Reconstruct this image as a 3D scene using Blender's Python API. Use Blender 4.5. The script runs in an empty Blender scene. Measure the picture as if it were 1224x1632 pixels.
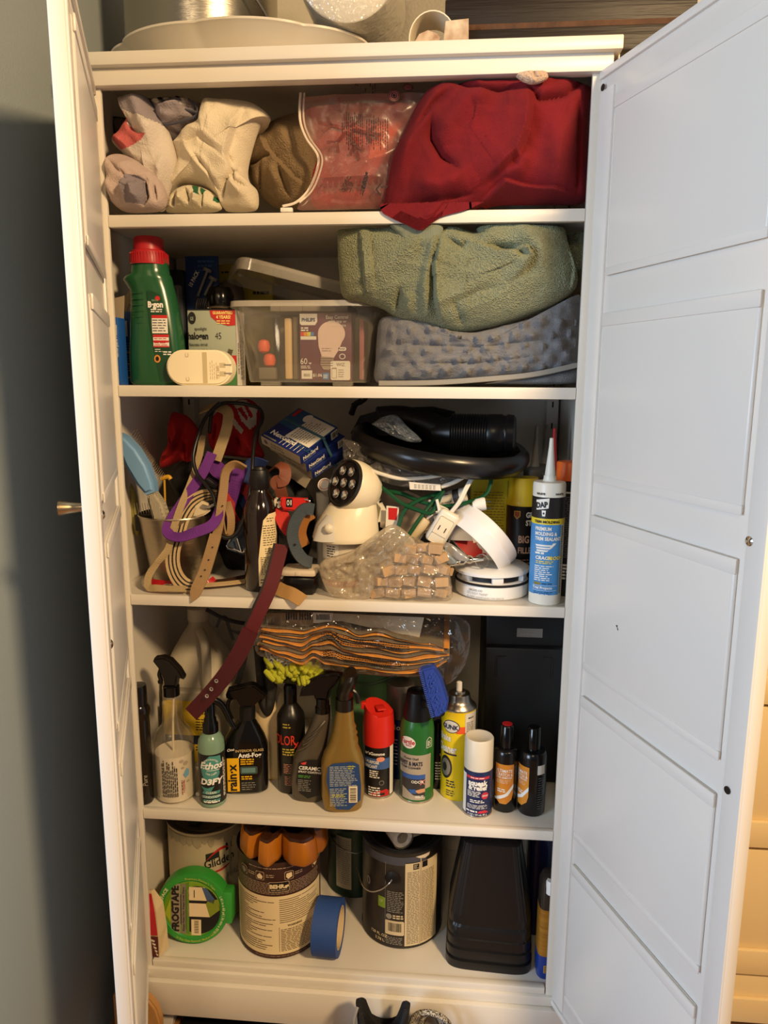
import bpy, bmesh, math, random
from mathutils import Vector, Matrix, noise
random.seed(7)
PI = math.pi
SC = bpy.context.scene
COL = SC.collection

# ---------------------------------------------------------------- camera
F = 1150.0
CAM = Vector((0.5515, -1.1960, 1.2842))
YAW, PIT, ROL = -0.0823, 0.1769, 0.0052
_f = Vector((math.sin(YAW), math.cos(YAW), 0)); _r = Vector((math.cos(YAW), -math.sin(YAW), 0)); _u = Vector((0, 0, 1))
FW = _f * math.cos(PIT) - _u * math.sin(PIT); _u2 = _u * math.cos(PIT) + _f * math.sin(PIT)
RT = _r * math.cos(ROL) + _u2 * math.sin(ROL); UP = _u2 * math.cos(ROL) - _r * math.sin(ROL)
cd = bpy.data.cameras.new('camera'); cam = bpy.data.objects.new('camera', cd); COL.objects.link(cam)
cd.sensor_fit = 'VERTICAL'; cd.sensor_height = 32.0; cd.lens = F / 1632 * 32.0; cd.clip_start = 0.02
cam.matrix_world = Matrix((( RT.x, UP.x, -FW.x, CAM.x), (RT.y, UP.y, -FW.y, CAM.y), (RT.z, UP.z, -FW.z, CAM.z), (0, 0, 0, 1)))
SC.camera = cam

# ---------------------------------------------------------------- light
SC.view_settings.view_transform = 'Standard'; SC.view_settings.look = 'None'
SC.view_settings.exposure = 0.0; SC.view_settings.gamma = 1.0; SC.view_settings.use_curve_mapping = False
w = bpy.data.worlds.new('room_light'); SC.world = w; w.use_nodes = True
bg = w.node_tree.nodes['Background']; bg.inputs[0].default_value = (0.86, 0.87, 0.92, 1); bg.inputs[1].default_value = 0.10
def area(name, loc, target, size, power, colr, sizey=None):
    l = bpy.data.lights.new(name, 'AREA'); l.energy = power; l.color = colr
    l.shape = 'DISK' if sizey is None else 'RECTANGLE'; l.size = size
    if sizey: l.size_y = sizey
    o = bpy.data.objects.new(name, l); COL.objects.link(o); o.location = loc
    o.rotation_euler = (Vector(target) - Vector(loc)).to_track_quat('-Z', 'Y').to_euler()
    return o
area('ceiling_lamp_light', (1.78, -1.80, 2.42), (0.45, 0.1, 0.8), 0.30, 76, (1.0, 0.69, 0.36))
area('window_daylight', (-1.75, -2.3, 1.35), (0.75, 0, 0.95), 1.0, 80, (0.62, 0.80, 1.0), 1.3)
area('second_ceiling_lamp_light', (0.25, -2.9, 2.42), (0.45, 0.1, 0.9), 0.5, 12, (1.0, 0.74, 0.44))

# ---------------------------------------------------------------- helpers
def P(px, py, y=0.0):                      # the point at depth y seen at a photograph position (planning aid)
    d = FW + RT * ((px - 612) / F) - UP * ((py - 816) / F)
    return CAM + d * ((y - CAM.y) / d.y)
def lin(c):
    c = c / 255.0
    return c / 12.92 if c <= 0.04045 else ((c + 0.055) / 1.055) ** 2.4
MATS = {}
def mat(name, rgb, rough=0.5, metal=0.0, bump=None, var=None, trans=0.0, alpha=1.0, sheen=0.0, coat=0.0, ior=1.45, spec=0.5, sss=0.0):
    """bump=(kind, scale, strength[, stretch]) ; var=(scale, rgb2, amount)"""
    if name in MATS: return MATS[name]
    m = bpy.data.materials.new(name); m.use_nodes = True; nt = m.node_tree; b = nt.nodes['Principled BSDF']
    c = [lin(v) for v in rgb] + [1]
    b.inputs['Base Color'].default_value = c; b.inputs['Roughness'].default_value = rough; b.inputs['Metallic'].default_value = metal
    b.inputs['IOR'].default_value = ior; b.inputs['Specular IOR Level'].default_value = spec
    if trans: b.inputs['Transmission Weight'].default_value = trans
    if alpha < 1: b.inputs['Alpha'].default_value = alpha
    if sheen: b.inputs['Sheen Weight'].default_value = sheen; b.inputs['Sheen Roughness'].default_value = 0.4; b.inputs['Sheen Tint'].default_value = c
    if coat: b.inputs['Coat Weight'].default_value = coat; b.inputs['Coat Roughness'].default_value = 0.1
    if sss: b.inputs['Subsurface Weight'].default_value = sss; b.inputs['Subsurface Radius'].default_value = (.02, .02, .02); b.inputs['Subsurface Scale'].default_value = 0.3
    tc = None
    def coords(stretch=(1, 1, 1)):
        t = nt.nodes.new('ShaderNodeTexCoord'); mp = nt.nodes.new('ShaderNodeMapping')
        mp.inputs['Scale'].default_value = stretch; nt.links.new(t.outputs['Object'], mp.inputs['Vector']); return mp.outputs[0]
    if var:
        n = nt.nodes.new('ShaderNodeTexNoise'); n.inputs['Scale'].default_value = var[0]; n.inputs['Detail'].default_value = 4
        nt.links.new(coords(var[3] if len(var) > 3 else (1, 1, 1)), n.inputs['Vector'])
        r = nt.nodes.new('ShaderNodeValToRGB'); r.color_ramp.elements[0].position = 0.5 - var[2] / 2; r.color_ramp.elements[1].position = 0.5 + var[2] / 2
        r.color_ramp.elements[0].color = c; r.color_ramp.elements[1].color = [lin(v) for v in var[1]] + [1]
        nt.links.new(n.outputs[0], r.inputs[0]); nt.links.new(r.outputs[0], b.inputs['Base Color'])
    if bump:
        st = bump[3] if len(bump) > 3 else (1, 1, 1)
        if bump[0] == 'noise':
            n = nt.nodes.new('ShaderNodeTexNoise'); n.inputs['Detail'].default_value = 3
        elif bump[0] == 'voronoi': n = nt.nodes.new('ShaderNodeTexVoronoi')
        else:
            n = nt.nodes.new('ShaderNodeTexWave'); n.inputs['Distortion'].default_value = 1.5
        n.inputs['Scale'].default_value = bump[1]; nt.links.new(coords(st), n.inputs['Vector'])
        bp = nt.nodes.new('ShaderNodeBump'); bp.inputs['Strength'].default_value = bump[2]; bp.inputs['Distance'].default_value = 0.004
        nt.links.new(n.outputs[0], bp.inputs['Height']); nt.links.new(bp.outputs[0], b.inputs['Normal'])
    MATS[name] = m
    return m
def film(name, rgb, cover=0.25, rough=0.15, bump=(90, .4), gloss=(.05, .45)):
    """clear or milky thin plastic: see-through mixed with a glossy, lightly diffuse skin"""
    if name in MATS: return MATS[name]
    m = bpy.data.materials.new(name); m.use_nodes = True; nt = m.node_tree; b = nt.nodes['Principled BSDF']; out = nt.nodes['Material Output']
    b.inputs['Base Color'].default_value = [lin(v) for v in rgb] + [1]; b.inputs['Roughness'].default_value = rough
    t = nt.nodes.new('ShaderNodeBsdfTransparent'); mx = nt.nodes.new('ShaderNodeMixShader'); lw = nt.nodes.new('ShaderNodeLayerWeight')
    lw.inputs['Blend'].default_value = 0.25
    mr = nt.nodes.new('ShaderNodeMapRange'); mr.inputs['To Min'].default_value = cover; mr.inputs['To Max'].default_value = min(1, cover + 0.35)
    nt.links.new(lw.outputs['Facing'], mr.inputs['Value']); nt.links.new(mr.outputs[0], mx.inputs[0])
    nt.links.new(t.outputs[0], mx.inputs[1]); nt.links.new(b.outputs[0], mx.inputs[2])
    g = nt.nodes.new('ShaderNodeBsdfGlossy'); g.inputs['Roughness'].default_value = rough; m2 = nt.nodes.new('ShaderNodeMixShader')
    mr2 = nt.nodes.new('ShaderNodeMapRange'); mr2.inputs['To Min'].default_value = gloss[0]; mr2.inputs['To Max'].default_value = gloss[1]
    nt.links.new(lw.outputs['Facing'], mr2.inputs['Value']); nt.links.new(mr2.outputs[0], m2.inputs[0])
    nt.links.new(mx.outputs[0], m2.inputs[1]); nt.links.new(g.outputs[0], m2.inputs[2]); nt.links.new(m2.outputs[0], out.inputs['Surface'])
    if bump:
        n = nt.nodes.new('ShaderNodeTexNoise'); n.inputs['Scale'].default_value = bump[0]; n.inputs['Detail'].default_value = 2
        bp = nt.nodes.new('ShaderNodeBump'); bp.inputs['Strength'].default_value = bump[1]; bp.inputs['Distance'].default_value = 0.006
        tcn = nt.nodes.new('ShaderNodeTexCoord'); nt.links.new(tcn.outputs['Object'], n.inputs['Vector'])
        nt.links.new(n.outputs[0], bp.inputs['Height']); nt.links.new(bp.outputs[0], b.inputs['Normal']); nt.links.new(bp.outputs[0], g.inputs['Normal'])
    MATS[name] = m
    return m

def smooth_path(pts, n=8):
    pts = [Vector(p) for p in pts]
    if len(pts) < 3: return pts
    out = []
    for i in range(len(pts) - 1):
        p0 = pts[max(i - 1, 0)]; p1 = pts[i]; p2 = pts[i + 1]; p3 = pts[min(i + 2, len(pts) - 1)]
        for k in range(n):
            t = k / n
            out.append(0.5 * ((2 * p1) + (p2 - p0) * t + (2 * p0 - 5 * p1 + 4 * p2 - p3) * t * t + (3 * p1 - p0 - 3 * p2 + p3) * t ** 3))
    out.append(pts[-1])
    return out

class MB:
    """collects shapes into ONE mesh"""
    def __init__(s): s.v = []; s.f = []; s.mi = []; s.sm = []
    def add(s, vs, fs, mi=0, smooth=False, M=None):
        o = len(s.v)
        s.v += [M @ Vector(p) if M else Vector(p) for p in vs]
        for f in fs: s.f.append([i + o for i in f]); s.mi.append(mi); s.sm.append(smooth)
        return s
    def box(s, x0, x1, y0, y1, z0, z1, bev=0, mi=0, M=None, seg=2):
        if bev <= 0:
            vs = [(x, y, z) for z in (z0, z1) for y in (y0, y1) for x in (x0, x1)]
            return s.add(vs, [(0, 2, 3, 1), (4, 5, 7, 6), (0, 1, 5, 4), (2, 6, 7, 3), (0, 4, 6, 2), (1, 3, 7, 5)], mi, False, M)
        bm = bmesh.new(); bmesh.ops.create_cube(bm, size=1)
        for v in bm.verts: v.co = ((x0 + x1) / 2 + v.co.x * (x1 - x0), (y0 + y1) / 2 + v.co.y * (y1 - y0), (z0 + z1) / 2 + v.co.z * (z1 - z0))
        bmesh.ops.bevel(bm, geom=bm.edges[:], offset=bev, segments=seg, affect='EDGES', profile=0.5)
        return s.bm(bm, mi, True, M)
    def bm(s, bm, mi=0, smooth=True, M=None):
        bm.verts.index_update()
        s.add([v.co.copy() for v in bm.verts], [[v.index for v in f.verts] for f in bm.faces], mi, smooth, M); bm.free(); return s
    def extr(s, poly, y0, y1, bev=0.0, mi=0, M=None, seg=2):
        """polygon in x,z extruded from y0 to y1"""
        bm = bmesh.new(); a = [bm.verts.new((p[0], y0, p[1])) for p in poly]; b = [bm.verts.new((p[0], y1, p[1])) for p in poly]
        n = len(poly)
        bm.faces.new(a); bm.faces.new(list(reversed(b)))
        for i in range(n): bm.faces.new((a[i], b[i], b[(i + 1) % n], a[(i + 1) % n]))
        bmesh.ops.recalc_face_normals(bm, faces=bm.faces[:])
        if bev: bmesh.ops.bevel(bm, geom=[e for e in bm.edges if not (abs(e.verts[0].co.y - e.verts[1].co.y) > 1e-6)], offset=bev, segments=seg, affect='EDGES', clamp_overlap=True)
        return s.bm(bm, mi, bool(bev), M)
    def lathe(s, prof, seg=32, mi=0, M=None, smooth=True, sx=1, sy=1, a0=0, a1=2 * PI):
        full = abs(a1 - a0 - 2 * PI) < 1e-6; n = seg if full else seg + 1
        vs = []
        for r, z in prof:
            for k in range(n):
                a = a0 + (a1 - a0) * k / seg; vs.append((r * math.cos(a) * sx, r * math.sin(a) * sy, z))
        fs = []
        for i in range(len(prof) - 1):
            for k in range(seg):
                a = i * n + k; b = i * n + (k + 1) % n
                fs.append((a, b, b + n, a + n))
        return s.add(vs, fs, mi, smooth, M)
    def loft(s, secs, mi=0, smooth=True, cap=True, M=None, closed=True):
        n = len(secs[0]); vs = [p for q in secs for p in q]; fs = []
        for i in range(len(secs) - 1):
            for k in range(n if closed else n - 1):
                a = i * n + k; b = i * n + (k + 1) % n; fs.append((a, b, b + n, a + n))
        if cap: fs.append(list(reversed(range(n)))); fs.append([(len(secs) - 1) * n + k for k in range(n)])
        return s.add(vs, fs, mi, smooth, M)
    def vessel(s, secs, mi=0, seg=36, M=None, cap=True):
        """secs: (z, half width, half depth[, cx, cy, exponent])"""
        out = []
        for q in secs:
            z, hw, hd = q[:3]; cx = q[3] if len(q) > 3 else 0; cy = q[4] if len(q) > 4 else 0; e = q[5] if len(q) > 5 else 2.0
            ring = []
            for k in range(seg):
                a = 2 * PI * k / seg; c, d = math.cos(a), math.sin(a)
                ring.append((cx + hw * math.copysign(abs(c) ** (2 / e), c), cy + hd * math.copysign(abs(d) ** (2 / e), d), z))
            out.append(ring)
        return s.loft(out, mi, True, cap, M)
    def tube(s, pts, r, seg=8, mi=0, n=8, cap=True, M=None, flat=1.0):
        pp = smooth_path(pts, n) if n else [Vector(p) for p in pts]
        secs = []; up = Vector((0, -1, 0.3)).normalized(); prev = None
        for i, p in enumerate(pp):
            t = (pp[min(i + 1, len(pp) - 1)] - pp[max(i - 1, 0)])
            if t.length < 1e-9: t = Vector((0, 0, 1))
            t.normalize()
            if prev is None:
                a = t.cross(up)
                if a.length < 1e-3: a = t.cross(Vector((1, 0, 0)))
            else: a = prev - t * prev.dot(t)
            a.normalize(); prev = a; b = t.cross(a)
            rr = r(i / (len(pp) - 1)) if callable(r) else r
            secs.append([p + (a * math.cos(2 * PI * k / seg) + b * math.sin(2 * PI * k / seg) * flat) * rr for k in range(seg)])
        return s.loft(secs, mi, True, cap, M)
    def ribbon(s, pts, wd, th=0.0025, mi=0, n=8, twist=None, edge=None, stripes=None, face=None):
        """strap through pts; its flat side looks along `face` (towards the room), turned by twist (degrees per point)"""
        pp = smooth_path(pts, n); N = len(pp); m = len(pts); face = face or Vector((0.05, -1, 0.25)); face = Vector(face).normalized()
        for i0 in range(1):
            rings = []
            for i, p in enumerate(pp):
                t = pp[min(i + 1, N - 1)] - pp[max(i - 1, 0)]; t.normalize()
                a = t.cross(face)
                if a.length < 0.05: a = t.cross(Vector((0.3, 0, 1)))
                a.normalize(); nn = a.cross(t)
                if twist:
                    q = i / max(N - 1, 1) * (m - 1); k = min(int(q), m - 2); tw = math.radians(twist[k] * (1 - (q - k)) + twist[k + 1] * (q - k))
                    a, nn = a * math.cos(tw) + nn * math.sin(tw), nn * math.cos(tw) - a * math.sin(tw)
                rings.append((p, a, nn))
            bands = stripes or [(-1, 1, mi)]
            for b0, b1, mm in bands:
                secs = [[p + a * (b0 * wd / 2) + nn * th / 2, p + a * (b1 * wd / 2) + nn * th / 2, p + a * (b1 * wd / 2) - nn * th / 2, p + a * (b0 * wd / 2) - nn * th / 2] for p, a, nn in rings]
                s.loft(secs, mm, False, True)
        s.last = rings
        return s
    def disc(s, c, ax, r, th, seg=20, mi=0):
        ax = Vector(ax).normalized(); q = ax.to_track_quat('Z', 'Y').to_matrix().to_4x4(); M = Matrix.Translation(Vector(c)) @ q
        return s.lathe([(0, 0), (r, 0), (r, th), (0, th)], seg, mi, M, False)
    def build(s, name, mats, parent=None, world=False, loc=None, smooth_angle=None):
        me = bpy.data.meshes.new(name); off = Vector((0, 0, 0))
        if world and parent is not None: off = parent['_w'] if False else Vector(WLOC[parent.name])
        if loc is not None: off = Vector(loc)
        me.from_pydata([tuple(p - off) for p in s.v], [], s.f)
        if not isinstance(mats, (list, tuple)): mats = [mats]
        for m in mats: me.materials.append(m)
        me.polygons.foreach_set('material_index', [min(i, len(mats) - 1) for i in s.mi]); me.polygons.foreach_set('use_smooth', s.sm)
        me.update(); me.validate()
        o = bpy.data.objects.new(name, me); COL.objects.link(o)
        if parent is not None:
            o.parent = parent; WLOC[o.name] = WLOC[parent.name] if world else Vector(WLOC[parent.name])
        if loc is not None: o.location = loc
        if any(s.sm):
            try: me.set_sharp_from_angle(angle=math.radians(smooth_angle or 42))
            except Exception: pass
        return o
    def solo(s, name, mats, label, cat, group=None):
        """a top-level thing that is one mesh; its origin goes to its base"""
        xs = [p.x for p in s.v]; ys = [p.y for p in s.v]; zs = [p.z for p in s.v]
        loc = Vector(((min(xs) + max(xs)) / 2, (min(ys) + max(ys)) / 2, min(zs)))
        o = s.build(name, mats, loc=loc); WLOC[o.name] = loc; tag(o, label, cat, group); return o
WLOC = {}
def tag(o, label=None, cat=None, group=None, kind=None):
    if label: o['label'] = label
    if cat: o['category'] = cat
    if group: o['group'] = group
    if kind: o['kind'] = kind
    return o
def thing(name, label, cat, loc=(0, 0, 0), rz=0, group=None, rx=0, ry=0):
    o = bpy.data.objects.new(name, None); o.empty_display_size = 0.02; COL.objects.link(o)
    o.location = loc; o.rotation_euler = (math.radians(rx), math.radians(ry), math.radians(rz)); WLOC[o.name] = Vector(loc)
    return tag(o, label, cat, group)

# lettering: the built-in font turned into flat polygons, then laid on a surface
_TXT = {}
def glyphs(s, bold=0.0, res=2):
    k = (s, bold, res)
    if k not in _TXT:
        cu = bpy.data.curves.new('t', 'FONT'); cu.body = s; cu.size = 1.0; cu.resolution_u = res; cu.offset = bold; cu.align_x = 'LEFT'
        o = bpy.data.objects.new('t', cu); COL.objects.link(o); bpy.context.view_layer.update()
        dg = bpy.context.evaluated_depsgraph_get(); me = bpy.data.meshes.new_from_object(o.evaluated_get(dg))
        vs = [(v.co.x, v.co.y) for v in me.vertices]; fs = [list(p.vertices) for p in me.polygons]
        bpy.data.objects.remove(o); bpy.data.curves.remove(cu); bpy.data.meshes.remove(me)
        xs = [v[0] for v in vs] or [0, 1]; x0 = min(xs)
        _TXT[k] = ([(x - x0, y) for x, y in vs], fs, max(xs) - x0)
    return _TXT[k]
class Print(MB):
    """flat print laid on a surface S(u, v, lift) -> point"""
    def __init__(s, S, step=0.004): super().__init__(); s.S = S; s.step = step
    def rect(s, u0, u1, v0, v1, mi, o=1):
        n = max(1, int(abs(u1 - u0) / s.step)); m = max(1, int(abs(v1 - v0) / (s.step * 2)))
        vs = [s.S(u0 + (u1 - u0) * i / n, v0 + (v1 - v0) * j / m, o * 0.00035) for j in range(m + 1) for i in range(n + 1)]
        fs = [(j * (n + 1) + i, j * (n + 1) + i + 1, (j + 1) * (n + 1) + i + 1, (j + 1) * (n + 1) + i) for j in range(m) for i in range(n)]
        return s.add(vs, fs, mi, True)
    def poly(s, pts, mi, o=1): return s.add([s.S(u, v, o * 0.00035) for u, v in pts], [list(range(len(pts)))], mi)
    def fan(s, pts, mi, o=1):
        """star-shaped outline filled from its middle, follows curved surfaces"""
        q = []
        for a, b in zip(pts, pts[1:] + pts[:1]):
            k = max(1, int(math.hypot(b[0] - a[0], b[1] - a[1]) / s.step)); q += [(a[0] + (b[0] - a[0]) * i / k, a[1] + (b[1] - a[1]) * i / k) for i in range(k)]
        pts = q; n = len(pts); cu = sum(p[0] for p in pts) / n; cv = sum(p[1] for p in pts) / n
        vs = []; R = max(2, int(max(math.hypot(p[0] - cu, p[1] - cv) for p in pts) / s.step) + 1)
        for k in range(R + 1): vs += [s.S(cu + (u - cu) * max(k / R, .001), cv + (v - cv) * max(k / R, .001), o * 0.00035) for u, v in pts]
        fs = [(j * n + i, j * n + (i + 1) % n, (j + 1) * n + (i + 1) % n, (j + 1) * n + i) for j in range(R) for i in range(n)]
        return s.add(vs, fs, mi, True)
    def oval(s, u, v, ru, rv, mi, o=1, n=20): return s.fan([(u + ru * math.cos(2 * PI * k / n), v + rv * math.sin(2 * PI * k / n)) for k in range(n)], mi, o)
    def rrect(s, u0, u1, v0, v1, r, mi, o=1):
        pts = []
        for cx, cy, a in ((u1 - r, v1 - r, 0), (u0 + r, v1 - r, 90), (u0 + r, v0 + r, 180), (u1 - r, v0 + r, 270)):
            for k in range(5): t = math.radians(a + 22.5 * k); pts.append((cx + r * math.cos(t), cy + r * math.sin(t)))
        return s.fan(pts, mi, o)
    def txt(s, t, u, v, size, mi, al='c', rot=0, bold=0.01, sx=1.0, o=3, res=2, arc=None, slant=0):
        vs, fs, w = glyphs(t, bold, res); w *= size * sx
        du = {'c': -w / 2, 'l': 0, 'r': -w}[al]; ca, sa = math.cos(math.radians(rot)), math.sin(math.radians(rot)); out = []
        for x, y in vs:
            x, y = x * size * sx + du + slant * y * size, y * size
            if arc:                           # text along a circle of radius arc about (u, v), middle at angle rot
                a = math.radians(rot) - (x / arc if arc > 0 else x / arc); rr = abs(arc) + (y if arc > 0 else -y)
                out.append(s.S(u + rr * math.cos(a), v + rr * math.sin(a), o * 0.00035))
            else: out.append(s.S(u + x * ca - y * sa, v + x * sa + y * ca, o * 0.00035))
        return s.add(out, fs, mi)
    def bars(s, u0, u1, v0, v1, n, mi, o=2, fill=0.5, rag=0.25, word=(0.004, 0.011), vert=False):
        """lines of print too small to read"""
        for i in range(n):
            if vert: a0, a1, c = v0, v1, u0 + (u1 - u0) * (i + .5) / n; h = abs(u1 - u0) / n * fill / 2
            else: a0, a1, c = u0, u1, v1 - (v1 - v0) * (i + .5) / n; h = (v1 - v0) / n * fill / 2
            end = a1 - (a1 - a0) * rag * random.random(); q = a0
            while q < end - 0.001:
                e = min(q + random.uniform(*word), end)
                if vert: s.rect(c - h, c + h, q, e, mi, o)
                else: s.rect(q, e, c - h, c + h, mi, o)
                q = e + 0.0016
        return s
    def barcode(s, u0, u1, v0, v1, mi_w, mi_k, o=2):
        s.rect(u0, u1, v0, v1, mi_w, o); q = u0 + (u1 - u0) * .08
        while q < u1 - (u1 - u0) * .08:
            b = random.choice((.0007, .0011, .0016)); s.rect(q, q + b, v0 + (v1 - v0) * .2, v1 - (v1 - v0) * .08, mi_k, o + 1); q += b + random.choice((.0008, .0014))
        return s
def cyl(r, a0=-90.0):                      # surface of an upright can: u = arc length, u = 0 looks along a0
    rf = r if callable(r) else (lambda v: r)
    def S(u, v, o):
        R = rf(v); a = math.radians(a0) + u / R; return Vector(((R + o) * math.cos(a), (R + o) * math.sin(a), v))
    return S
def flat(o, ux, vx):                       # a plane through o spanned by ux, vx
    o = Vector(o); ux = Vector(ux).normalized(); vx = Vector(vx).normalized(); n = ux.cross(vx)
    return lambda u, v, k: o + ux * u + vx * v + n * k
def lerp_prof(prof):
    def r(v):
        for (r0, z0), (r1, z1) in zip(prof, prof[1:]):
            if z0 <= v <= z1 and z1 > z0: return r0 + (r1 - r0) * (v - z0) / (z1 - z0)
        return prof[-1][0] if v > prof[-1][1] else prof[0][0]
    return r
def seg_d(p, a, b):
    ab = (b[0] - a[0], b[1] - a[1]); L = ab[0] ** 2 + ab[1] ** 2 or 1e-9
    t = max(0, min(1, ((p[0] - a[0]) * ab[0] + (p[1] - a[1]) * ab[1]) / L)); dx = p[0] - a[0] - ab[0] * t; dy = p[1] - a[1] - ab[1] * t
    return math.hypot(dx, dy), (ab[0] * dy - ab[1] * dx), t
def cloth(mb, outline, y, T, Tb=None, folds=(), namp=0.004, nsc=22, mi=0, rings=36, seg=150, ctr=None, yf=None, power=2.6, mif=None, seed=0.0, fine=0.0, finesc=120, lim=None, rid=None):
    """a lump of folded cloth: outline (photo positions at depth y), bulging T to the front and Tb to the back;
    folds = (kind, [photo positions], height, width): r ridge, c crease, s overlapping layer (right-hand side lies on top)"""
    o = [P(a, b, y) for a, b in outline]; o = smooth_path(o + [o[0]], 6)[:-1]
    L = [0]
    for i in range(len(o)): L.append(L[-1] + (o[(i + 1) % len(o)] - o[i]).length)
    ring = []; j = 0
    for k in range(seg):
        d = L[-1] * k / seg
        while L[j + 1] < d: j += 1
        t = (d - L[j]) / max(L[j + 1] - L[j], 1e-9); ring.append(o[j].lerp(o[(j + 1) % len(o)], t))
    c = P(*ctr, y) if ctr else sum(ring, Vector()) / seg
    FL = [(k, [(P(a, b, y).x, P(a, b, y).z) for a, b in pl], h * 1.35, w_ * .85) for k, pl, h, w_ in folds]
    Tb = Tb if Tb is not None else T * 0.8
    vs = []; 
    def pt(k, q, front):
        e = ring[k % seg]; p = c + (e - c) * q; prof = max(0.0, 1 - q ** power) ** 0.5
        d = 0.0
        nz = noise.noise(Vector((p.x * nsc + seed, p.z * nsc, seed))) + 0.5 * noise.noise(Vector((p.x * nsc * 2.3, p.z * nsc * 2.3, seed + 5)))
        d += namp * nz
        if rid:                                # sharp-crested wrinkles, bent by a slower noise
            amp, sc, ang, st = rid; ca, sa = math.cos(math.radians(ang)), math.sin(math.radians(ang)); wx = .018 * noise.noise(Vector((p.x * 9, p.z * 9, seed + 2))); wz = .018 * noise.noise(Vector((p.x * 9, p.z * 9, seed + 8)))
            u_ = (p.x + wx) * ca + (p.z + wz) * sa; v_ = -(p.x + wx) * sa + (p.z + wz) * ca
            n1 = noise.noise(Vector((u_ * sc * st, v_ * sc, seed + 1))); n2 = noise.noise(Vector((u_ * sc * 2.1 * st + 5, v_ * sc * 2.1, seed + 4)))
            d += amp * ((1 - min(1, abs(n1) * 2.2)) ** 1.6 - .35) + amp * .45 * ((1 - min(1, abs(n2) * 2.2)) ** 1.6 - .35)
        if fine: d += fine * noise.noise(Vector((p.x * finesc, p.z * finesc, 3.1)))
        for kind, pl, h0, w_ in FL:
            best = None; nsg = len(pl) - 1
            for i in range(nsg):
                r = seg_d((p.x, p.z), pl[i], pl[i + 1])
                if best is None or r[0] < best[0]: best = (r[0], r[1], (i + r[2]) / nsg)
            dd, sg, tt = best
            if dd > 6 * w_: continue
            h = h0 * min(1, 3.2 * min(tt, 1 - tt) + .08)
            g = math.exp(-(dd / w_) ** 2)
            if kind == 'r': d += h * g
            elif kind == 'c': d -= h * math.exp(-(dd / (w_ * .6)) ** 1.2)
            else:                              # layer edge: steep on one side, slow fall on the other
                sd = max(-1, min(1, (dd if sg >= 0 else -dd) / (w_ * .45))); s_ = .5 + .5 * sd; s_ = s_ * s_ * (3 - 2 * s_)
                d += h * ((1 - s_) * math.exp(-dd / (w_ * 2.4)) - s_ * .35 * math.exp(-dd / (w_ * .8)))
        yy = (-(T * prof) - d * min(1, prof * 1.6)) if front else Tb * prof
        r = Vector((p.x, p.y + yy, p.z))
        if lim: r.x = min(max(r.x, lim[0]), lim[1]); r.z = min(max(r.z, lim[2]), lim[3]); r.y = min(r.y, .374)
        if lim and (r.x < .004 or r.x > .758): r.y = max(r.y, .010)
        if yf: yf(r)
        return r
    for i in range(rings + 1):
        for k in range(seg): vs.append(pt(k, max(i / rings, 0.002) ** 0.85, True))
    nb = 10
    for i in range(nb):
        for k in range(seg): vs.append(pt(k, max(1 - (i + 1) / nb, 0.002), False))
    fs = []; fm = []
    R = rings + 1 + nb
    for i in range(R - 1):
        for k in range(seg):
            a = i * seg + k; b = i * seg + (k + 1) % seg; fs.append((a, a + seg, b + seg, b))
    off = len(mb.v); mb.add(vs, fs, mi, True)
    if mif:                                    # patches that differ in colour
        n0 = len(mb.f) - len(fs)
        for q, f in enumerate(fs):
            cc = sum((vs[i] for i in f), Vector()) / 4; r = mif(cc)
            if r is not None: mb.mi[n0 + q] = r
    return mb
def inpoly(pl):
    def t(p):
        c = False; n = len(pl)
        for i in range(n):
            x0, z0 = pl[i]; x1, z1 = pl[(i + 1) % n]
            if (z0 > p.z) != (z1 > p.z) and p.x < (x1 - x0) * (p.z - z0) / (z1 - z0) + x0: c = not c
        return c
    return t
def ppoly(pts, y): return inpoly([(P(a, b, y).x, P(a, b, y).z) for a, b in pts])
# ---------------------------------------------------------------- common materials
WHITE = mat('white_painted_steel', (226, 220, 208), 0.35, var=(3, (221, 214, 202), .5))
BLK = mat('black_plastic', (17, 17, 18), 0.42); GBLK = mat('glossy_black_plastic', (12, 11, 11), 0.16)
WPL = mat('white_plastic', (232, 230, 224), 0.38); STEEL = mat('steel', (196, 190, 180), 0.25, 1.0); CHROME = mat('chrome', (215, 212, 205), 0.12, 1.0)
INK = mat('black_ink', (22, 20, 20), 0.5); WINK = mat('white_ink', (235, 232, 224), 0.5); RINK = mat('red_ink', (196, 34, 34), 0.45)
GREYINK = mat('grey_ink', (128, 124, 118), 0.5); YINK = mat('yellow_ink', (236, 196, 40), 0.45); BINK = mat('blue_ink', (36, 78, 150), 0.45)
CREAMP = mat('cream_paper', (232, 220, 190), 0.7); PAPER = mat('white_paper', (228, 224, 214), 0.7)
S1, S2, S3, S4, S5, TOP = 1.550, 1.278, 0.911, 0.492, 0.165, 1.784
# ================================================================ room
def struct(mb, name, m): return tag(mb.build(name, m), kind='structure')
WALLM = mat('wall_paint_grey_blue', (150, 160, 165), 0.85, bump=('noise', 260, .12))
struct(MB().box(-.22, -.10, -.46, .55, 0, 2.6), 'wall_left', WALLM)
struct(MB().box(-.22, 2.6, .44, .55, 0, 2.6), 'wall_back', mat('wall_paint_cream', (196, 188, 170), 0.85, bump=('noise', 260, .12)))
FLOORM = mat('wood_floor', (150, 104, 62), 0.5, var=(6, (112, 74, 42), .7, (1, 14, 1)))
struct(MB().box(-2.4, 2.6, -3.2, .55, -.05, 0), 'floor', FLOORM)

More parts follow.
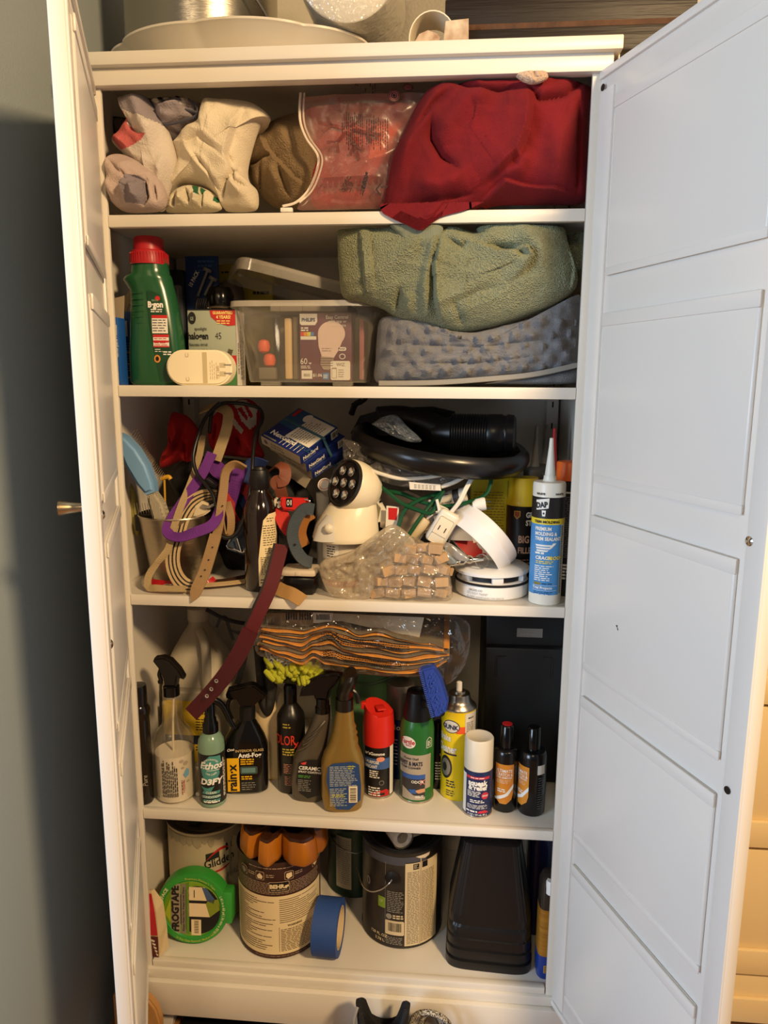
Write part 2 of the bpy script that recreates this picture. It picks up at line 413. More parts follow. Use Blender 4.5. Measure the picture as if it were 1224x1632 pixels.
# cream chest with drawers behind the right door
t = thing('drawer_chest', 'cream painted chest of drawers behind the open right cabinet door', 'dresser', (1.22, .12, 0))
CHM = mat('cream_painted_wood', (232, 208, 160), 0.55)
MB().box(-.24, .45, .02, .30, 0, 1.32, .003).build('chest_body', CHM, t)
for i, (z0, z1) in enumerate(((1.03, 1.30), (.70, .985 + .03), (.408, .695), (.13, .400), (.02, .125))):
    d = MB().box(-.24, .45, -.004, .02, z0 + .003, z1, .0015).build('drawer', CHM, t)
    MB().box(-.24, .45, -.014, -.004, z0 + .003, z0 + .058, .003).build('lower_rail', CHM, d)

# ================================================================ cabinet
cab = thing('storage_cabinet', 'tall white metal storage cabinet with both doors open and five shelves', 'cabinet', (0.38, 0, 0))
def cb(mb, name, m=WHITE, par=None): return mb.build(name, m, par or cab, world=True)
ZT = 1.784
cb(MB().box(-.038, -.036, .0, .405, .06, ZT), 'side_panel'); cb(MB().box(.798, .80, .0, .405, .06, ZT), 'side_panel')
cb(MB().box(-.038, .80, .400, .405, .06, ZT), 'back_panel')
cb(MB().box(-.038, .80, .0, .405, ZT - .004, ZT), 'top_panel')
m = MB(); m.box(-.038, .80, -.022, .02, 1.764, ZT - .0005, .002); m.box(-.03, .79, -.010, .012, 1.7395, 1.765, .0015)
cb(m, 'top_rail')
for x0, x1 in ((-.036, 0.0), (.762, .798)):
    s = 1 if x0 < 0 else -1
    m = MB(); m.box(x0, x1, 0.0, .008, .14, 1.745, .0015)
    m.box(*( (x0, x0 + .016) if s > 0 else (x1 - .016, x1)), -.004, .001, .14, 1.742, .001); cb(m, 'post')
for i, z in enumerate((S1, S2, S3, S4)):
    m = MB(); m.box(-.034, .796, 0.004, .398, z - .006, z); m.box(.0005, .7615, 0, .012, z - .0185, z + .0004, .0014); m.box(-.03, .79, .382, .397, z - .03, z - .006)
    cb(m, 'shelf')
m = MB(); m.box(-.034, .796, .012, .398, S5 - .006, S5); m.box(.002, .76, 0, .014, S5 - .010, S5 + .0035, .0015); m.box(-.03, .795, -.006, .014, S5 - .030, S5 - .010, .002); cb(m, 'bottom_shelf')
cb(MB().box(-.038, .80, -.016, .0, .062, S5 - .030, .002), 'base_panel')
cb(MB().box(-.03, .79, .385, .40, 1.46, 1.54), 'back_rib')
for x in (-.012, .78):
    m = MB(); m.box(x - .012, x + .012, .376, .40, .17, 1.74)
    for k in range(34): m.box(x - .0015, x + .0015, .3745, .377, .20 + .045 * k, .212 + .045 * k, 0, 1)
    cb(m, 'slotted_rail', [WHITE, INK])
for x in (0.01, .75):
    for y in (.03, .37): cb(MB().extr([(x - .03, .063), (x + .03, .063), (x + .018, 0.0), (x - .018, 0.0)], y - .02, y + .02, .002), 'foot')

def door(hx, rx, side):
    """built flat along +x, then turned about its hinge; inner face looks to -y before turning"""
    d = (Vector((0.1475, -.369, 0)) if side > 0 else Vector((0.148, -.370, 0))).normalized()
    nrm = Vector((-d.y, d.x, 0)); nrm = nrm if side < 0 else -nrm            # inner face normal
    O = Vector((hx, 0, 0)) - WLOC[cab.name]
    Mx = Matrix(((d.x, -nrm.x, 0, O.x), (d.y, -nrm.y, 0, O.y), (0, 0, 1, 0), (0, 0, 0, 1)))
    L = .392; z0, z1 = .138, 1.742
    b = MB(); b.box(0, L, 0.0, .018, z0, z1, .0018, M=Mx)
    b.box(0.004, .038, -.004, .001, z0 + .015, z1 - .03, .0015, M=Mx); b.box(.362, L - .001, -.003, .001, z0 + .002, z1 - .002, .0012, M=Mx)
    b.box(0.002, L - .001, -.005, .001, z1 - .012, z1 - .001, .001, M=Mx); b.box(0.002, L - .001, -.005, .001, z0 + .001, z0 + .012, .001, M=Mx)
    dr = b.build('door', DOORM, cab)
    for a, c in ((1.445, 1.695), (1.134, 1.389), (.822, 1.080), (.515, .775), (.19, .464)):
        p = MB(); p.box(.047, .352, -.0055, .001, a, c, .004, M=Mx, seg=3)
        p.box(.047, .3535, -.0075, -.004, c - .019, c + .0005, .0016, M=Mx); p.box(.047, .3535, -.0062, -.004, a - .001, a + .011, .0009, M=Mx)
        p.build('panel', DOORM, dr)
    for tz in ((1.105,) if side > 0 else (1.12, .95)):
        MB().lathe([(0, -.001), (.0055, -.001), (.006, .001), (.003, .003), (0, .0032)], 16, 0, Mx @ Matrix.Translation((.367, -.003, tz)) @ Matrix.Rotation(PI / 2, 4, 'X')).build('screw', CHROME, dr)
    if side > 0:
        for tt, tz, r in ((.371, .791, .005), (.012, 1.716, .005)):
            MB().lathe([(0, 0.0004), (r, 0.0004), (r, 0)], 16, 0, Mx @ Matrix.Translation((tt, -.0044, tz)) @ Matrix.Rotation(PI / 2, 4, 'X')).build('hole', INK, dr)
        pr = Print(lambda u, v, o: Mx @ Vector((u, -.0056 - o, v)))
        pr.poly([(.128, .924), (.133, .925), (.131, .921)], 0); pr.poly([(.131, .923), (.135, .919), (.133, .917)], 0); pr.build('chip', INK, dr)
    else:
        k = MB(); MM = Mx @ Matrix.Translation((.352, .018, 1.128)) @ Matrix.Rotation(-PI / 2, 4, 'X')
        k.lathe([(0, 0), (.0065, 0), (.006, .006), (.0075, .018), (.0095, .028), (.0095, .031), (0, .031)], 24, 0, MM)
        k.build('knob', mat('brushed_brass', (205, 180, 140), 0.3, 1.0), dr)
    return dr
DOORM = mat('white_painted_door', (230, 226, 220), 0.32)
door(-.012, 0, -1); door(.775, 0, 1)
# ================================================================ fourth shelf: bottles and cans
def face(x, y, turn=0): return math.degrees(math.atan2(CAM.y - y, CAM.x - x)) + turn
def bottle(name, label, cat, x, y, z, rz=0, group=None): return thing(name, label, cat, (x, y, z + .0003), rz, group)
AEROW = mat('can_rim_metal', (190, 184, 172), 0.28, 1.0)

# black bottle by the left post
t = bottle('polish_bottle', 'slim glossy black bottle standing against the left post of the cabinet', 'bottle', -.0085, .029, S4)
MB().lathe([(0, 0), (.0165, 0), (.0185, .004), (.0180, .165), (.0175, .172), (.0205, .182), (.0205, .190), (.0165, .197), (0, .197)], 28).build('body', mat('black_brown_bottle', (26, 20, 14), .15), t)
MB().lathe([(.0158, .1975), (.0158, .232), (.0145, .236), (0, .2365)], 28).build('cap', mat('black_cap', (20, 17, 14), .25), t)
p = Print(cyl(.0181, face(-.0085, .029, 10))); p.txt('Pure', .004, .05, .012, 0, rot=90, slant=.3); p.build('label', mat('faint_grey_print', (150, 140, 120), .4), t)

# clear spray bottle, half full of white fluid
t = bottle('spray_bottle', 'clear plastic spray bottle half full of milky white liquid, black trigger', 'spray bottle', .046, .053, S4)
prof = [(.030, 0), (.0365, .004), (.038, .02), (.0375, .10), (.037, .118), (.031, .138), (.0205, .150), (.0185, .175), (.0185, .196), (.0135, .199), (.0125, .212)]
MB().lathe(prof, 36).build('body', film('clear_bottle_plastic', (170, 160, 140), .05, .06, None), t)
MB().lathe([(0, .0015), (.029, .0015), (.0352, .005), (.0368, .02), (.0363, .096), (0, .097)], 36).build('liquid', mat('milky_liquid', (226, 214, 190), .5, sss=.2), t)
MB().tube([(0, -.004, .02), (0.001, -.006, .12), (.004, 0, .212)], .0022, 8).build('dip_tube', mat('tube_plastic', (215, 200, 170), .5), t)
p = Print(cyl(lerp_prof(prof), face(.046, .053))); p.bars(-.027, .004, .018, .094, 9, 0, 2, .5, .3, vert=True); p.txt('Trinova', .0165, .022, .0085, 1, 'l', 90)
p.bars(.010, .012, .02, .05, 1, 0, 2, .6, vert=True)
for u, v, r, q in ((.012, .088, .004, 3), (.020, .082, .005, 3), (.014, .074, .003, 3), (.024, .044, .003, 3), (-.012, .08, .003, 3)): p.oval(u, v, r, r * .8, q)
p.poly([(.014, .060), (.022, .071), (.027, .066), (.026, .056), (.019, .052)], 2); p.build('label', [INK, mat('crimson_ink', (170, 40, 60), .5), mat('pale_blue_print', (110, 160, 190), .5), mat('pale_grey_print', (165, 152, 132), .5)], t)
h = MB(); h.lathe([(0, .208), (.0155, .208), (.0155, .226), (.012, .229), (0, .229)], 24)
h.build('collar', GBLK, t)
TB = mat('brown_black_plastic', (24, 19, 15), .3)
h = MB(); h.extr([(-.030, .276), (-.027, .283), (-.010, .286), (.004, .280), (.020, .262), (.028, .247), (.027, .242), (.016, .246), (.013, .228), (-.010, .228), (-.012, .243), (-.020, .262)], -.010, .010, .004); h.build('trigger_head', TB, t)
MB().tube([(-.017, 0, .262), (-.022, 0, .248), (-.019, 0, .235), (-.024, 0, .232)], .004, 8).build('trigger', TB, t)

# small teal spray bottle
t = bottle('detail_spray_bottle', 'small teal spray bottle with black curved mist sprayer on its top', 'spray bottle', .1245, .037, S4)
prof = [(.020, 0), (.0245, .003), (.025, .02), (.025, .118), (.0235, .130), (.018, .141), (.013, .146)]
TEAL = mat('teal_bottle', (120, 150, 128), .18, sss=.15); MB().lathe([(0, 0)] + prof + [(0, .146)], 32).build('body', TEAL, t)
a = face(.1245, .037); p = Print(cyl(lambda v: .0251, a)); p.rect(-.0365, .0365, .010, .110, 0, 1)
p.fan([(-.02, .068), (-.024, .088), (-.004, .108), (.016, .106), (.0185, .09), (.010, .085), (.014, .072), (.006, .055), (-.01, .05)], 1, 2)
p.fan([(-.024, .045), (-.01, .043), (.003, .047), (-.004, .036), (-.012, .033)], 1, 2)
for k, s in enumerate(('CLEAN', 'CONDITION', 'COAT')):
    v = .0275 - k * .0085 + .006; p.fan([(-.022, v - .003), (.012, v - .003), (.014, v + .003), (-.018, v + .003)], 1, 2); p.txt(s, -.004, v - .0018, .0062, 2, bold=.015)
p.txt('Ethos', -.002, .082, .019, 2, bold=.03, slant=.25, sx=1.0); p.rect(-.010, .014, .0785, .0795, 2, 3); p.txt('HANDCRAFTED', -.003, .086, .0042, 2, arc=.014, rot=90); p.txt('CAR CARE', -.002, .085, .005, 2, arc=-.016, rot=-90)
p.txt('D3FY', -.002, .0505, .016, 2, bold=.05, sx=1.1, slant=.2); p.bars(-.018, .012, .012, .017, 1, 2, 3, .6, .1); p.bars(.021, .028, .02, .108, 2, 2, 2, .5, .2, vert=True)
p.build('label', [mat('black_label', (24, 22, 20), .4), mat('teal_ink', (72, 140, 134), .4), WINK], t)
MB().lathe([(0, .1455), (.0148, .1455), (.0148, .162), (.0115, .166), (.0115, .172), (.0095, .175), (.0095, .200), (.006, .206), (0, .206)], 24).build('cap', GBLK, t)
MB().tube([(-.010, 0, .196), (-.004, 0, .209), (.010, 0, .207), (.024, 0, .194), (.036, 0, .165), (.044, -.002, .150)], lambda q: .0085 - .004 * q, 10, M=Matrix.Rotation(.2, 4, 'Z')).build('trigger', GBLK, t)

# black flat bottle with yellow panel
t = bottle('antifog_spray_bottle', 'flat black spray bottle with a yellow upright panel on its label', 'spray bottle', .177, .086, S4, 9)
sec = [(0, .036, .018, 0, 0, 3), (.006, .042, .024, 0, 0, 3), (.095, .043, .024, 0, 0, 3), (.115, .037, .022, 0, 0, 2.6), (.135, .026, .018, .002), (.148, .016, .014, .004), (.152, .0135, .0135, .005)]
MB().vessel(sec, 0, 40).build('body', mat('black_shiny_bottle', (15, 13, 11), .14), t)
p = Print(flat((0, -.0243, 0), (1, 0, 0), (0, 0, 1))); p.rect(-.034, -.011, .010, .080, 0); p.txt('rain·x', -.0165, .012, .024, 1, 'l', 90, bold=.03)
p.txt('INTERIOR GLASS', .010, .093, .0072, 2, bold=.012, rot=2); p.txt('Anti-Fog', .010, .0815, .0125, 3, bold=.035, rot=2); p.bars(-.008, .022, .065, .079, 3, 0, 2, .55, .25)
p.rrect(-.009, .024, .046, .062, .003, 4); p.rect(-.006, .020, .049, .059, 5, 2); p.bars(-.007, .016, .034, .043, 2, 0, 2, .55, .3); p.bars(-.007, .020, .012, .03, 4, 6, 2, .4, .3); p.txt('One', -.026, .095, .008, 3, slant=.3, rot=10)
p.build('label', [mat('yellow_panel', (232, 178, 24), .35), INK, mat('tan_ink', (206, 178, 120), .4), WINK, mat('dark_teal_print', (58, 78, 78), .3), mat('teal_print', (96, 132, 132), .3), GREYINK], t)
MB().lathe([(0, .151), (.0155, .151), (.0155, .176), (.013, .178), (0, .178)], 24, M=Matrix.Translation((.005, 0, 0))).build('collar', BLK, t)
MB().extr([(-.034, .203), (-.030, .212), (.014, .222), (.022, .220), (.044, .200), (.043, .194), (.032, .192), (.018, .178), (-.006, .178), (-.014, .192), (-.033, .196)], -.0115, .0115, .003).build('trigger_head', GBLK, t)
MB().tube([(-.016, 0, .196), (-.028, 0, .19), (-.032, 0, .172), (-.024, 0, .15)], lambda q: .005 - .002 * q, 8).build('trigger', GBLK, t)

# white bottle behind, dark cloth over it
t = bottle('white_bottle', 'tall cream white bottle with sloping shoulder behind the flat black spray bottle', 'bottle', .212, .150, S4)
MB().vessel([(0, .030, .026, 0, 0, 2.8), (.006, .034, .030, 0, 0, 2.8), (.15, .034, .030, 0, 0, 2.8), (.175, .030, .027, -.004), (.20, .018, .018, -.012), (.215, .014, .014, -.014), (.232, .014, .014, -.014)], 0, 32).build('body', mat('cream_bottle', (226, 204, 160), .35), t)
MB().lathe([(.0155, .2325), (.0155, .25), (0, .251)], 20, M=Matrix.Translation((-.014, 0, 0))).build('cap', BLK, t)
m = MB(); cloth(m, [(404, 1030), (425, 1018), (440, 1040), (442, 1085), (436, 1130), (424, 1142), (412, 1120), (408, 1075)], .112, .012, .006, [('c', [(420, 1030), (425, 1130)], .008, .006)], .004, 30)
m.solo('dark_cloth', mat('black_mesh_cloth', (34, 32, 30), .6, bump=('noise', 500, .4)), 'dark grey cloth hanging over the shoulder of the cream bottle', 'cloth')

# black bottle with red lettering
t = bottle('restorer_bottle', 'round black bottle with tall red lettering behind the grey spray bottle', 'bottle', .264, .100, S4)
MB().lathe([(0, 0), (.024, 0), (.0275, .004), (.0275, .150), (.026, .158), (.019, .170), (.013, .178), (.012, .182), (0, .182)], 32).build('body', mat('black_satin_bottle', (22, 19, 17), .3), t)
MB().lathe([(.0128, .182), (.0128, .212), (.011, .218), (0, .219)], 24).build('cap', GBLK, t)
p = Print(cyl(.0276, face(.264, .1, -8))); p.txt('COLOR', .012, .105, .028, 0, 'r', sx=.55, bold=.01); p.txt('x', .014, .098, .024, 0, sx=.8); p.bars(-.014, .010, .082, .098, 3, 1, 2, .55, .2); p.bars(-.012, .016, .045, .066, 6, 2, 2, .4, .25); p.bars(-.01, .016, .02, .04, 6, 2, 2, .3, .35); p.bars(-.012, .004, .138, .15, 2, 1, 2, .4)
p.build('label', [mat('bright_red_ink', (205, 58, 40), .4), mat('olive_yellow_ink', (176, 160, 60), .4), mat('salmon_ink', (186, 128, 110), .4)], t)

# grey twisted spray bottle
t = bottle('ceramic_spray_bottle', 'dark grey spray bottle with a twisted leaning neck and broad black head', 'spray bottle', .304, .070, S4, -4)
sec = [(0, .026, .018, .001, 0, 2.6), (.006, .032, .023, 0, 0, 2.6), (.05, .0335, .024, -.001, 0, 2.6), (.085, .031, .023, .002, 0, 2.4), (.11, .0265, .021, .009), (.135, .0215, .019, .018), (.155, .018, .017, .024), (.172, .0155, .0155, .028), (.18, .014, .014, .029)]
b = MB().vessel(sec, 0, 40)
for i in range(4): b.tube([(-.014 + i * .009, -.017, .105 + i * .012), (.004 + i * .007, -.021, .118 + i * .012), (.022 + i * .005, -.014, .138 + i * .010)], .0028, 6)
b.build('body', mat('graphite_bottle', (92, 84, 72), .3, .3), t)
p = Print(flat((0, -.0245, 0), (1, 0, 0), (0, 0, 1))); p.fan([(-.012, .085), (.006, .092), (.024, .094), (.027, .06), (.024, .02), (.004, .012), (-.012, .022), (-.018, .045)], 0)
p.txt('CERAMIC', -.013, .0715, .010, 1, 'l', bold=.03, slant=.2); p.txt('SPRAY COATING', -.014, .065, .0058, 1, 'l', bold=.02, slant=.2); p.poly([(-.009, .084), (.003, .088), (.001, .082), (-.005, .081)], 2, 2); p.bars(-.014, .016, .054, .060, 2, 3, 2, .6); p.bars(-.015, .012, .026, .051, 7, 4, 2, .45, .3)
p.build('label', [INK, WINK, mat('scarlet_ink', (214, 66, 60), .4), mat('green_ink', (80, 140, 60), .4), GREYINK], t)
MB().lathe([(0, .179), (.0145, .179), (.0145, .190), (.0125, .192), (.0125, .208), (0, .208)], 24, M=Matrix.Translation((.029, 0, 0))).build('collar', GBLK, t)
MB().extr([(-.014, .210), (-.010, .226), (.006, .246), (.030, .258), (.062, .262), (.068, .255), (.058, .240), (.046, .225), (.042, .207), (.016, .207), (.014, .214)], -.012, .012, .005, seg=3).build('trigger_head', GBLK, t)

# gold spray bottle
t = bottle('gold_spray_bottle', 'gold spray bottle showing its blue back label with a barcode', 'spray bottle', .374, .043, S4, 8)
sec = [(0, .030, .018, .002, 0, 2.8), (.005, .036, .023, 0, 0, 2.8), (.03, .0405, .026, 0, 0, 2.8), (.095, .040, .026, 0, 0, 2.8), (.113, .035, .024, 0, 0, 2.6), (.128, .028, .021, .001), (.140, .026, .02, .003), (.146, .0238, .02, .002), (.152, .0240, .019, .004), (.158, .0212, .019, .003), (.164, .0218, .018, .004), (.172, .019, .017, .003), (.190, .017, .016, .004), (.199, .015, .015, .004)]
MB().vessel(sec, 0, 40).build('body', mat('gold_plastic', (150, 122, 62), .28, .45), t)
p = Print(flat((0, -.0265, 0), (1, 0, 0), (0, 0, 1))); p.fan([(-.027, .098), (-.018, .104), (.018, .107), (.030, .101), (.034, .06), (.033, .03), (.012, .010), (-.012, .012), (-.024, .04), (-.030, .07)], 0)
p.bars(-.024, .028, .058, .099, 12, 1, 2, .42, .25); p.bars(-.024, .008, .018, .055, 11, 1, 2, .42, .25); p.bars(-.02, .007, .036, .043, 2, 2, 3, .5); p.bars(.010, .022, .092, .1, 2, 2, 3, .6); p.rect(.011, .027, .025, .058, 3, 2)
q = .028
while q < .055: b_ = random.choice((.0008, .0014, .002)); p.rect(.0135, .0245, q, q + b_, 4, 3); q += b_ + random.choice((.001, .0016))
p.build('label', [mat('navy_label', (40, 70, 120), .35), mat('pale_ink', (170, 176, 170), .5), mat('lime_ink', (180, 180, 60), .5), mat('warm_white_print', (226, 214, 186), .5), mat('brown_ink', (70, 56, 40), .5)], t)
MB().lathe([(0, .198), (.0165, .198), (.0165, .220), (0, .221)], 24, M=Matrix.Translation((.004, 0, 0))).build('collar', TB, t)
MB().vessel([(.22, .014, .016, .004), (.235, .016, .022, .005, -.004), (.255, .016, .03, .010, -.012), (.270, .015, .032, .014, -.016), (.278, .010, .026, .016, -.018)], 0, 24).build('trigger_head', TB, t)
MB().tube([(.010, -.02, .25), (.026, -.024, .238), (.028, -.022, .22)], .004, 8).build('trigger', TB, t)

# lubricant can with a red cap
t = bottle('lubricant_can', 'black aerosol can with big red slant-topped cap and blue band', 'spray can', .436, .104, S4)
MB().lathe([(0, 0), (.0285, 0), (.030, .002), (.0295, .006), (.0295, .108), (0, .11)], 36).build('body', mat('black_can_paint', (26, 24, 24), .3), t)
MB().lathe([(.030, -.0002), (.0306, .002), (.030, .0045)], 36).build('rim', AEROW, t)
cr = []; 
for z, r in ((.106, .0305), (.110, .0308), (.140, .0305), (.168, .0285)):
    cr.append([(r * math.cos(2 * PI * k / 36), r * math.sin(2 * PI * k / 36), z) for k in range(36)])
cr.append([(.027 * math.cos(2 * PI * k / 36), .027 * math.sin(2 * PI * k / 36), .175 + .010 * -math.cos(2 * PI * k / 36) + .006 * math.sin(2 * PI * k / 36)) for k in range(36)])
cr.append([(.021 * math.cos(2 * PI * k / 36), .021 * math.sin(2 * PI * k / 36), .174 + .008 * -math.cos(2 * PI * k / 36) + .006 * math.sin(2 * PI * k / 36)) for k in range(36)])
RCAP = mat('red_cap_plastic', (212, 44, 34), .35); c = MB().loft(cr); c.box(-.034, -.024, -.006, .006, .172, .186, .002); c.build('cap', RCAP, t)
MB().box(-.008, .010, -.019, .004, .1762, .1800, .002, M=Matrix.Rotation(.4, 4, 'Z')).build('spray_button', RCAP, t)
p = Print(cyl(.0296, face(.436, .104))); p.rect(.024, .036, .005, .106, 1); p.rect(-.04, .024, .062, .084, 0, 2); p.txt('ar’sGomme', .012, .091, .0085, 1, 'r', bold=.03); p.txt('MULTI-PURPOSE', .001, .0735, .0085, 1, 'r', bold=.03, sx=.72); p.txt('LUBRICANT', -.002, .0645, .0085, 1, 'r', bold=.03, sx=.72)
p.bars(-.018, .002, .043, .060, 4, 1, 2, .55, .3); p.oval(.006, .034, .005, .005, 2, 2); p.oval(.006, .034, .0038, .0038, 3, 3); p.oval(.004, .083, .008, .005, 4, 3); p.fan([(-.02, .006), (-.01, .014), (.004, .018), (.016, .02), (.022, .014), (.022, .005)], 5, 2); p.fan([(-.006, .008), (.0, .0125), (.012, .013), (.012, .008)], 3, 3); p.bars(-.02, .004, .006, .026, 4, 1, 4, .5, .2)
p.build('label', [mat('band_blue', (62, 96, 156), .35), WINK, GREYINK, INK, mat('peach_print', (230, 150, 120), .4), mat('car_red', (180, 30, 28), .35)], t)

# silver capped can behind
t = bottle('silver_can', 'aerosol can with plain silver cap behind the green can', 'spray can', .474, .176, S4)
MB().lathe([(0, 0), (.028, 0), (.028, .128), (0, .13)], 32).build('body', mat('deep_blue_can', (22, 38, 96), .3), t)
MB().lathe([(.0285, .129), (.0285, .192), (.0265, .198), (0, .199)], 32).build('cap', mat('silver_plastic', (128, 122, 116), .35, .6), t)
p = Print(cyl(.0282, face(.474, .188))); p.txt('Norf', -.004, .108, .016, 0, bold=.02); p.fan([(.012, .112), (.018, .13), (.024, .128), (.022, .108)], 1); p.bars(-.02, -.002, .03, .09, 8, 0, 2, .3); p.build('label', [WINK, RINK], t)

# green carpet cleaner can with brush cap
t = bottle('carpet_cleaner_can', 'green and grey aerosol can with a blue brush fixed on its cap', 'spray can', .511, .098, S4)
MB().lathe([(0, 0), (.032, 0), (.0335, .003), (.033, .006), (.033, .142), (.031, .155), (.0265, .165), (0, .166)], 36).build('body', mat('can_green', (38, 104, 46), .3), t)
MB().lathe([(.0335, -.0002), (.0342, .002), (.0335, .0045)], 36).build('rim', AEROW, t)
MB().lathe([(.0275, .163), (.0275, .176), (.024, .190), (.0215, .210), (.020, .216), (.013, .217), (.012, .210), (0, .209)], 28).build('cap', BLK, t)
p = Print(cyl(.0331, face(.511, .098))); p.rect(-.04, .030, .060, .100, 0); p.rect(-.04, .017, .008, .060, 1); p.rect(.017, .030, .030, .060, 0); p.rect(-.03, .017, .051, .060, 2, 2)
p.oval(-.018, .124, .0155, .012, 3, 2); p.txt('WAX', -.016, .1165, .005, 4, bold=.03); p.txt('Turtle', -.004, .1215, .0125, 4, 'r', bold=.03, slant=.1); p.txt('Power Out!', -.011, .0905, .006, 5, bold=.02); p.txt('CARPET & MATS', .011, .0785, .0115, 5, 'r', sx=.66, bold=.03); p.txt('FOAM CLEANER', .008, .072, .0058, 5, 'r', bold=.02)
p.txt('ODOR', .002, .043, .0078, 3, bold=.02); p.txt('X', .0115, .040, .014, 6, bold=.02); p.fan([(-.005, .027), (.008, .031), (.017, .031), (.017, .024), (.004, .022)], 7, 2); p.fan([(-.016, .029), (-.002, .031), (.0, .022), (-.010, .021)], 2, 3); p.fan([(-.03, .032), (-.02, .028), (-.006, .018), (.017, .014), (.017, .008), (-.03, .008)], 0, 2); p.bars(-.002, .014, .012, .018, 2, 3, 3, .5, .1)
p.bars(.010, .017, .0, .0, 0, 3)
for a_, b_ in (((.019, .113), (.019, .128)), ((.019, .128), (.025, .134)), ((.025, .134), (.032, .128)), ((.032, .128), (.032, .113)), ((.032, .113), (.019, .113))):
    dx, dy = b_[0] - a_[0], b_[1] - a_[1]; L = math.hypot(dx, dy); nx, ny = -dy / L * .0005, dx / L * .0005; p.poly([(a_[0] - nx, a_[1] - ny), (b_[0] - nx, b_[1] - ny), (b_[0] + nx, b_[1] + ny), (a_[0] + nx, a_[1] + ny)], 3, 2)
p.bars(.021, .030, .116, .127, 4, 3, 2, .5, .1)
p.build('label', [mat('can_grey', (172, 160, 142), .35), mat('photo_grey', (52, 50, 50), .4), mat('can_blue', (52, 92, 164), .35), WINK, mat('oval_red', (186, 34, 48), .4), mat('dark_blue_ink', (34, 40, 60), .4), mat('pink_ink', (210, 120, 120), .4), mat('skin_print', (206, 150, 112), .5)], t)
def LP(px, py, y, o): return P(px, py, y) - WLOC[o.name]
bb = MB(); y0 = .034
pl = [LP(a, b, y0, t) for a, b in ((672, 1066), (692, 1061), (704, 1080), (715, 1116), (712, 1132), (700, 1140), (692, 1142), (680, 1105))]
bb.extr([(q.x, q.z) for q in pl], pl[0].y - .006, pl[0].y + .016, .003)
br = bb.build('brush', mat('blue_brush', (40, 66, 150), .5), t)
hb = MB(); pl2 = [LP(a, b, y0, t) for a, b in ((692, 1142), (712, 1130), (708, 1140), (690, 1150))]; hb.extr([(q.x, q.z) for q in pl2], pl[0].y - .002, pl[0].y + .03, .002); hb.tube([pl2[0] + Vector((0, .02, 0)), pl2[0] + Vector((-.014, .03, .012)), (.012, -.012, .190)], .007, 8); hb.build('brush_arm', BLK, br)
bs = MB()
for k in range(26):
    q = k / 25; a_ = LP(671 + 19 * q, 1068 + 72 * q, y0, t); 
    for j in range(3): bs.tube([a_ + Vector((.002, -.005 + .008 * j, 0)), a_ + Vector((-.004, -.006 + .008 * j, -.001))], .0009, 4, n=0)
for k in range(40):
    q = random.random(); s_ = random.random(); a_ = LP(676 + 16 * s_ + 18 * q, 1070 + 60 * q, y0, t)
    bs.tube([a_ + Vector((0, -.005, 0)), a_ + Vector((-.001, -.011, -.001))], .001, 4, n=0)
o = bs.build('bristles', mat('bright_blue_bristle', (62, 92, 186), .5), br); o['kind'] = 'stuff'

# slim black bottle between the cans
t = bottle('black_bottle', 'plain black bottle with white small print between green and yellow cans', 'bottle', .551, .138, S4)
MB().lathe([(0, 0), (.018, 0), (.019, .003), (.019, .10), (.012, .112), (.010, .12), (.010, .135), (0, .136)], 24).build('body', GBLK, t)
p = Print(cyl(.0192, face(.551, .138))); p.txt('LE', .008, .072, .008, 0); p.bars(-.004, .012, .02, .06, 7, 0, 2, .4, .4); p.build('label', WINK, t)

# brake cleaner
t = bottle('brake_cleaner_can', 'tall yellow aerosol can without a cap, white spray nozzle showing', 'spray can', .590, .114, S4)
MB().lathe([(0, 0), (.0325, 0), (.0335, .003), (.033, .006), (.033, .178), (.0325, .181), (0, .182)], 36).build('body', mat('can_yellow', (226, 196, 28), .28), t)
MB().lathe([(.0325, .1805), (.0340, .182), (.0335, .185), (.026, .191), (.0225, .197), (.0215, .204), (.0205, .208), (.013, .209), (.012, .213), (0, .213)], 36).build('dome', mat('dull_metal', (165, 158, 148), .3, 1.0), t)
MB().lathe([(.0055, .212), (.0055, .229), (.003, .231), (0, .231)], 16).build('nozzle', WPL, t)
p = Print(cyl(.0331, face(.590, .114))); p.rect(.0135, .046, .006, .179, 0); p.oval(-.014, .152, .017, .013, 1, 2); p.oval(-.014, .152, .0155, .0115, 0, 3); p.txt('GUNK', .001, .147, .0125, 1, 'r', bold=.04, sx=.9, o=4); p.fan([(-.004, .153), (.0135, .153), (.0135, .139), (-.004, .139)], 2, 1)
p.txt('Brake', -.0135, .122, .018, 3, 'r', sx=.62, bold=.03); p.txt('Cleaner', -.0015, .099, .0215, 3, 'r', sx=.62, bold=.03); p.rect(-.03, -.002, .0935, .0965, 1, 2); p.oval(-.024, .067, .014, .0235, 4, 2); p.oval(-.024, .067, .011, .018, 5, 3); p.oval(-.026, .067, .005, .009, 4, 4)
p.bars(-.022, -.002, .026, .042, 3, 1, 2, .5); p.bars(-.022, -.004, .008, .022, 3, 1, 2, .4); p.bars(.016, .033, .118, .162, 13, 6, 2, .5, .1); p.txt('MADE', .026, .168, .005, 1); p.bars(.016, .033, .02, .11, 22, 6, 2, .4, .15)
p.build('label', [mat('label_white', (216, 210, 198), .4), mat('ink_navy', (26, 28, 66), .4), mat('orange_red_print', (226, 90, 44), .4), WINK, mat('disc_dark', (60, 58, 56), .3, .6), mat('disc_grey', (150, 146, 140), .3, .6), GREYINK], t)

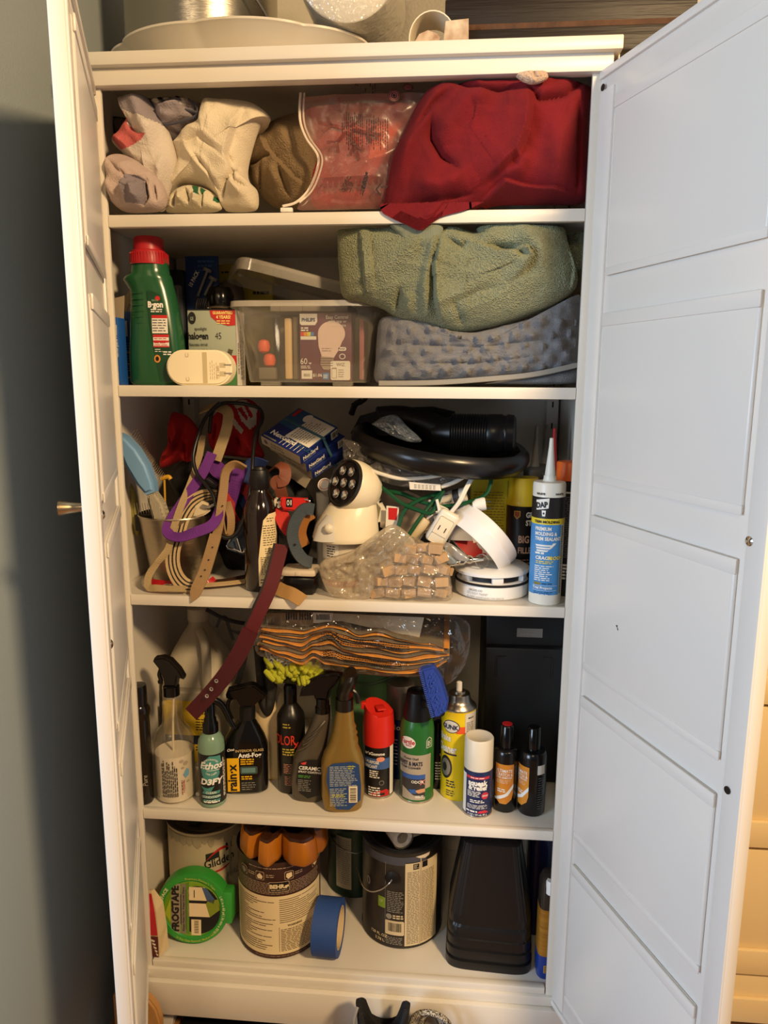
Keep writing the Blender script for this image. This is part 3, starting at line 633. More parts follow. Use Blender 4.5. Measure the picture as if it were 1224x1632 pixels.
# squeak relief
t = bottle('navy_spray_can', 'short navy aerosol can with flat white cap at the shelf front', 'spray can', .6275, .056, S4)
MB().lathe([(0, 0), (.026, 0), (.0275, .002), (.027, .005), (.027, .086), (.0262, .089), (.0265, .092), (0, .093)], 32).build('body', mat('can_navy', (34, 44, 84), .3), t)
MB().lathe([(.0272, -.0002), (.0279, .0015), (.0272, .0035)], 32).build('rim', AEROW, t)
MB().lathe([(.0268, .0915), (.0268, .148), (.025, .1505), (.022, .1505), (.020, .149), (0, .149)], 32).build('cap', mat('off_white_cap', (216, 208, 190), .4), t)
p = Print(cyl(.0271, face(.6275, .056))); p.rect(-.023, .023, .0775, .0825, 0); p.bars(-.014, .014, .0785, .0815, 1, 1, 2, .5, 0); p.txt('squeak', 0, .0655, .0145, 1, bold=.045, sx=.86); p.txt('& relief', 0, .0565, .0135, 1, bold=.045, sx=.86); p.bars(-.02, .006, .042, .054, 5, 1, 2, .45)
p.fan([(.014 + .0075 * math.cos(k * PI / 4 + .39), .045 + .0075 * math.sin(k * PI / 4 + .39)) for k in range(8)], 0, 2); p.txt('STOP', .014, .0435, .0045, 1, bold=.03); p.bars(-.014, .014, .030, .037, 2, 1, 2, .5); p.bars(-.02, .02, .018, .027, 4, 1, 2, .35); p.bars(-.022, .0, .011, .015, 1, 1, 2, .7, 0); p.fan([(.0, .0105), (.004, .015), (.014, .016), (.021, .012), (.021, .0095)], 0, 2); p.txt('8 OZ / 59 mL 85 g', 0, .0055, .0048, 1); p.rect(-.036, -.024, .006, .084, 1)
p.build('label', [mat('coral_red', (196, 48, 66), .4), WINK], t)

# two polish bottles
for k, (x, y, r, tn, lab) in enumerate(((.6795, .0715, .0225, -8, 'black polish bottle with orange label and a red sticker on its cap'), (.7285, .0665, .0255, -55, 'black polish bottle turned sideways at the right end of the row'))):
    t = bottle('scratch_remover_bottle', lab, 'bottle', x, y, S4, 0, 'scratch remover bottles')
    MB().lathe([(0, 0), (r - .002, 0), (r, .003), (r, .110), (r - .001, .119), (r - .004, .123), (.013, .1245), (0, .1245)], 32).build('body', mat('black_polish_bottle', (18, 16, 16), .22), t)
    MB().lathe([(.0125, .124), (.0118, .166), (.010, .168), (0, .1685)], 24).build('cap', GBLK, t)
    if k == 0: MB().lathe([(.0095, .1688), (.0095, .1695), (0, .1697)], 20).build('cap_sticker', RINK, t)
    p = Print(cyl(r + .0001, face(x, y, tn)))
    p.fan([(-.018, .098), (.019, .098), (.019, .04), (.016, .028), (.006, .019), (-.006, .019), (-.016, .028), (-.018, .04)], 0); p.fan([(-.018, .029), (-.004, .034), (.010, .046), (.019, .060), (.019, .052), (.008, .036), (-.006, .028), (-.016, .025)], 1, 2)
    p.txt('ULTIMATE', 0, .083, .0085, 1, sx=.82); p.txt('SCRATCH &', 0, .0755, .0085, 1, sx=.72); p.txt('SWIRL REMOVER', 0, .0705, .0052, 1, sx=.8); p.bars(-.012, .008, .042, .05, 2, 1, 2, .5); p.bars(-.014, .014, .06, .068, 3, 1, 2, .2)
    p.rect(.034, .050, .085, .103, 2); p.bars(.036, .05, .015, .08, 14, 3, 2, .35)
    p.build('label', [mat('amber_label', (216, 146, 48), .35, var=(60, (206, 120, 40), .5)), WINK, PAPER, mat('dim_print', (90, 88, 86), .5)], t)

# black case standing at the back right
t = thing('black_case', 'black plastic case standing upright in the right corner behind the bottles', 'case', (.716, .280, S4 + .0006))
MB().box(-.075, .076, -.10, .085, 0, .372, .006).build('shell', mat('matte_black_case', (14, 14, 15), .55), t)
b = MB().box(-.076, .076, -.122, -.099, .002, .285, .006)
b.build('front_panel', mat('matte_black_panel', (19, 19, 20), .5), t)
for s in (-1, 1): MB().tube([(s * .054, -.1225, .225), (s * .054, -.1225, .262), (s * .05, -.1225, .266), (s * .036, -.1225, .267)], .0016, 6, n=4).build('corner_rib', mat('case_rib', (34, 34, 36), .4), t)
p = Print(flat((0, -.1005, 0), (1, 0, 0), (0, 0, 1))); p.rect(-.014, .036, .300, .318, 0); p.bars(-.008, .03, .303, .309, 1, 1, 2, .5); p.build('paper_label', [mat('grey_tape', (120, 116, 106), .6), GREYINK], t)

# gallon jug
t = thing('vinegar_jug', 'translucent white gallon jug with yellow label standing in the back left corner', 'jug', (.043, .225, S4 + .0006))
JUG = mat('milky_jug_plastic', (184, 176, 158), .35, sss=.4)
sec = [(0, .066, .066, 0, 0, 3.6), (.008, .074, .074, 0, 0, 3.6), (.12, .074, .074, 0, 0, 3.4), (.165, .0735, .0735, 0, 0, 3.2), (.168, .0705, .0705, 0, 0, 3.2), (.175, .0705, .0705, 0, 0, 3.2), (.178, .073, .073, 0, 0, 3), (.20, .069, .069, 0, 0, 2.6), (.235, .054, .054, 0, 0, 2.3), (.265, .037, .037, 0, 0), (.285, .024, .024), (.292, .021, .021), (.31, .021, .021)]
MB().vessel(sec, 0, 44).build('body', JUG, t)
MB().tube([(.012, -.026, .283), (.030, -.055, .272), (.038, -.070, .235), (.038, -.074, .195), (.036, -.069, .170)], .0095, 10).build('handle', JUG, t)
MB().lathe([(.0225, .300), (.0225, .325), (.020, .327), (0, .327)], 24).build('cap', mat('jug_cap', (200, 192, 176), .5), t)
p = Print(flat((0, -.0748, 0), (1, 0, 0), (0, 0, 1))); p.rrect(-.055, .052, .015, .150, .006, 0); p.rect(-.054, .051, .055, .075, 1, 2); p.txt('ALSO TRY', .028, .136, .0095, 2, bold=.03); p.bars(.010, .046, .12, .132, 2, 2, 2, .5, .1); p.bars(.012, .046, .085, .113, 5, 2, 2, .4); p.bars(.01, .046, .04, .052, 2, 2, 2, .4); p.barcode(.02, .046, .016, .038, 3, 2); p.rect(-.05, -.01, .016, .05, 4, 2)
p.build('label', [mat('mustard_label', (214, 180, 50), .45), mat('label_navy', (34, 40, 62), .45), INK, PAPER, mat('leaf_green_print', (110, 136, 44), .5)], t)

# stick lying by the bottles
m = MB(); m.tube([(.088, .052, S4 + .0045), (.098, .12, S4 + .0045)], .0042, 10, n=0); m.solo('white_tube', WPL, 'short white plastic tube lying on the shelf left of the teal bottle', 'tube')

# green bucket behind
t = thing('green_bucket', 'green plastic bucket standing at the back of the bottle shelf', 'bucket', (.398, .278, S4 + .0006))
MB().lathe([(0, 0), (.072, 0), (.076, .003), (.090, .225), (.0955, .227), (.0955, .236), (.089, .236), (.074, .006), (0, .005)], 40).build('body', mat('bucket_green', (112, 160, 110), .4), t)
MB().tube([(-.094, -.01, .222), (-.062, -.072, .200), (0, -.094, .186), (.062, -.072, .200), (.094, -.01, .222)], .0022, 8).build('bail', mat('grey_green_wire', (100, 130, 100), .35), t)

# chenille wash mitt under the towels
t = thing('wash_mitt', 'lime green chenille wash mitt squashed under the orange towel pack', 'mitt', tuple(P(466, 1085, .085)))
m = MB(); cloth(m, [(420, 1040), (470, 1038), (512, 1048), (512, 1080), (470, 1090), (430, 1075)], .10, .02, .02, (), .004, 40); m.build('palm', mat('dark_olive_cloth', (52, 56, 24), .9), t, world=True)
nd = None; LIME = mat('lime_chenille', (178, 182, 48), .85, bump=('noise', 900, .5), sheen=.3)
for k in range(46):
    px = random.uniform(426, 510); py = random.uniform(1054, 1080) + (px - 425) * .06; q = P(px, py, .082 - random.random() * .012) - WLOC[t.name]
    if nd is None:
        b = MB(); b.vessel([(-.011, .0008, .0008), (-.0095, .0034, .0034), (-.004, .0042, .0042), (.004, .0044, .0044), (.0095, .0036, .0036), (.011, .0008, .0008)], 0, 8); nd = b.build('noodle', LIME, t); o = nd
    else: o = nd.copy(); COL.objects.link(o)
    o.location = q; o.scale = (1.35,) * 3; ang = math.atan2(py - 1050, px - 470); o.rotation_euler = (random.uniform(.5, 1.3), random.uniform(-.3, .3), ang * 1.0 + random.uniform(-.7, .7) + PI / 2)
m = MB(); cloth(m, [(422, 1036), (462, 1040), (474, 1056), (452, 1064), (428, 1060)], .077, .008, .005, (), .003, 60); m.solo('mesh_cuff', mat('black_white_mesh', (40, 40, 44), .8, var=(300, (190, 190, 190), .15)), 'speckled black mesh cuff beside the lime green noodles', 'cloth')

# stack of orange and grey towels in a clear bag
t = thing('towel_pack', 'pack of orange and grey striped towels in a clear plastic bag', 'towels', tuple(P(560, 1072, .12)))
def curve_z(pts, y):
    q = [P(a, b, y) for a, b in pts]
    def f(x):
        if x <= q[0].x: return q[0].z
        for a, b in zip(q, q[1:]):
            if x <= b.x: s = (x - a.x) / (b.x - a.x); s = s * s * (3 - 2 * s); return a.z + (b.z - a.z) * s
        return q[-1].z
    return f
Y0 = .058
bot = curve_z([(412, 1036), (450, 1050), (482, 1062), (500, 1052), (520, 1064), (545, 1064), (570, 1068), (610, 1073), (655, 1074), (690, 1066), (716, 1052)], Y0)
topc = curve_z([(412, 996), (450, 1001), (480, 1003), (520, 995), (545, 996), (572, 1009), (600, 1004), (640, 1015), (680, 1022), (716, 1032)], Y0)
mid = curve_z([(412, 1016), (450, 1024), (482, 1030), (500, 1020), (525, 1012), (550, 1030), (580, 1034), (640, 1044), (680, 1040), (716, 1042)], Y0)
NL = 12; xl, xr = P(414, 1015, Y0).x, P(712, 1042, Y0).x
for i in range(NL):
    secs = []; a0 = (i + (.14 if i % 2 else 0)) / NL; a1 = (i + 1 + (0 if i % 2 else .14)) / NL
    def lay(x, a):
        b_, m_, t_ = bot(x), mid(x), topc(x); return b_ + (m_ - b_) * (a * 2) if a < .5 else m_ + (t_ - m_) * (a * 2 - 1)
    for k in range(61):
        q = k / 60; x = xl + (xr - xl) * q + (.006 * math.sin(i * 2.1) if k in (0, 60) else 0); z0 = lay(x, a0); z1 = lay(x, a1); jy = .004 * math.sin(i * 1.7 + q * 5) + .003 * math.sin(q * 23 + i); e = (z1 - z0) * .5; c = (z0 + z1) / 2
        sh = 1 if 0 < k < 60 else .6
        secs.append([(x, Y0 + jy + e * .1, c - e * .5 * sh), (x, Y0 + jy - e * .75, c - e * .25 * sh), (x, Y0 + jy - e * .95, c), (x, Y0 + jy - e * .75, c + e * .3 * sh), (x, Y0 + jy + e * .1, c + e * .55 * sh), (x, Y0 + .2, c + e * .55), (x, Y0 + .2, c - e * .5)])
    MB().loft(secs).build('towel', [mat('towel_orange', (236, 158, 62), .95, bump=('noise', 700, .4), sheen=.3), mat('towel_grey', (120, 108, 88), .95, bump=('noise', 700, .4), sheen=.3)][i % 2 if i not in (1,) else 1], t, world=True)
m = MB(); cloth(m, [(408, 984), (470, 975), (560, 976), (650, 981), (738, 986), (749, 1020), (740, 1062), (716, 1090), (702, 1086), (690, 1074), (655, 1079), (560, 1073), (500, 1064), (440, 1050), (408, 1040)], Y0 - .004, .011, .12, [('r', [(588, 982), (625, 1000), (672, 1016)], .006, .004), ('c', [(672, 1016), (700, 1030), (716, 1085)], .006, .006), ('r', [(720, 990), (735, 1050)], .006, .008), ('r', [(410, 1000), (440, 990)], .004, .005)], .005, 45, fine=.0012)
m.build('plastic_wrap', film('clear_wrap', (120, 116, 110), .015, .07, (55, .9)), t, world=True)
S_ = lambda u, v, o: P(u, v, Y0 + .018 - o) - WLOC[t.name]
p = Print(S_, 40); p.poly([(424, 1002), (424, 977), (500, 976), (500, 1000)], 0, 1); p.poly([(498, 992), (498, 976), (676, 984), (668, 1018), (640, 1012), (580, 998), (545, 990)], 1, 1); p.poly([(499, 993), (499, 976), (531, 977), (528, 993)], 2, 2)
for k in range(11): p.poly([(504 + k * 2, 979), (504 + k * 2, 988), (505.2 + k * 2, 988), (505.2 + k * 2, 979)], 3, 3)
for k in range(10): p.poly([(455 + (k % 5) * 4 + (k > 4) * 22, 975), (455 + (k % 5) * 4 + (k > 4) * 22, 988), (457.5 + (k % 5) * 4 + (k > 4) * 22, 988), (457.5 + (k % 5) * 4 + (k > 4) * 22, 975)], 3, 3)
p.build('paper_insert', [mat('brown_card', (150, 128, 100), .7), mat('grey_paper', (196, 184, 162), .7), PAPER, INK], t)
sp = MB(); S2_ = lambda u, v, o: P(u, v, Y0 - .014) - WLOC[t.name]
p = Print(S2_, 40); random.seed(3)
for x0, y0_, x1, y1, n in ((512, 1012, 652, 1034, 4), (515, 1040, 640, 1062, 4)):
    for i in range(n):
        q = 0
        while q < 1:
            e = q + random.uniform(.01, .03); wob = -6 * math.exp(-((q - .12) / .1) ** 2)
            pts = [(x0 + (x1 - x0) * c, y0_ + i * 3.4 + (y1 - y0_) * .7 * c + wob) for c in (q, min(e, 1))]
            p.poly([(pts[0][0], pts[0][1] + 1.7), (pts[1][0], pts[1][1] + 1.7), (pts[1][0], pts[1][1]), (pts[0][0], pts[0][1])], 0, 1); q = e + .006
p.build('bag_print', INK, t)

# dark red dog leash hanging from the shelf above
t = thing('red_leash', 'dark red dog leash hanging over the shelf edge down to the jug', 'leash', tuple(P(380, 1000, -.02)))
WEB = mat('maroon_webbing', (84, 14, 24), .7, bump=('wave', 260, .4, (0, 0, 1))); LEA = mat('maroon_leather', (72, 12, 22), .45)
m = MB(); m.ribbon([P(448, 868, .028), P(440, 900, .012), P(430, 935, -.006), P(412, 975, -.018), P(396, 1010, -.022)], .027, .003, 0, stripes=[(-1, .72, 0), (.72, 1, 1)]); m.build('webbing', [WEB, mat('black_edging', (24, 18, 18), .6)], t, world=True)
m = MB(); m.ribbon([P(399, 1005, -.024), P(382, 1040, -.026), P(362, 1072, -.02), P(338, 1102, -.008), P(318, 1124, .0), P(305, 1138, .002)], .029, .004); m.build('leather_end', LEA, t, world=True)
for q in ((345, 1085), (337, 1098), (330, 1109)):
    c = P(*q, -.0175); MB().lathe([(.0016, 0), (.0022, .001), (.0036, .0012), (.004, 0)], 14, 0, Matrix.Translation(c - WLOC[t.name]) @ Matrix.Rotation(PI / 2, 4, 'X')).build('grommet', CHROME, t)

# black straps hanging behind the leash
m = MB(); m.tube([P(330, 972, .05), P(355, 985, .08), P(380, 992, .1), P(410, 996, .12), P(420, 1003, .1)], .004, 8)
m.solo('black_cable', BLK, 'thin black cable stretched under the third shelf behind the red leash', 'cable')
m = MB(); m.ribbon([P(345, 1000, .13), P(352, 985, .13), P(360, 985, .13), P(366, 1005, .13), P(372, 1020, .13)], .006, .002); m.ribbon([P(396, 1015, .1), P(390, 1045, .1), P(383, 1075, .1), P(378, 1090, .1)], .011, .003)
m.ribbon([P(366, 1005, .13), P(385, 1010, .12), P(396, 1015, .1)], .006, .002)
m.solo('black_strap', BLK, 'narrow black strap with a loop hanging beside the gallon jug', 'strap')
# ================================================================ bottom shelf: paint cans, tape, planters
def can(t, r, H, bodym, lidm, rimm, lid_z=.008):
    MB().lathe([(0, 0), (r - .003, 0), (r, .002), (r, .005), (r - .0015, .007), (r - .0015, H - .008), (r, H - .006), (r, H - .001)], 56).build('body', bodym, t)
    MB().lathe([(r + .0002, H - .0015), (r + .0004, H), (r - .006, H), (r - .007, H - .004), (r - .012, H - .004), (r - .013, H - .001), (r - .016, H - .001), (r - .018, H - .004)], 56).build('rim', rimm, t)
    return MB().lathe([(0, H - lid_z), (r - .022, H - lid_z), (r - .020, H - .002), (r - .0165, H - .0015)], 48).build('lid', lidm, t)
# white brand can with drips
t = thing('paint_can', 'white paint can with grey drips down its side behind the green tape roll', 'paint can', (.0585, .184, S5 + .0006))
can(t, .0843, .212, mat('dirty_white_can', (206, 192, 162), .5, var=(9, (188, 170, 138), .6)), mat('dirty_lid', (112, 98, 76), .5, .4), mat('grey_rim', (118, 110, 96), .35, .8))
a = face(.0585, .184, -10); p = Print(cyl(.0829, a)); DRIP = mat('paint_drip', (150, 140, 116), .45)
random.seed(11)
q = -.085
while q < .09:
    w_ = random.uniform(.012, .024); d = random.uniform(.012, .03); p.fan([(q, .204), (q + w_, .204), (q + w_ * .9, .204 - d * .8), (q + w_ * .55, .204 - d), (q + w_ * .1, .204 - d * .7)], 0, 4); q += w_ * .93
p.fan([(.054, .19), (.062, .19), (.0605, .15), (.060, .105), (.058, .098), (.056, .105), (.0555, .15)], 0, 5)
p.fan([(.008, .148), (.036, .152), (.036, .168), (.008, .164)], 1, 1); p.fan([(.050, .160), (.064, .164), (.064, .182), (.050, .178)], 1, 1)
def arcband(p, u0, u1, vf, th, mi, o):
    n = 16; up = [(u0 + (u1 - u0) * k / n, vf(k / n) + th * math.sin(PI * k / n)) for k in range(n + 1)]; dn = [(u0 + (u1 - u0) * k / n, vf(k / n)) for k in range(n, -1, -1)]
    for k in range(n): p.add([p.S(*x, o * .00035) for x in (up[k], up[k + 1], (up[k + 1][0], vf((k + 1) / n)), (up[k][0], vf(k / n)))], [(0, 1, 2, 3)], mi)
arcband(p, .006, .070, lambda k: .146 + .016 * k + .013 * math.sin(PI * k), .006, 2, 2); arcband(p, .010, .068, lambda k: .122 + .014 * k - .004 * math.sin(PI * k), -.005, 2, 2)
p.txt('Glidden', .037, .135, .026, 1, bold=.015, rot=6, sx=.78); p.txt('WALL', .066, .098, .020, 3, bold=.01, slant=.3, rot=4, sx=.7)
p.build('label', [DRIP, mat('label_black_green', (30, 36, 34), .4), mat('label_red', (176, 40, 34), .4), GREYINK], t)
for s in (-1, 1):
    aa = math.radians(a + s * 92); MB().lathe([(0, .006), (.007, .005), (.009, .001), (.011, 0)], 16, 0, Matrix.Translation((.083 * math.cos(aa), .083 * math.sin(aa), .150)) @ Matrix.Rotation(aa + PI / 2, 4, 'Z') @ Matrix.Rotation(PI / 2, 4, 'X')).build('handle_ear', mat('ear_grey', (90, 84, 74), .4, .6), t)
MB().extr([(-.010, 0), (.010, 0), (.013, .014), (-.013, .014)], -.018, .018, .002, M=Matrix.Translation((-.008, -.045, .2125))).build('opener_clip', BLK, t)

# green masking-tape roll in its case, leaning
t = thing('masking_tape_case', 'green round masking tape case leaning on the drip-stained paint can', 'tape', (.066, .046, S5 + .0040), 2, None, -6)
GT = mat('green_case_plastic', (52, 146, 54), .35); r = .0735; MM = Matrix.Translation((0, 0, r)) @ Matrix.Rotation(PI / 2, 4, 'X')
b = MB(); b.lathe([(0, -.033), (r - .003, -.033), (r, -.031), (r, -.003), (r - .002, 0), (.060, 0), (.058, -.0025), (0, -.0025)], 56, 0, MM)
b.box(r - .012, r + .008, -.001, .031, r - .028, r + .038, .004); b.box(r + .0070, r + .0086, .006, .016, r - .012, r + .006); b.build('case', GT, t)
p = Print(flat((0, .0022, r), (1, 0, 0), (0, 0, 1)))
p.oval(0, 0, .0575, .0575, 0, 1, 40); p.oval(.012, -.002, .045, .050, 1, 2, 36); p.fan([(-.012, .053), (-.006, .057), (-.006, -.054), (-.012, -.052)], 2, 3)
p.fan([(-.008, .046), (.026, .046), (.038, .02), (.036, .018), (-.008, .018)], 3, 3); p.fan([(.020, .046), (.030, .044), (.046, .022), (.044, .012), (.030, .018)], 4, 4); p.fan([(-.008, .012), (.028, .012), (.036, -.016), (-.008, -.016)], 3, 3); p.fan([(.028, .012), (.034, .020), (.054, .022), (.056, .0), (.036, -.016)], 5, 4)
p.fan([(-.002, -.022), (.018, -.022), (.018, -.055), (-.002, -.055)], 3, 3)
for k in range(8): p.rect(.004, .013, -.050 + k * .0034, -.0485 + k * .0034, 6, 4)
p.rect(-.043, -.024, -.052, .052, 7, 3); p.txt('FROGTAPE', -.0275, 0, .0195, 6, rot=90, bold=.05, o=5); p.rect(-.022, -.013, -.053, .052, 8, 3); p.txt('Keeps Paint Out. Keeps Lines Sharp.', -.0155, 0, .0063, 6, rot=90, bold=.01, o=5)
p.fan([(-.056, -.012), (-.044, .02), (-.044, -.03)], 9, 2)
p.rect(.004, .0055, .024, .04, 6, 5)
p.build('label', [mat('leaf_green_label', (92, 140, 30), .4, var=(26, (132, 168, 40), .5)), INK, mat('moss_green', (96, 132, 40), .4), mat('cream_print', (226, 206, 166), .4), mat('slate_blue', (66, 88, 124), .4), mat('olive_print', (122, 138, 38), .4), mat('black_print', (30, 26, 24), .5), mat('warm_grey_print', (150, 138, 116), .4), mat('warm_grey_two', (128, 122, 104), .4), mat('lime_glow_print', (170, 180, 50), .5)], t)
p = Print(flat((0, -.0003, r), (1, 0, 0), (0, 0, 1))); p.txt('MULTI-SURFACE', 0, 0, .0095, 0, arc=.0615, rot=172, bold=.03); p.txt('Premium Painter’s Tape', 0, 0, .0068, 1, arc=.062, rot=72, bold=.0); p.txt('1.41 in x 60 yd | 36 mm x 55 m', 0, 0, .0075, 0, arc=.0625, rot=-10, bold=.01, sx=.85); p.txt('21 Day Clean Removal | Medium Adhesion', 0, 0, .0062, 1, arc=-.068, rot=-78, sx=.9)
p.build('lettering', [mat('cream_ink', (226, 222, 180), .5), mat('lime_text', (190, 200, 80), .5)], t)

# red and cream packet by the left wall
t = thing('seed_packet', 'red and cream paper packet standing against the left inner wall', 'packet', (.0035, .008, S5 + .0040), 0)
b = MB(); b.loft([[(-.010, 0, 0), (.010, 0, 0), (.018, .026, 0), (-.010, .026, 0)], [(-.012, -.002, .05), (.012, -.004, .05), (.017, .026, .05), (-.011, .026, .05)], [(-.012, .002, .10), (.008, .0, .10), (.012, .026, .104), (-.010, .026, .104)], [(-.010, .010, .138), (-.004, .010, .138), (-.002, .020, .134), (-.010, .020, .134)]], 0, False).build('pouch', mat('cream_packet_paper', (214, 190, 146), .7, bump=('noise', 60, .5)), t)
p = Print(lambda u, v, o: Vector((u + .0005, -.0018 - o - .0025 * (1 - abs(v - .05) / .05) + max(0, v - .1) * .22, v))); p.fan([(-.0115, .052), (.010, .052), (.006, .10), (-.003, .134), (-.0085, .134), (-.0105, .1)], 0, 2); p.fan([(-.0095, .002), (.009, .002), (.0105, .050), (-.011, .050)], 1, 2)
for k in range(5): p.fan([(-.004 + k * .002, .044 - k * .008), (.004 + k * .0012, .041 - k * .008), (.003 + k * .0012, .037 - k * .008), (-.003 + k * .002, .039 - k * .008)], 2, 4)
p.build('print', [mat('packet_red', (176, 30, 40), .4), mat('packet_maroon', (84, 24, 26), .4), mat('packet_white', (220, 206, 180), .5)], t)

# brown labelled can
t = thing('stain_can', 'brown and cream labelled gallon can under the carved wooden piece', 'paint can', (.233, .110, S5 + .0006))
BR = mat('label_brown', (64, 40, 34), .4); can(t, .0843, .212, BR, mat('dark_lid', (46, 42, 28), .35, .5), mat('black_rim', (40, 36, 30), .3, .7))
a = face(.233, .11, -3); p = Print(cyl(.0830, a)); p.rect(-.118, .108, .010, .138, 0); p.rect(-.122, -.118, .0, .20, 4)
p.bars(-.10, -.006, .018, .132, 24, 1, 2, .32, .75, (.02, .06)); p.bars(.002, .10, .078, .132, 12, 1, 2, .32, .6, (.02, .06)); p.bars(.004, .09, .016, .066, 14, 1, 2, .45, .06, (.004, .012)); p.txt('WARNING', .032, .070, .0062, 1, bold=.03); p.rect(.0005, .0013, .016, .07, 1, 2)
for k, u in enumerate((-.075, -.035, .022, .085)):
    p.rrect(u - .009, u + .009, .172, .190, .003, 2, 2); p.rrect(u - .008, u + .008, .173, .189, .003, 4, 3)
    if k == 1: p.fan([(u - .006, .181), (u, .187), (u + .006, .181), (u + .0045, .175), (u - .0045, .175)], 0, 4)
    elif k == 0: p.oval(u, .181, .006, .006, 3, 4)
    else: p.fan([(u - .005, .186), (u + .005, .187), (u + .006, .178), (u - .002, .174), (u - .006, .179)], 0, 4)
    p.bars(u + .012, u + .032, .178, .186, 2, 2, 2, .4)
p.bars(-.10, .10, .142, .168, 8, 2, 2, .32, .03, (.003, .01)); p.rrect(-.017, .022, .148, .170, .002, 2, 4); p.rrect(-.016, .021, .149, .169, .002, 5, 5); p.txt('BEHR', -.001, .157, .0115, 0, bold=.05, o=7); p.fan([(.012, .158), (.014, .162), (.020, .163), (.021, .159), (.018, .158), (.0175, .156), (.014, .156)], 0, 7); p.bars(-.013, .018, .1505, .155, 1, 2, 6, .4, 0)
p.bars(-.06, .07, .196, .20, 1, 2, 2, .4, 0); p.bars(-.05, .08, .003, .008, 1, 2, 2, .4, 0)
p.build('label', [mat('tan_label', (224, 204, 160), .5), mat('brown_text', (92, 72, 54), .5), mat('label_tan_ink', (176, 152, 124), .5), GREYINK, BR, INK], t)
m = Print(lambda u, v, o: Vector((u, v, .2045 + o))); m.fan([(-.03, -.058), (.0, -.044), (.034, -.045), (.045, -.036), (.03, -.03), (-.01, -.035)], 0, 1); m.build('paint_on_lid', mat('lime_paint', (186, 186, 60), .4), t)

# carved wooden piece
WOOD = mat('orange_varnished_wood', (196, 122, 24), .4, var=(16, (124, 64, 10), .6, (1, 1, .3))); WSHADE = mat('shaded_wood_top', (70, 36, 16), .35, var=(14, (40, 20, 10), .5))  # the top's deeper brown paints in the shade cast by the shelf above
t = thing('carved_wood', 'orange brown carved wooden piece with scalloped sides resting on the brown can', 'wood carving', (.250, .099, S5 + .2134))
key = [(-180, .088), (-160, .096), (-142, .100), (-128, .100), (-119, .064), (-112, .100), (-100, .104), (-91, .080), (-85, .060), (-79, .078), (-70, .098), (-56, .112), (-44, .110), (-33, .092), (-24, .098), (-8, .094), (10, .078), (40, .07), (90, .07), (140, .074), (180, .088)]
def rr(a):
    for (a0, r0), (a1, r1) in zip(key, key[1:]):
        if a0 <= a <= a1: s = (a - a0) / (a1 - a0); s = s * s * (3 - 2 * s); return r0 + (r1 - r0) * s
def ring(k, z, dz=0): return [((rr(-180 + 360 * i / 120) * k) * math.cos(math.radians(-180 + 3 * i)), (rr(-180 + 3 * i) * k) * math.sin(math.radians(-180 + 3 * i)), z + dz * math.sin(math.radians(3 * i) * 5)) for i in range(120)]
MB().loft([ring(.80, .0), ring(.90, .003), ring(.95, .012), ring(.93, .03), ring(.90, .046), ring(.875, .050)]).build('scalloped_side', WOOD, t)
MB().loft([ring(.874, .0485), ring(.85, .056), ring(.70, .0575), ring(.55, .050), ring(.1, .050)]).build('top', WSHADE, t)

# blue tape roll
t = thing('blue_tape_roll', 'roll of blue painter’s tape standing on edge against the brown can', 'tape', (.3415, .060, S5 + .0006), -3)
MX = Matrix.Translation((0, 0, .0535)) @ Matrix.Rotation(PI / 2, 4, 'Y')
MB().lathe([(.0400, -.0245), (.0535, -.0245), (.0535, .0245), (.0400, .0245)], 56, 0, MX, True).build('tape', mat('painters_blue', (40, 74, 142), .65, bump=('noise', 300, .1)), t)
MB().lathe([(.0395, -.0243), (.0395, .0243), (.0375, .0243), (.0375, -.0243), (.0395, -.0243)], 48, 0, MX).build('core', mat('cardboard_core', (206, 184, 146), .8), t)
p = Print(lambda u, v, o: MX @ Vector(((.0376 - o) * math.cos(u / .0376), (.0376 - o) * math.sin(u / .0376), v)))
for k in range(7): p.bars(-.11 + k * .033, -.09 + k * .033, -.016, .016, 3, k % 2, 1, .3, .2)
p.build('core_print', [RINK, INK], t)

# green can in the back
t = thing('small_green_can', 'dark green paint can with black lid hidden behind the blue tape roll', 'paint can', (.372, .275, S5 + .0006))
can(t, .066, .165, mat('dark_green_can', (16, 50, 36), .35), BLK, BLK); p = Print(cyl(.0646, face(.372, .275))); p.rect(-.05, -.012, .02, .145, 0); p.bars(-.046, -.014, .03, .14, 22, 1, 2, .4, .1); p.bars(.02, .05, .04, .07, 5, 0, 2, .3); p.build('label', [mat('dull_label', (170, 160, 140), .5), GREYINK], t)
MB().tube([(-.055, -.036, .13), (-.03, -.066, .125), (.01, -.075, .118), (.05, -.05, .125)], .0012, 6).build('bail', STEEL, t)

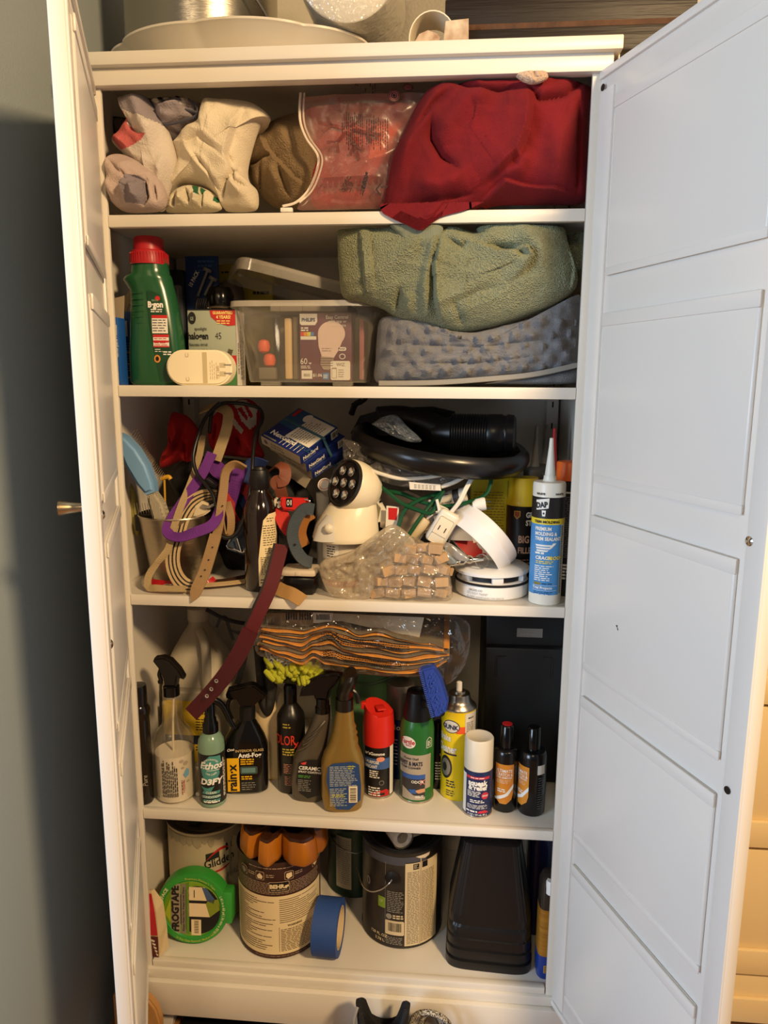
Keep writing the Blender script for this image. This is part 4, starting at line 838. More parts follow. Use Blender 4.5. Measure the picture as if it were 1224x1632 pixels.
# black paint can with wire handle
t = thing('black_paint_can', 'black and cream labelled paint can with bent wire handle in the middle', 'paint can', (.482, .158, S5 + .0006))
BC = mat('charcoal_label', (40, 36, 32), .35, var=(24, (58, 52, 46), .5)); can(t, .0845, .212, BC, mat('inky_lid', (18, 18, 20), .3), mat('slate_rim', (70, 70, 76), .3, .7))
a = face(.482, .158); p = Print(cyl(.0831, a)); p.rect(.006, .082, .006, .190, 0); p.rect(-.10, .006, .186, .204, 1, 2); p.rect(.006, .05, .192, .204, 1, 2); p.bars(.010, .036, .010, .172, 46, 2, 2, .42, .08, (.003, .01)); p.bars(.040, .072, .010, .170, 46, 2, 2, .42, .08, (.003, .01)); p.rect(.0365, .039, .006, .204, 6, 3); p.fan([(.026, .2045), (.058, .206), (.056, .200), (.046, .197), (.034, .2)], 5, 5)
p.rect(.022, .034, .176, .188, 3, 3); p.bars(.023, .033, .178, .187, 3, 0, 4, .4); p.rect(.041, .053, .177, .190, 3, 3); p.rrect(-.050, -.034, .086, .110, .002, 4, 2); p.txt('U', -.043, .098, .009, 0, bold=.02); p.bars(-.03, .004, .080, .128, 12, 7, 2, .4, .2, (.003, .01)); p.bars(-.018, .004, .066, .076, 2, 0, 2, .6); p.oval(-.026, .071, .006, .006, 7, 2)
p.rrect(-.034, .005, .030, .062, .003, 0, 2); p.barcode(-.029, .001, .033, .060, 0, 3, 3); p.txt('128 FL OZ', -.048, .021, .0088, 0, bold=.02); p.txt('3.78 L', -.046, .010, .0088, 0, bold=.02); p.bars(-.032, .004, .008, .026, 5, 7, 2, .4, .1, (.003, .01)); p.txt('0', -.078, .120, .026, 7); p.rect(-.034, -.0335, .01, .19, 7, 2)
p.build('label', [mat('cream_label', (216, 198, 160), .5), mat('slate_blue_band', (74, 76, 88), .4), mat('grey_small_text', (120, 108, 88), .5), INK, mat('leaf_label', (126, 160, 50), .45), mat('dried_paint', (220, 204, 178), .5), mat('beige_drip', (186, 168, 134), .45), mat('pale_small_text', (150, 144, 132), .5)], t)
aa = math.radians(a - 13); d = Vector((math.cos(aa), math.sin(aa), 0)); tn = Vector((-d.y, d.x, 0))
ear = MB().lathe([(0, .004), (.006, .004), (.010, .003), (.014, .001), (.016, 0)], 24, 0, Matrix.Translation(d * .0832 + Vector((0, 0, .155))) @ Matrix.Rotation(aa + PI / 2, 4, 'Z') @ Matrix.Rotation(PI / 2, 4, 'X')); ear.build('handle_ear', BLK, t)
MB().tube([d * .089 + Vector((0, 0, .158)), d * .094 - tn * .006 + Vector((0, 0, .150)), d * .094 - tn * .022 + Vector((0, 0, .135)), d * .092 - tn * .042 + Vector((0, 0, .126)), d * .082 - tn * .062 + Vector((0, 0, .128)), d * .05 - tn * .084 + Vector((0, 0, .14))], .0016, 8).build('wire_handle', STEEL, t)

# wrapped roller sleeve on that can
t = thing('roller_sleeve', 'white paint roller sleeve in clear plastic lying on the black can', 'paint roller', tuple(Vector((.462, .135, S5 + .2138))))
MR = Matrix.Rotation(math.radians(28), 4, 'Z') @ Matrix.Translation((0, 0, .0225)) @ Matrix.Rotation(-PI / 2, 4, 'X')
MB().lathe([(.012, -.05), (.0195, -.052), (.0205, -.048), (.0205, .09), (.012, .09)], 24, 0, MR @ Matrix.Rotation(0, 4, 'Z')).build('sleeve', mat('roller_nap', (222, 214, 196), .9, bump=('noise', 300, .6)), t)
m = MB(); m.lathe([(.006, -.066), (.016, -.060), (.0220, -.054), (.0222, .09)], 24, 0, MR); m.build('plastic_wrap', film('roller_wrap', (200, 190, 170), .08, .1, (160, .8)), t)
m = MB(); m.loft([[(.03, -.02, .002), (.065, -.01, .012), (.065, -.0095, .012), (.03, -.0195, .002)], [(.05, .035, .01), (.085, .03, .02), (.085, .0305, .02), (.05, .0355, .01)]], 0, False); m.build('paper_label', PAPER, t)

# nested black planters, upside down
def planter_ring(hw, hd, z, flute):
    out = []
    for k in range(112):
        a = 2 * PI * k / 112; c, s = math.cos(a), math.sin(a); e = 5.5; rx = hw * math.copysign(abs(c) ** (2 / e), c); ry = hd * math.copysign(abs(s) ** (2 / e), s)
        f = 1 - flute * (.5 + .5 * math.cos(a * 28)); out.append((rx * f, ry * f, z))
    return out
PLB = mat('black_planter_plastic', (25, 24, 24), .33)
for i in range(5):
    z = .0005 + i * .0235; nm = ('lowest', 'second', 'middle', 'fourth', 'topmost')[i]
    h = .160; mb = MB().loft([planter_ring(.084 - .001 * i, .066 - .001 * i, z, 0), planter_ring(.084 - .001 * i, .066 - .001 * i, z + .0165, 0), planter_ring(.0802, .0622, z + .0180, .010), planter_ring(.056, .044, z + h, .022)] + ([planter_ring(.050, .038, z + h + .004, .01), planter_ring(.001, .001, z + h + .004, 0)] if i == 4 else []), 0, True, False)
    o = mb.build('planter', PLB, loc=None); o.location = (.660, .098, S5); tag(o, f'black plastic planter upside down in the nested stack, {nm} of the five', 'planter', 'nested black planters')
    o.rotation_euler.z = math.radians(-3)
# amber bottle at the right post
t = thing('oil_bottle', 'amber and blue bottle with white spout cap squeezed against the right post', 'bottle', (.771, .044, S5 + .0006))
MB().vessel([(0, .020, .020, 0, 0, 4), (.006, .024, .024, 0, 0, 4), (.03, .024, .024, 0, 0, 4), (.052, .0235, .024, 0, 0, 4)], 0, 32).build('base', mat('blue_bottle_base', (28, 56, 130), .3), t)
MB().vessel([(.052, .0235, .024, 0, 0, 4), (.150, .0235, .024, 0, 0, 4)], 0, 32, None, False).build('label', mat('amber_print', (176, 122, 40), .35, bump=('wave', 55, .6, (0, 0, 1)), var=(40, (130, 84, 26), .5, (.2, .2, 4))), t)
MB().vessel([(.150, .0235, .024, 0, 0, 4), (.196, .0225, .023, 0, 0, 4), (.21, .018, .02, 0, 0, 3), (.215, .01, .012)], 0, 32).build('shoulder', mat('smoky_bottle', (48, 42, 36), .15), t)
MB().lathe([(.010, 0), (.010, .022), (.0085, .026), (0, .026)], 20, 0, Matrix.Translation((-.004, -.020, .186))).build('spout_cap', WPL, t)
p = Print(flat((0, -.0245, 0), (1, 0, 0), (0, 0, 1))); p.rect(-.012, .006, .018, .034, 0, 1); p.bars(-.011, .005, .019, .033, 4, 1, 2, .4, .1); p.build('back_print', [mat('ochre_print', (196, 150, 70), .5), INK], t)
t = thing('navy_bottle', 'dark navy bottle standing behind the amber bottle at the right wall', 'bottle', (.764, .16, S5 + .0006)); MB().vessel([(0, .024, .024, 0, 0, 4), (.2, .024, .024, 0, 0, 4), (.235, .018, .018), (.26, .012, .012)], 0, 24).build('body', mat('navy_plastic', (22, 26, 62), .3), t)
MB().lathe([(.0135, .2602), (.0135, .285), (0, .286)], 16).build('cap', BLK, t)

# ================================================================ below the cabinet
m = MB().box(.045, .71, -.05, .34, 0.0005, .012, .004); m.solo('boot_tray', BLK, 'flat black boot tray on the floor under the cabinet', 'tray')
SNK = mat('black_mesh_fabric', (26, 25, 26), .75, bump=('voronoi', 420, .5)); t = thing('sneaker', 'black high-collar sneaker standing heel towards us below the cabinet', 'shoe', (.462, -.068, .0005))
def shoe_ring(z, hw, y0, y1, dz=0):
    out = []
    for k in range(48):
        a = 2 * PI * k / 48; c, s = math.cos(a), math.sin(a); y = (y0 + y1) / 2 + (y1 - y0) / 2 * s; w_ = hw * (1 - .1 * s); out.append((w_ * math.copysign(abs(c) ** .85, c), y, z + dz * (min(1, 1.5 * c * c) - .35) - (dz * .45 * max(0, s) if dz > .02 else 0)))
    return out
UP_ = [shoe_ring(.028, .042, -.058, .035), shoe_ring(.07, .044, -.060, .036), shoe_ring(.11, .043, -.052, .036, .006), shoe_ring(.135, .046, -.046, .034, .030), shoe_ring(.148, .049, -.042, .032, .058), shoe_ring(.149, .043, -.034, .026, .058), shoe_ring(.128, .036, -.028, .020, .035), shoe_ring(.08, .034, -.026, .02)]
MB().loft(UP_, 0, True, False).build('upper', SNK, t)
MB().loft([shoe_ring(0, .040, -.062, .036), shoe_ring(.006, .046, -.066, .038), shoe_ring(.026, .045, -.064, .037), shoe_ring(.030, .042, -.058, .035)]).build('sole', mat('white_sole', (210, 204, 192), .6), t)
p = Print(lambda u, v, o: Vector((u, -.0575 - o - abs(u) * -.1, v)))
for k in range(4): p.fan([(-.008 + k * .005, .118 + k * .002), (-.005 + k * .005, .118 + k * .002), (-.002 + k * .005, .132 + k * .002), (-.005 + k * .005, .132 + k * .002)], 0, 4)
p.build('heel_mark', mat('silver_mark', (190, 186, 178), .4), t)
MB().tube([(-.044, -.03, .15), (-.05, -.034, .165), (-.046, -.03, .185), (-.044, -.026, .19)], .003, 6).build('pull_loop', mat('pull_tab_grey', (140, 134, 124), .6), t)
t = thing('rope_leash', 'grey coiled loop of speckled rope beside the sneaker', 'rope', (.545, -.058, .0005))
RP = mat('speckled_rope', (40, 38, 36), .8, var=(420, (196, 186, 166), .12))
MB().tube([(-.03, 0, .004), (-.038, 0, .08), (-.030, -.004, .140), (-.008, -.006, .160), (.024, -.004, .150), (.042, 0, .118), (.045, .0, .06), (.04, 0, .004)], .0052, 10).build('outer_loop', RP, t)
MB().tube([(-.018, .010, .004), (-.020, .010, .09), (-.006, .008, .142), (.018, .008, .138), (.030, .01, .10), (.03, .01, .004)], .0045, 10).build('inner_loop', RP, t)
m = MB(); m.extr([(-.014, 0), (.024, 0), (.022, .10), (.010, .13), (-.004, .13), (-.014, .10)], .022, .03, .003); m.build('grey_strap', mat('grey_webbing', (120, 112, 100), .7), t)
t = thing('tan_board', 'tan rounded wooden board standing in the lower left below the cabinet', 'board', (.0, -.036, .0005))
MB().extr([(-.06, 0), (.030, 0), (.032, .075), (.026, .103), (.014, .122), (-.004, .131), (-.03, .133), (-.06, .126)], -.012, .008, .004, seg=3).build('board', mat('tan_wood', (186, 140, 84), .45, var=(8, (168, 120, 66), .5, (1, 1, .15))), t)

# ================================================================ second shelf
# blue fly ribbon boxes
FB = mat('fly_box_blue', (30, 84, 160), .4)
t = thing('fly_ribbon_box', 'blue fly ribbon box with rotated white words by the left post', 'box', (-.0140, .028, S2 + .0006))
MB().box(-.0185, .0150, -.015, .014, 0, .112, .001).build('carton', FB, t)
MB().extr([(-.016, .112), (.0145, .112), (.018, .150), (-.008, .144)], .010, .0108).build('flap', mat('grey_card', (156, 140, 116), .8), t)
p = Print(flat((0, -.0152, 0), (1, 0, 0), (0, 0, 1))); p.txt('Fly Ribbon', .0050, .030, .0150, 0, 'l', 90, bold=.03, sx=.95); p.txt('Cinta para Moscas', .0130, .046, .0072, 0, 'l', 90, bold=.02); p.fan([(-.008, .016), (-.002, .022), (.004, .018), (.012, .020), (.010, .012), (.012, .006), (.002, .008), (-.006, .006)], 1, 2); p.build('print', [WINK, YINK], t)
t = thing('bait_box', 'taller blue box with yellow stripes between fly ribbon box and green bottle', 'box', (-.014, .105, S2 + .0006), 0)
MB().box(-.018, .020, -.022, .022, 0, .128, .001).build('carton', FB, t); MB().extr([(-.018, .128), (.0, .128), (.016, .168), (.010, .170)], -.020, -.0192).build('flap', mat('grey_card', (156, 140, 116), .8), t)
p = Print(flat((0, -.0222, 0), (1, 0, 0), (0, 0, 1))); p.rect(-.016, .0, .085, .112, 0); p.fan([(-.011, .094), (-.005, .106), (-.003, .102), (-.007, .092)], 2, 2)
for v in (.012, .024, .036, .056): p.rect(-.016, .012, v, v + .002, 1)
p.bars(-.015, .012, .014, .075, 14, 3, 2, .3, .2); p.build('print', [PAPER, YINK, INK, mat('pale_blue_ink', (120, 160, 200), .5)], t)

# green weed killer bottle
t = thing('weed_killer_bottle', 'tall green bottle with ridged red cap at the left of second shelf', 'bottle', (.0495, .062, S2 + .0006))
GB = mat('weed_bottle_green', (34, 86, 52), .22)
sec = [(0, .045, .026, -.001, 0, 2.8), (.006, .049, .030, -.001, 0, 2.8), (.05, .048, .030, -.001, 0, 2.8), (.09, .0455, .029, -.001, 0, 2.6), (.12, .0425, .028, -.002, 0, 2.5), (.14, .0405, .027, -.003, 0, 2.4), (.160, .0385, .027, -.005, 0, 2.3), (.172, .0405, .028, -.010, 0, 2.2), (.178, .042, .029, -.0125, 0, 2.2), (.183, .040, .029, -.0115, 0, 2.2), (.187, .0345, .028, -.009, 0, 2.1), (.195, .0325, .028, -.008), (.212, .031, .028, -.008)]
b = MB(); b.vessel(sec, 0, 48)
for i in range(6): z = .104 + i * .010; b.tube([(-.039, -.012, z), (-.033, -.0215, z), (-.022, -.0265, z), (-.012, -.0275, z)], .0011, 6)
b.build('body', GB, t)
cp = MB(); cp.lathe([(.0315, .202), (.0318, .204), (.030, .222), (.0285, .225), (.025, .226)], 40, M=Matrix.Translation((-.0085, 0, 0)))
for k in range(40): a = 2 * PI * k / 40; cp.box(-.0009, .0009, -.0012, .0004, .205, .221, 0, M=Matrix.Translation((-.0085, 0, 0)) @ Matrix.Rotation(a, 4, 'Z') @ Matrix.Translation((0, -.0312, 0)))
cp.lathe([(.0252, .2255), (.0245, .244), (.0225, .2475), (0, .248)], 36, M=Matrix.Translation((-.0085, 0, 0))); cp.build('cap', mat('ridged_red_cap', (172, 28, 38), .4), t)
p = Print(lambda u, v, o: Vector((u, -.0304 - o + .16 * max(0, v - .10) * .1 + abs(u - .0) ** 2 * 3.2, v))); p.fan([(-.003, .158), (.018, .152), (.030, .11), (.038, .03), (.036, .008), (.012, .006), (.004, .06), (-.002, .11)], 0, 1)
p.oval(.0145, .1445, .0042, .004, 1, 2); p.txt('B·gon', .0105, .130, .0135, 2, bold=.05, sx=.85); p.txt('MAX', .010, .1395, .005, 5, bold=.02); p.bars(.002, .022, .121, .128, 2, 2, 2, .5, .1); p.rect(.003, .0295, .087, .117, 3, 2); p.rect(.003, .0295, .112, .117, 1, 3); p.bars(.004, .027, .089, .111, 5, 4, 3, .3, .2); p.rect(.004, .0305, .064, .085, 3, 2); p.rect(.004, .0305, .0805, .085, 1, 3); p.rect(.004, .0305, .072, .075, 1, 3); p.rect(.004, .0305, .064, .066, 1, 3); p.bars(.006, .028, .066, .080, 4, 1, 4, .3, .1)
p.bars(.006, .02, .055, .062, 2, 2, 2, .3); p.bars(.02, .036, .050, .058, 2, 2, 2, .5); p.oval(.0095, .0445, .0055, .0065, 6, 2); p.oval(.0095, .0445, .003, .004, 4, 3)
p.build('label', [mat('deep_green_label', (20, 66, 40), .3), RINK, WINK, PAPER, INK, mat('sage_ink', (110, 150, 110), .5), mat('badge_orange', (216, 140, 50), .5)], t)

# oval white night-light
t = thing('plug_in_night_light', 'cream oval plug-in night light lying on edge at the shelf front', 'night light', (.1365, .034, S2 + .0006))
def stad(hw, hh, n=18): return [(s * (hw - hh) + hh * math.cos(math.radians(a0 + 180 * k / n)), hh + hh * math.sin(math.radians(a0 + 180 * k / n))) for s, a0 in ((1, -90), (-1, 90)) for k in range(n + 1)]
IV = mat('ivory_plastic', (240, 228, 196), .35); b = MB(); b.extr(stad(.057, .0295), -.018, .012, .003, seg=3); b.build('shell', IV, t)
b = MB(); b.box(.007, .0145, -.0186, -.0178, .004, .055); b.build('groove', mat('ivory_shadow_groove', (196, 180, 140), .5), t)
p = Print(flat((0, -.0181, 0), (1, 0, 0), (0, 0, 1)))
for v in (.010, .050): p.fan([(-.022, v + .004), (-.018, v + .004), (-.017, v), (-.018, v - .003), (-.022, v - .003), (-.023, v)], 0); p.fan([(-.0215, v + .004), (-.0185, v + .004), (-.018, v), (-.0185, v - .002), (-.0215, v - .002), (-.022, v)], 1, 2)
p.bars(.018, .032, .010, .048, 4, 0, 1, .2, .3, (.003, .006), True); p.txt('CE 120V', .0355, .012, .006, 0, 'l', 90, bold=0); p.build('print', [mat('faint_ivory_ink', (180, 164, 124), .5), IV], t)
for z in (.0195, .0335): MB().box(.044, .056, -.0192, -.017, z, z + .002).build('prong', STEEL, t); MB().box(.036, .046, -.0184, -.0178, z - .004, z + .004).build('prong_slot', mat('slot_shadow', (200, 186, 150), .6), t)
m = MB(); m.extr(stad(.018, .016), -.006, .006, .002, M=Matrix.Translation((.097, .0565, S2 + .0006))); m.solo('white_adapter', IV, 'small white adapter tucked behind the left end of the oval night light', 'adapter')

# halogen bulb carton
t = thing('bulb_carton', 'grey green halogen bulb carton with a red corner oval', 'box', (.140, .108, S2 + .0006), 1.5)
MB().box(-.042, .043, -.03, .03, 0, .131, .0008).build('carton', mat('sage_grey_card', (158, 166, 148), .5), t)
p = Print(flat((0, -.0302, 0), (1, 0, 0), (0, 0, 1))); p.rect(-.042, .043, .129, .131, 3); p.fan([(-.002, .129), (.043, .129), (.043, .104), (.03, .1025), (.012, .108), (.0, .118)], 0, 2); p.txt('GUARANTEED', .021, .1225, .0068, 4, bold=.03, sx=.8); p.txt('4 YEARS!', .022, .115, .0078, 4, bold=.03, sx=.85); p.bars(.010, .036, .105, .113, 2, 4, 3, .4, .2)
p.oval(-.034, .116, .007, .0105, 3, 2); p.txt('GE', -.034, .112, .0085, 5, sx=.6); p.txt('spotlight', -.019, .095, .008, 3, sx=.8, bold=0); p.txt('halogen', -.024, .080, .0165, 3, sx=.72, bold=.03); p.txt('45', .012, .080, .0165, 3, sx=.72, bold=-.01); p.txt('faisceau étroit', -.040, .068, .0082, 3, 'l', sx=.7, bold=0); p.txt('concentré halogène', -.040, .058, .0082, 3, 'l', sx=.7, bold=0)
p.rect(.012, .043, .036, .052, 0, 1); p.rect(.0, .043, .0, .036, 1, 1); p.fan([(.022, .046), (.030, .064), (.037, .060), (.031, .042)], 2, 3); p.fan([(-.01, .04), (.014, .052), (.022, .046), (.031, .042), (.03, .02), (.0, .01)], 2, 2)
for k in range(4): p.rect(.024 + k * .0025, .033 + k * .0016, .050 + k * .0034, .0515 + k * .0034, 6, 4)
p.build('print', [mat('carton_red', (186, 38, 34), .45), mat('carton_green', (76, 130, 76), .45), mat('lamp_grey', (112, 104, 86), .4, .5), INK, mat('pale_yellow_ink', (240, 220, 130), .5), mat('sage_grey_card', (158, 166, 148), .5), mat('lamp_brown', (70, 60, 44), .5)], t)
p = Print(flat((.0432, 0, 0), (0, 1, 0), (0, 0, 1))); p.rect(-.03, .03, 0, .129, 0); p.txt('GE LIGHTING', -.016, .02, .009, 1, 'l', 90); p.bars(-.008, .02, .01, .11, 6, 1, 2, .3, .2, vert=True); p.build('side_print', [PAPER, INK], t)

# blister packs and yellow pack at the back
t = thing('blister_pack', 'dark blue blister pack of clear screws hanging behind the halogen carton', 'package', (.098, .235, S2 + .0006))
MB().box(-.055, .010, -.002, .004, 0, .246, .0008).build('card', mat('blister_blue', (18, 58, 120), .45), t)
p = Print(flat((0, -.0022, 0), (1, 0, 0), (0, 0, 1))); p.txt('10 PACK', -.043, .188, .011, 0, 'l', 60, bold=.03, sx=.8); p.bars(-.03, .004, .215, .24, 3, 1, 1, .4); p.build('print', [WINK, mat('dim_blue', (60, 100, 160), .5)], t)
CL = mat('clear_bulb_grey', (150, 145, 135), .25); 
for a_, b_ in (((-.030, .170), (-.010, .216)), ((-.016, .172), (.000, .200))):
    mb = MB(); A = Vector((a_[0], -.008, a_[1])); B = Vector((b_[0], -.008, b_[1])); mb.tube([A, B], .0028, 8, n=0); mb.disc(B, (B - A), .0085, .006, 16); mb.build('anchor', CL, t)
for k in range(9): MB().tube([(-.036 + k * .0042, -.006, .142 + k * .001), (-.032 + k * .0042, -.012, .155), (-.030 + k * .0042, -.006, .166)], .0012, 6).build('screw_thread', CL, t)
t = thing('dark_blister_pack', 'black backed blister pack with clear bubble right behind the green bottle', 'package', (.030, .235, S2 + .0006)); MB().box(-.02, .012, -.01, .004, 0, .22, .003).build('card', mat('black_blue_card', (16, 22, 34), .4), t); MB().box(-.012, .010, -.022, -.0101, .09, .19, .004).build('bubble', film('blister_clear', (170, 180, 190), .12, .08, None), t)
t = thing('yellow_bulb_pack', 'yellow packet with a grey bulb behind the plastic tub lid', 'package', (.138, .305, S2 + .0006)); MB().extr([(-.062, 0), (.060, 0), (.060, .236), (.035, .246), (-.058, .240)], -.003, .02, .001).build('packet', mat('dull_yellow_pack', (176, 158, 44), .5, bump=('noise', 40, .3)), t)
MB().lathe([(.005, 0), (.013, .008), (.017, .03), (.028, .06), (.030, .075), (.022, .09), (0, .097)], 24, 0, Matrix.Translation((.004, -.034, .115)) @ Matrix.Rotation(-.35, 4, 'Y')).build('bulb', mat('smoked_glass', (92, 84, 78), .2), t)
p = Print(flat((0, -.0032, 0), (1, 0, 0), (0, 0, 1))); p.poly([(.036, .228), (.044, .228), (.040, .220)], 0); p.bars(-.045, -.01, .222, .229, 1, 0, 1, .5); p.bars(.02, .055, .180, .190, 1, 0, 1, .6); p.build('print', INK, t)
m = MB(); m.lathe([(0, 0), (.020, 0), (.025, .012), (.026, .03), (.020, .045), (0, .052)], 28, 0, Matrix.Translation((.126, .185, S2 + .1358))); m.lathe([(.0262, .006), (.0275, .008), (.0262, .010)], 28, 1, Matrix.Translation((.126, .185, S2 + .1358))); 
m.solo('black_ball', [GBLK, CHROME], 'round glossy black ball with chrome band above the halogen carton', 'ball')
m = MB().box(.095, .152, .150, .215, S2 + .0006, S2 + .135, .001); m.solo('small_brown_box', mat('brown_box_card', (120, 100, 72), .7), 'plain brown carton behind the halogen carton under the black ball', 'box')

# clear tub with its lid ajar
t = thing('plastic_tub', 'clear plastic storage tub with its lid lifted askew and boxes inside', 'storage tub', (.310, .165, S2 + .0006))
TUBF = film('clear_tub_plastic', (200, 192, 178), .12, .1, None)
def rr_sec(hw, hd, z, e=9, cx=0): return (z, hw, hd, cx, 0, e)
MB().vessel([rr_sec(.109, .082, .006), rr_sec(.111, .084, .010), rr_sec(.123, .098, .118), rr_sec(.1245, .0985, .142)], 0, 96, None, False).build('wall', TUBF, t)
MB().vessel([rr_sec(.109, .082, .006), rr_sec(.109, .082, .008)], 0, 96).build('floor', TUBF, t)
MB().vessel([rr_sec(.1245, .0985, .142), rr_sec(.136, .107, .1435), rr_sec(.137, .108, .134), rr_sec(.1365, .1075, .1335)], 0, 96, None, False).build('rim', film('tub_rim', (214, 206, 190), .42, .2, None), t)
for x in (-.07, .06): MB().box(x - .018, x + .018, -.072, -.05, 0, .007, .002).build('foot', film('tub_rim', (214, 206, 190), .42, .2, None), t)
lidM = Matrix.Translation((-.040, .020, .172)) @ Matrix.Rotation(math.radians(22), 4, 'Z') @ Matrix.Rotation(math.radians(11.5), 4, 'Y')
lb = MB(); lb.vessel([rr_sec(.117, .104, 0), rr_sec(.121, .108, 0), rr_sec(.120, .107, .019), rr_sec(.117, .104, .021), rr_sec(.108, .095, .021), rr_sec(.106, .093, .016), (.016, .001, .001)], 0, 96, lidM, False); ld = lb.build('lid', film('tub_lid', (206, 198, 182), .24, .12, None), t)
# contents of the tub
t = thing('smart_bulb_box', 'purple light bulb box standing inside the clear plastic tub', 'box', (.3405, .119, S2 + .0090)); t.scale = (1, 1, .972)
MB().box(-.046, .046, -.028, .028, 0, .120, .0008).build('carton', mat('plum_card', (104, 60, 78), .45), t)
p = Print(flat((0, -.0283, 0), (1, 0, 0), (0, 0, 1))); p.fan([(-.045, .119), (-.014, .119), (-.014, .105), (-.018, .099), (-.042, .099), (-.045, .102)], 0); p.txt('PHILIPS', -.0295, .1055, .0085, 1, bold=.035, sx=.88); p.txt('Easy Control', .021, .110, .0088, 4, sx=.85); p.txt('with app or', .022, .1035, .0068, 4, bold=0); p.txt('your voice', .022, .0965, .0068, 4, bold=0); p.bars(-.043, -.026, .088, .096, 2, 4, 2, .6)
for k, c in enumerate((5, 6, 7, 8)): p.rect(-.044 + k * .006, -.038 + k * .006, .080, .087, c, 1)
p.rect(-.044, -.016, .0735, .0795, 0, 1); p.oval(.011, .084, .024, .022, 2, 1, 28); p.fan([(-.013, .083), (.033, .078), (.024, .056), (.014, .040), (-.006, .042), (-.012, .062)], 2, 2); p.fan([(-.008, .044), (.015, .042), (.012, .026), (.006, .020), (-.004, .021), (-.009, .030)], 3, 3)
for k in range(4): p.rect(-.0085, .013, .027 + k * .0042, .0282 + k * .0042, 9, 4)
p.bars(-.006, .012, .052, .06, 2, 3, 4, .3); p.txt('60', -.0385, .030, .0155, 4, bold=0, sx=.85); p.txt('w', -.0275, .030, .007, 4); p.bars(-.044, -.026, .022, .028, 2, 4, 2, .4); p.rect(-.043, -.024, .004, .019, 0, 1); p.txt('800', -.0335, .008, .0078, 3); p.txt('$1.06', -.0145, .008, .0075, 4); p.rect(-.005, .006, .003, .0145, 10, 2); p.bars(-.004, .005, .005, .012, 3, 4, 3, .4)
p.rrect(.009, .044, .002, .036, .003, 0, 4); p.rrect(.011, .020, .005, .024, .0015, 3, 5); p.rrect(.0118, .0192, .0058, .0215, .001, 0, 6); p.txt('WiZ', .027, .027, .008, 3, o=6); p.bars(.023, .034, .006, .022, 4, 3, 6, .3); p.rrect(.023, .037, .054, .0605, .003, 4, 2); p.txt('WiFi', .030, .0553, .0052, 9); p.oval(.030, .044, .0055, .005, 4, 2); p.oval(.030, .044, .0042, .0037, 9, 3)
p.build('print', [PAPER, mat('brand_blue_ink', (60, 84, 120), .5), mat('bulb_white', (224, 200, 190), .4), mat('bulb_grey', (160, 146, 132), .4), WINK, mat('stripe_red', (214, 70, 60), .5), mat('stripe_orange', (226, 150, 50), .5), mat('stripe_yellow', (216, 206, 70), .5), mat('stripe_blue', (80, 130, 190), .5), mat('plum_card', (104, 60, 78), .45), mat('energy_blue', (70, 130, 190), .5)], t)
m = MB().box(.2665, .279, .096, .108, S2 + .012, S2 + .118, .003); m.solo('wooden_stick', mat('pale_wood', (222, 196, 150), .6, var=(20, (206, 176, 126), .5, (1, 1, .1))), 'pale wooden stick upright inside the tub left of the purple box', 'stick')
m = MB().box(.281, .2915, .100, .142, S2 + .012, S2 + .120, .001); m.solo('brown_sleeve_box', mat('brown_grey_card', (112, 100, 84), .6), 'narrow brown grey box between wooden stick and purple box in the tub', 'box')
t = thing('inner_bin', 'grey lidded box inside the tub behind the purple bulb box', 'box', (.300, .196, S2 + .0115)); MB().box(-.055, .075, -.045, .04, 0, .115, .004).build('bin', mat('smoky_grey_bin', (120, 108, 94), .4), t); MB().box(-.060, .080, -.096, .044, .1175, .134, .004).build('lid', mat('grey_bin_lid', (134, 126, 114), .4), t)
for x in (-.04, .0, .055): MB().box(x, x + .002, -.0972, -.096, .119, .136).build('lid_rib', mat('grey_bin_lid', (134, 126, 114), .4), t)
for k, (x, z) in enumerate(((.222, .071), (.232, .046))):
    m = MB(); m.vessel([(-.012, .004, .004), (-.009, .009, .009), (0, .0115, .0115), (.009, .009, .009), (.012, .003, .003)], 0, 20, Matrix.Translation((x, .125, S2 + z))); m.solo('orange_ball', mat('glowing_orange_ball', (226, 96, 60), .5, sss=.3), ('upper', 'lower')[k] + ' of two small orange balls seen through the left side of the tub', 'ball', 'orange balls in the tub')
m = MB().box(.214, .246, .112, .140, S2 + .0115, S2 + .033, .003); m.solo('grey_pouch', mat('grey_cloth_pouch', (112, 104, 92), .7), 'small grey pouch under the orange balls in the tub', 'pouch')
m = MB().box(.400, .408, .095, .17, S2 + .012, S2 + .115, .001); m.solo('pink_booklet', mat('dusty_pink_paper', (150, 90, 96), .6), 'thin pink booklet upright at the right end inside the tub', 'booklet')
# ================================================================ on top of the cabinet
t = thing('white_platter', 'large white oval platter with scalloped rim on top of the cabinet', 'platter', (.186, .192, TOP + .0006))
def pl_ring(k, z):
    out = []
    for i in range(160):
        a = 2 * PI * i / 160; sc = 1 + .055 * k * abs(math.sin(a * 4 + .8)) ** .6 - .03 * k
        out.append((.236 * sc * math.cos(a) * (.62 + .38 * k), .156 * sc * math.sin(a) * (.62 + .38 * k), z))
    return out
CER = mat('white_ceramic', (214, 206, 192), .25, coat=.3)
MB().loft([pl_ring(0, 0), pl_ring(.02, .0), pl_ring(.3, .018), pl_ring(.65, .042), pl_ring(.92, .060), pl_ring(1.0, .063), pl_ring(1.0, .0665), pl_ring(.95, .0665), pl_ring(.6, .046), pl_ring(.25, .022), pl_ring(.0, .007)], 0).build('platter', CER, t)
t = thing('stock_pot', 'large brushed steel pot on top of the cabinet behind the platter', 'pot', (.098, .222, TOP + .068))
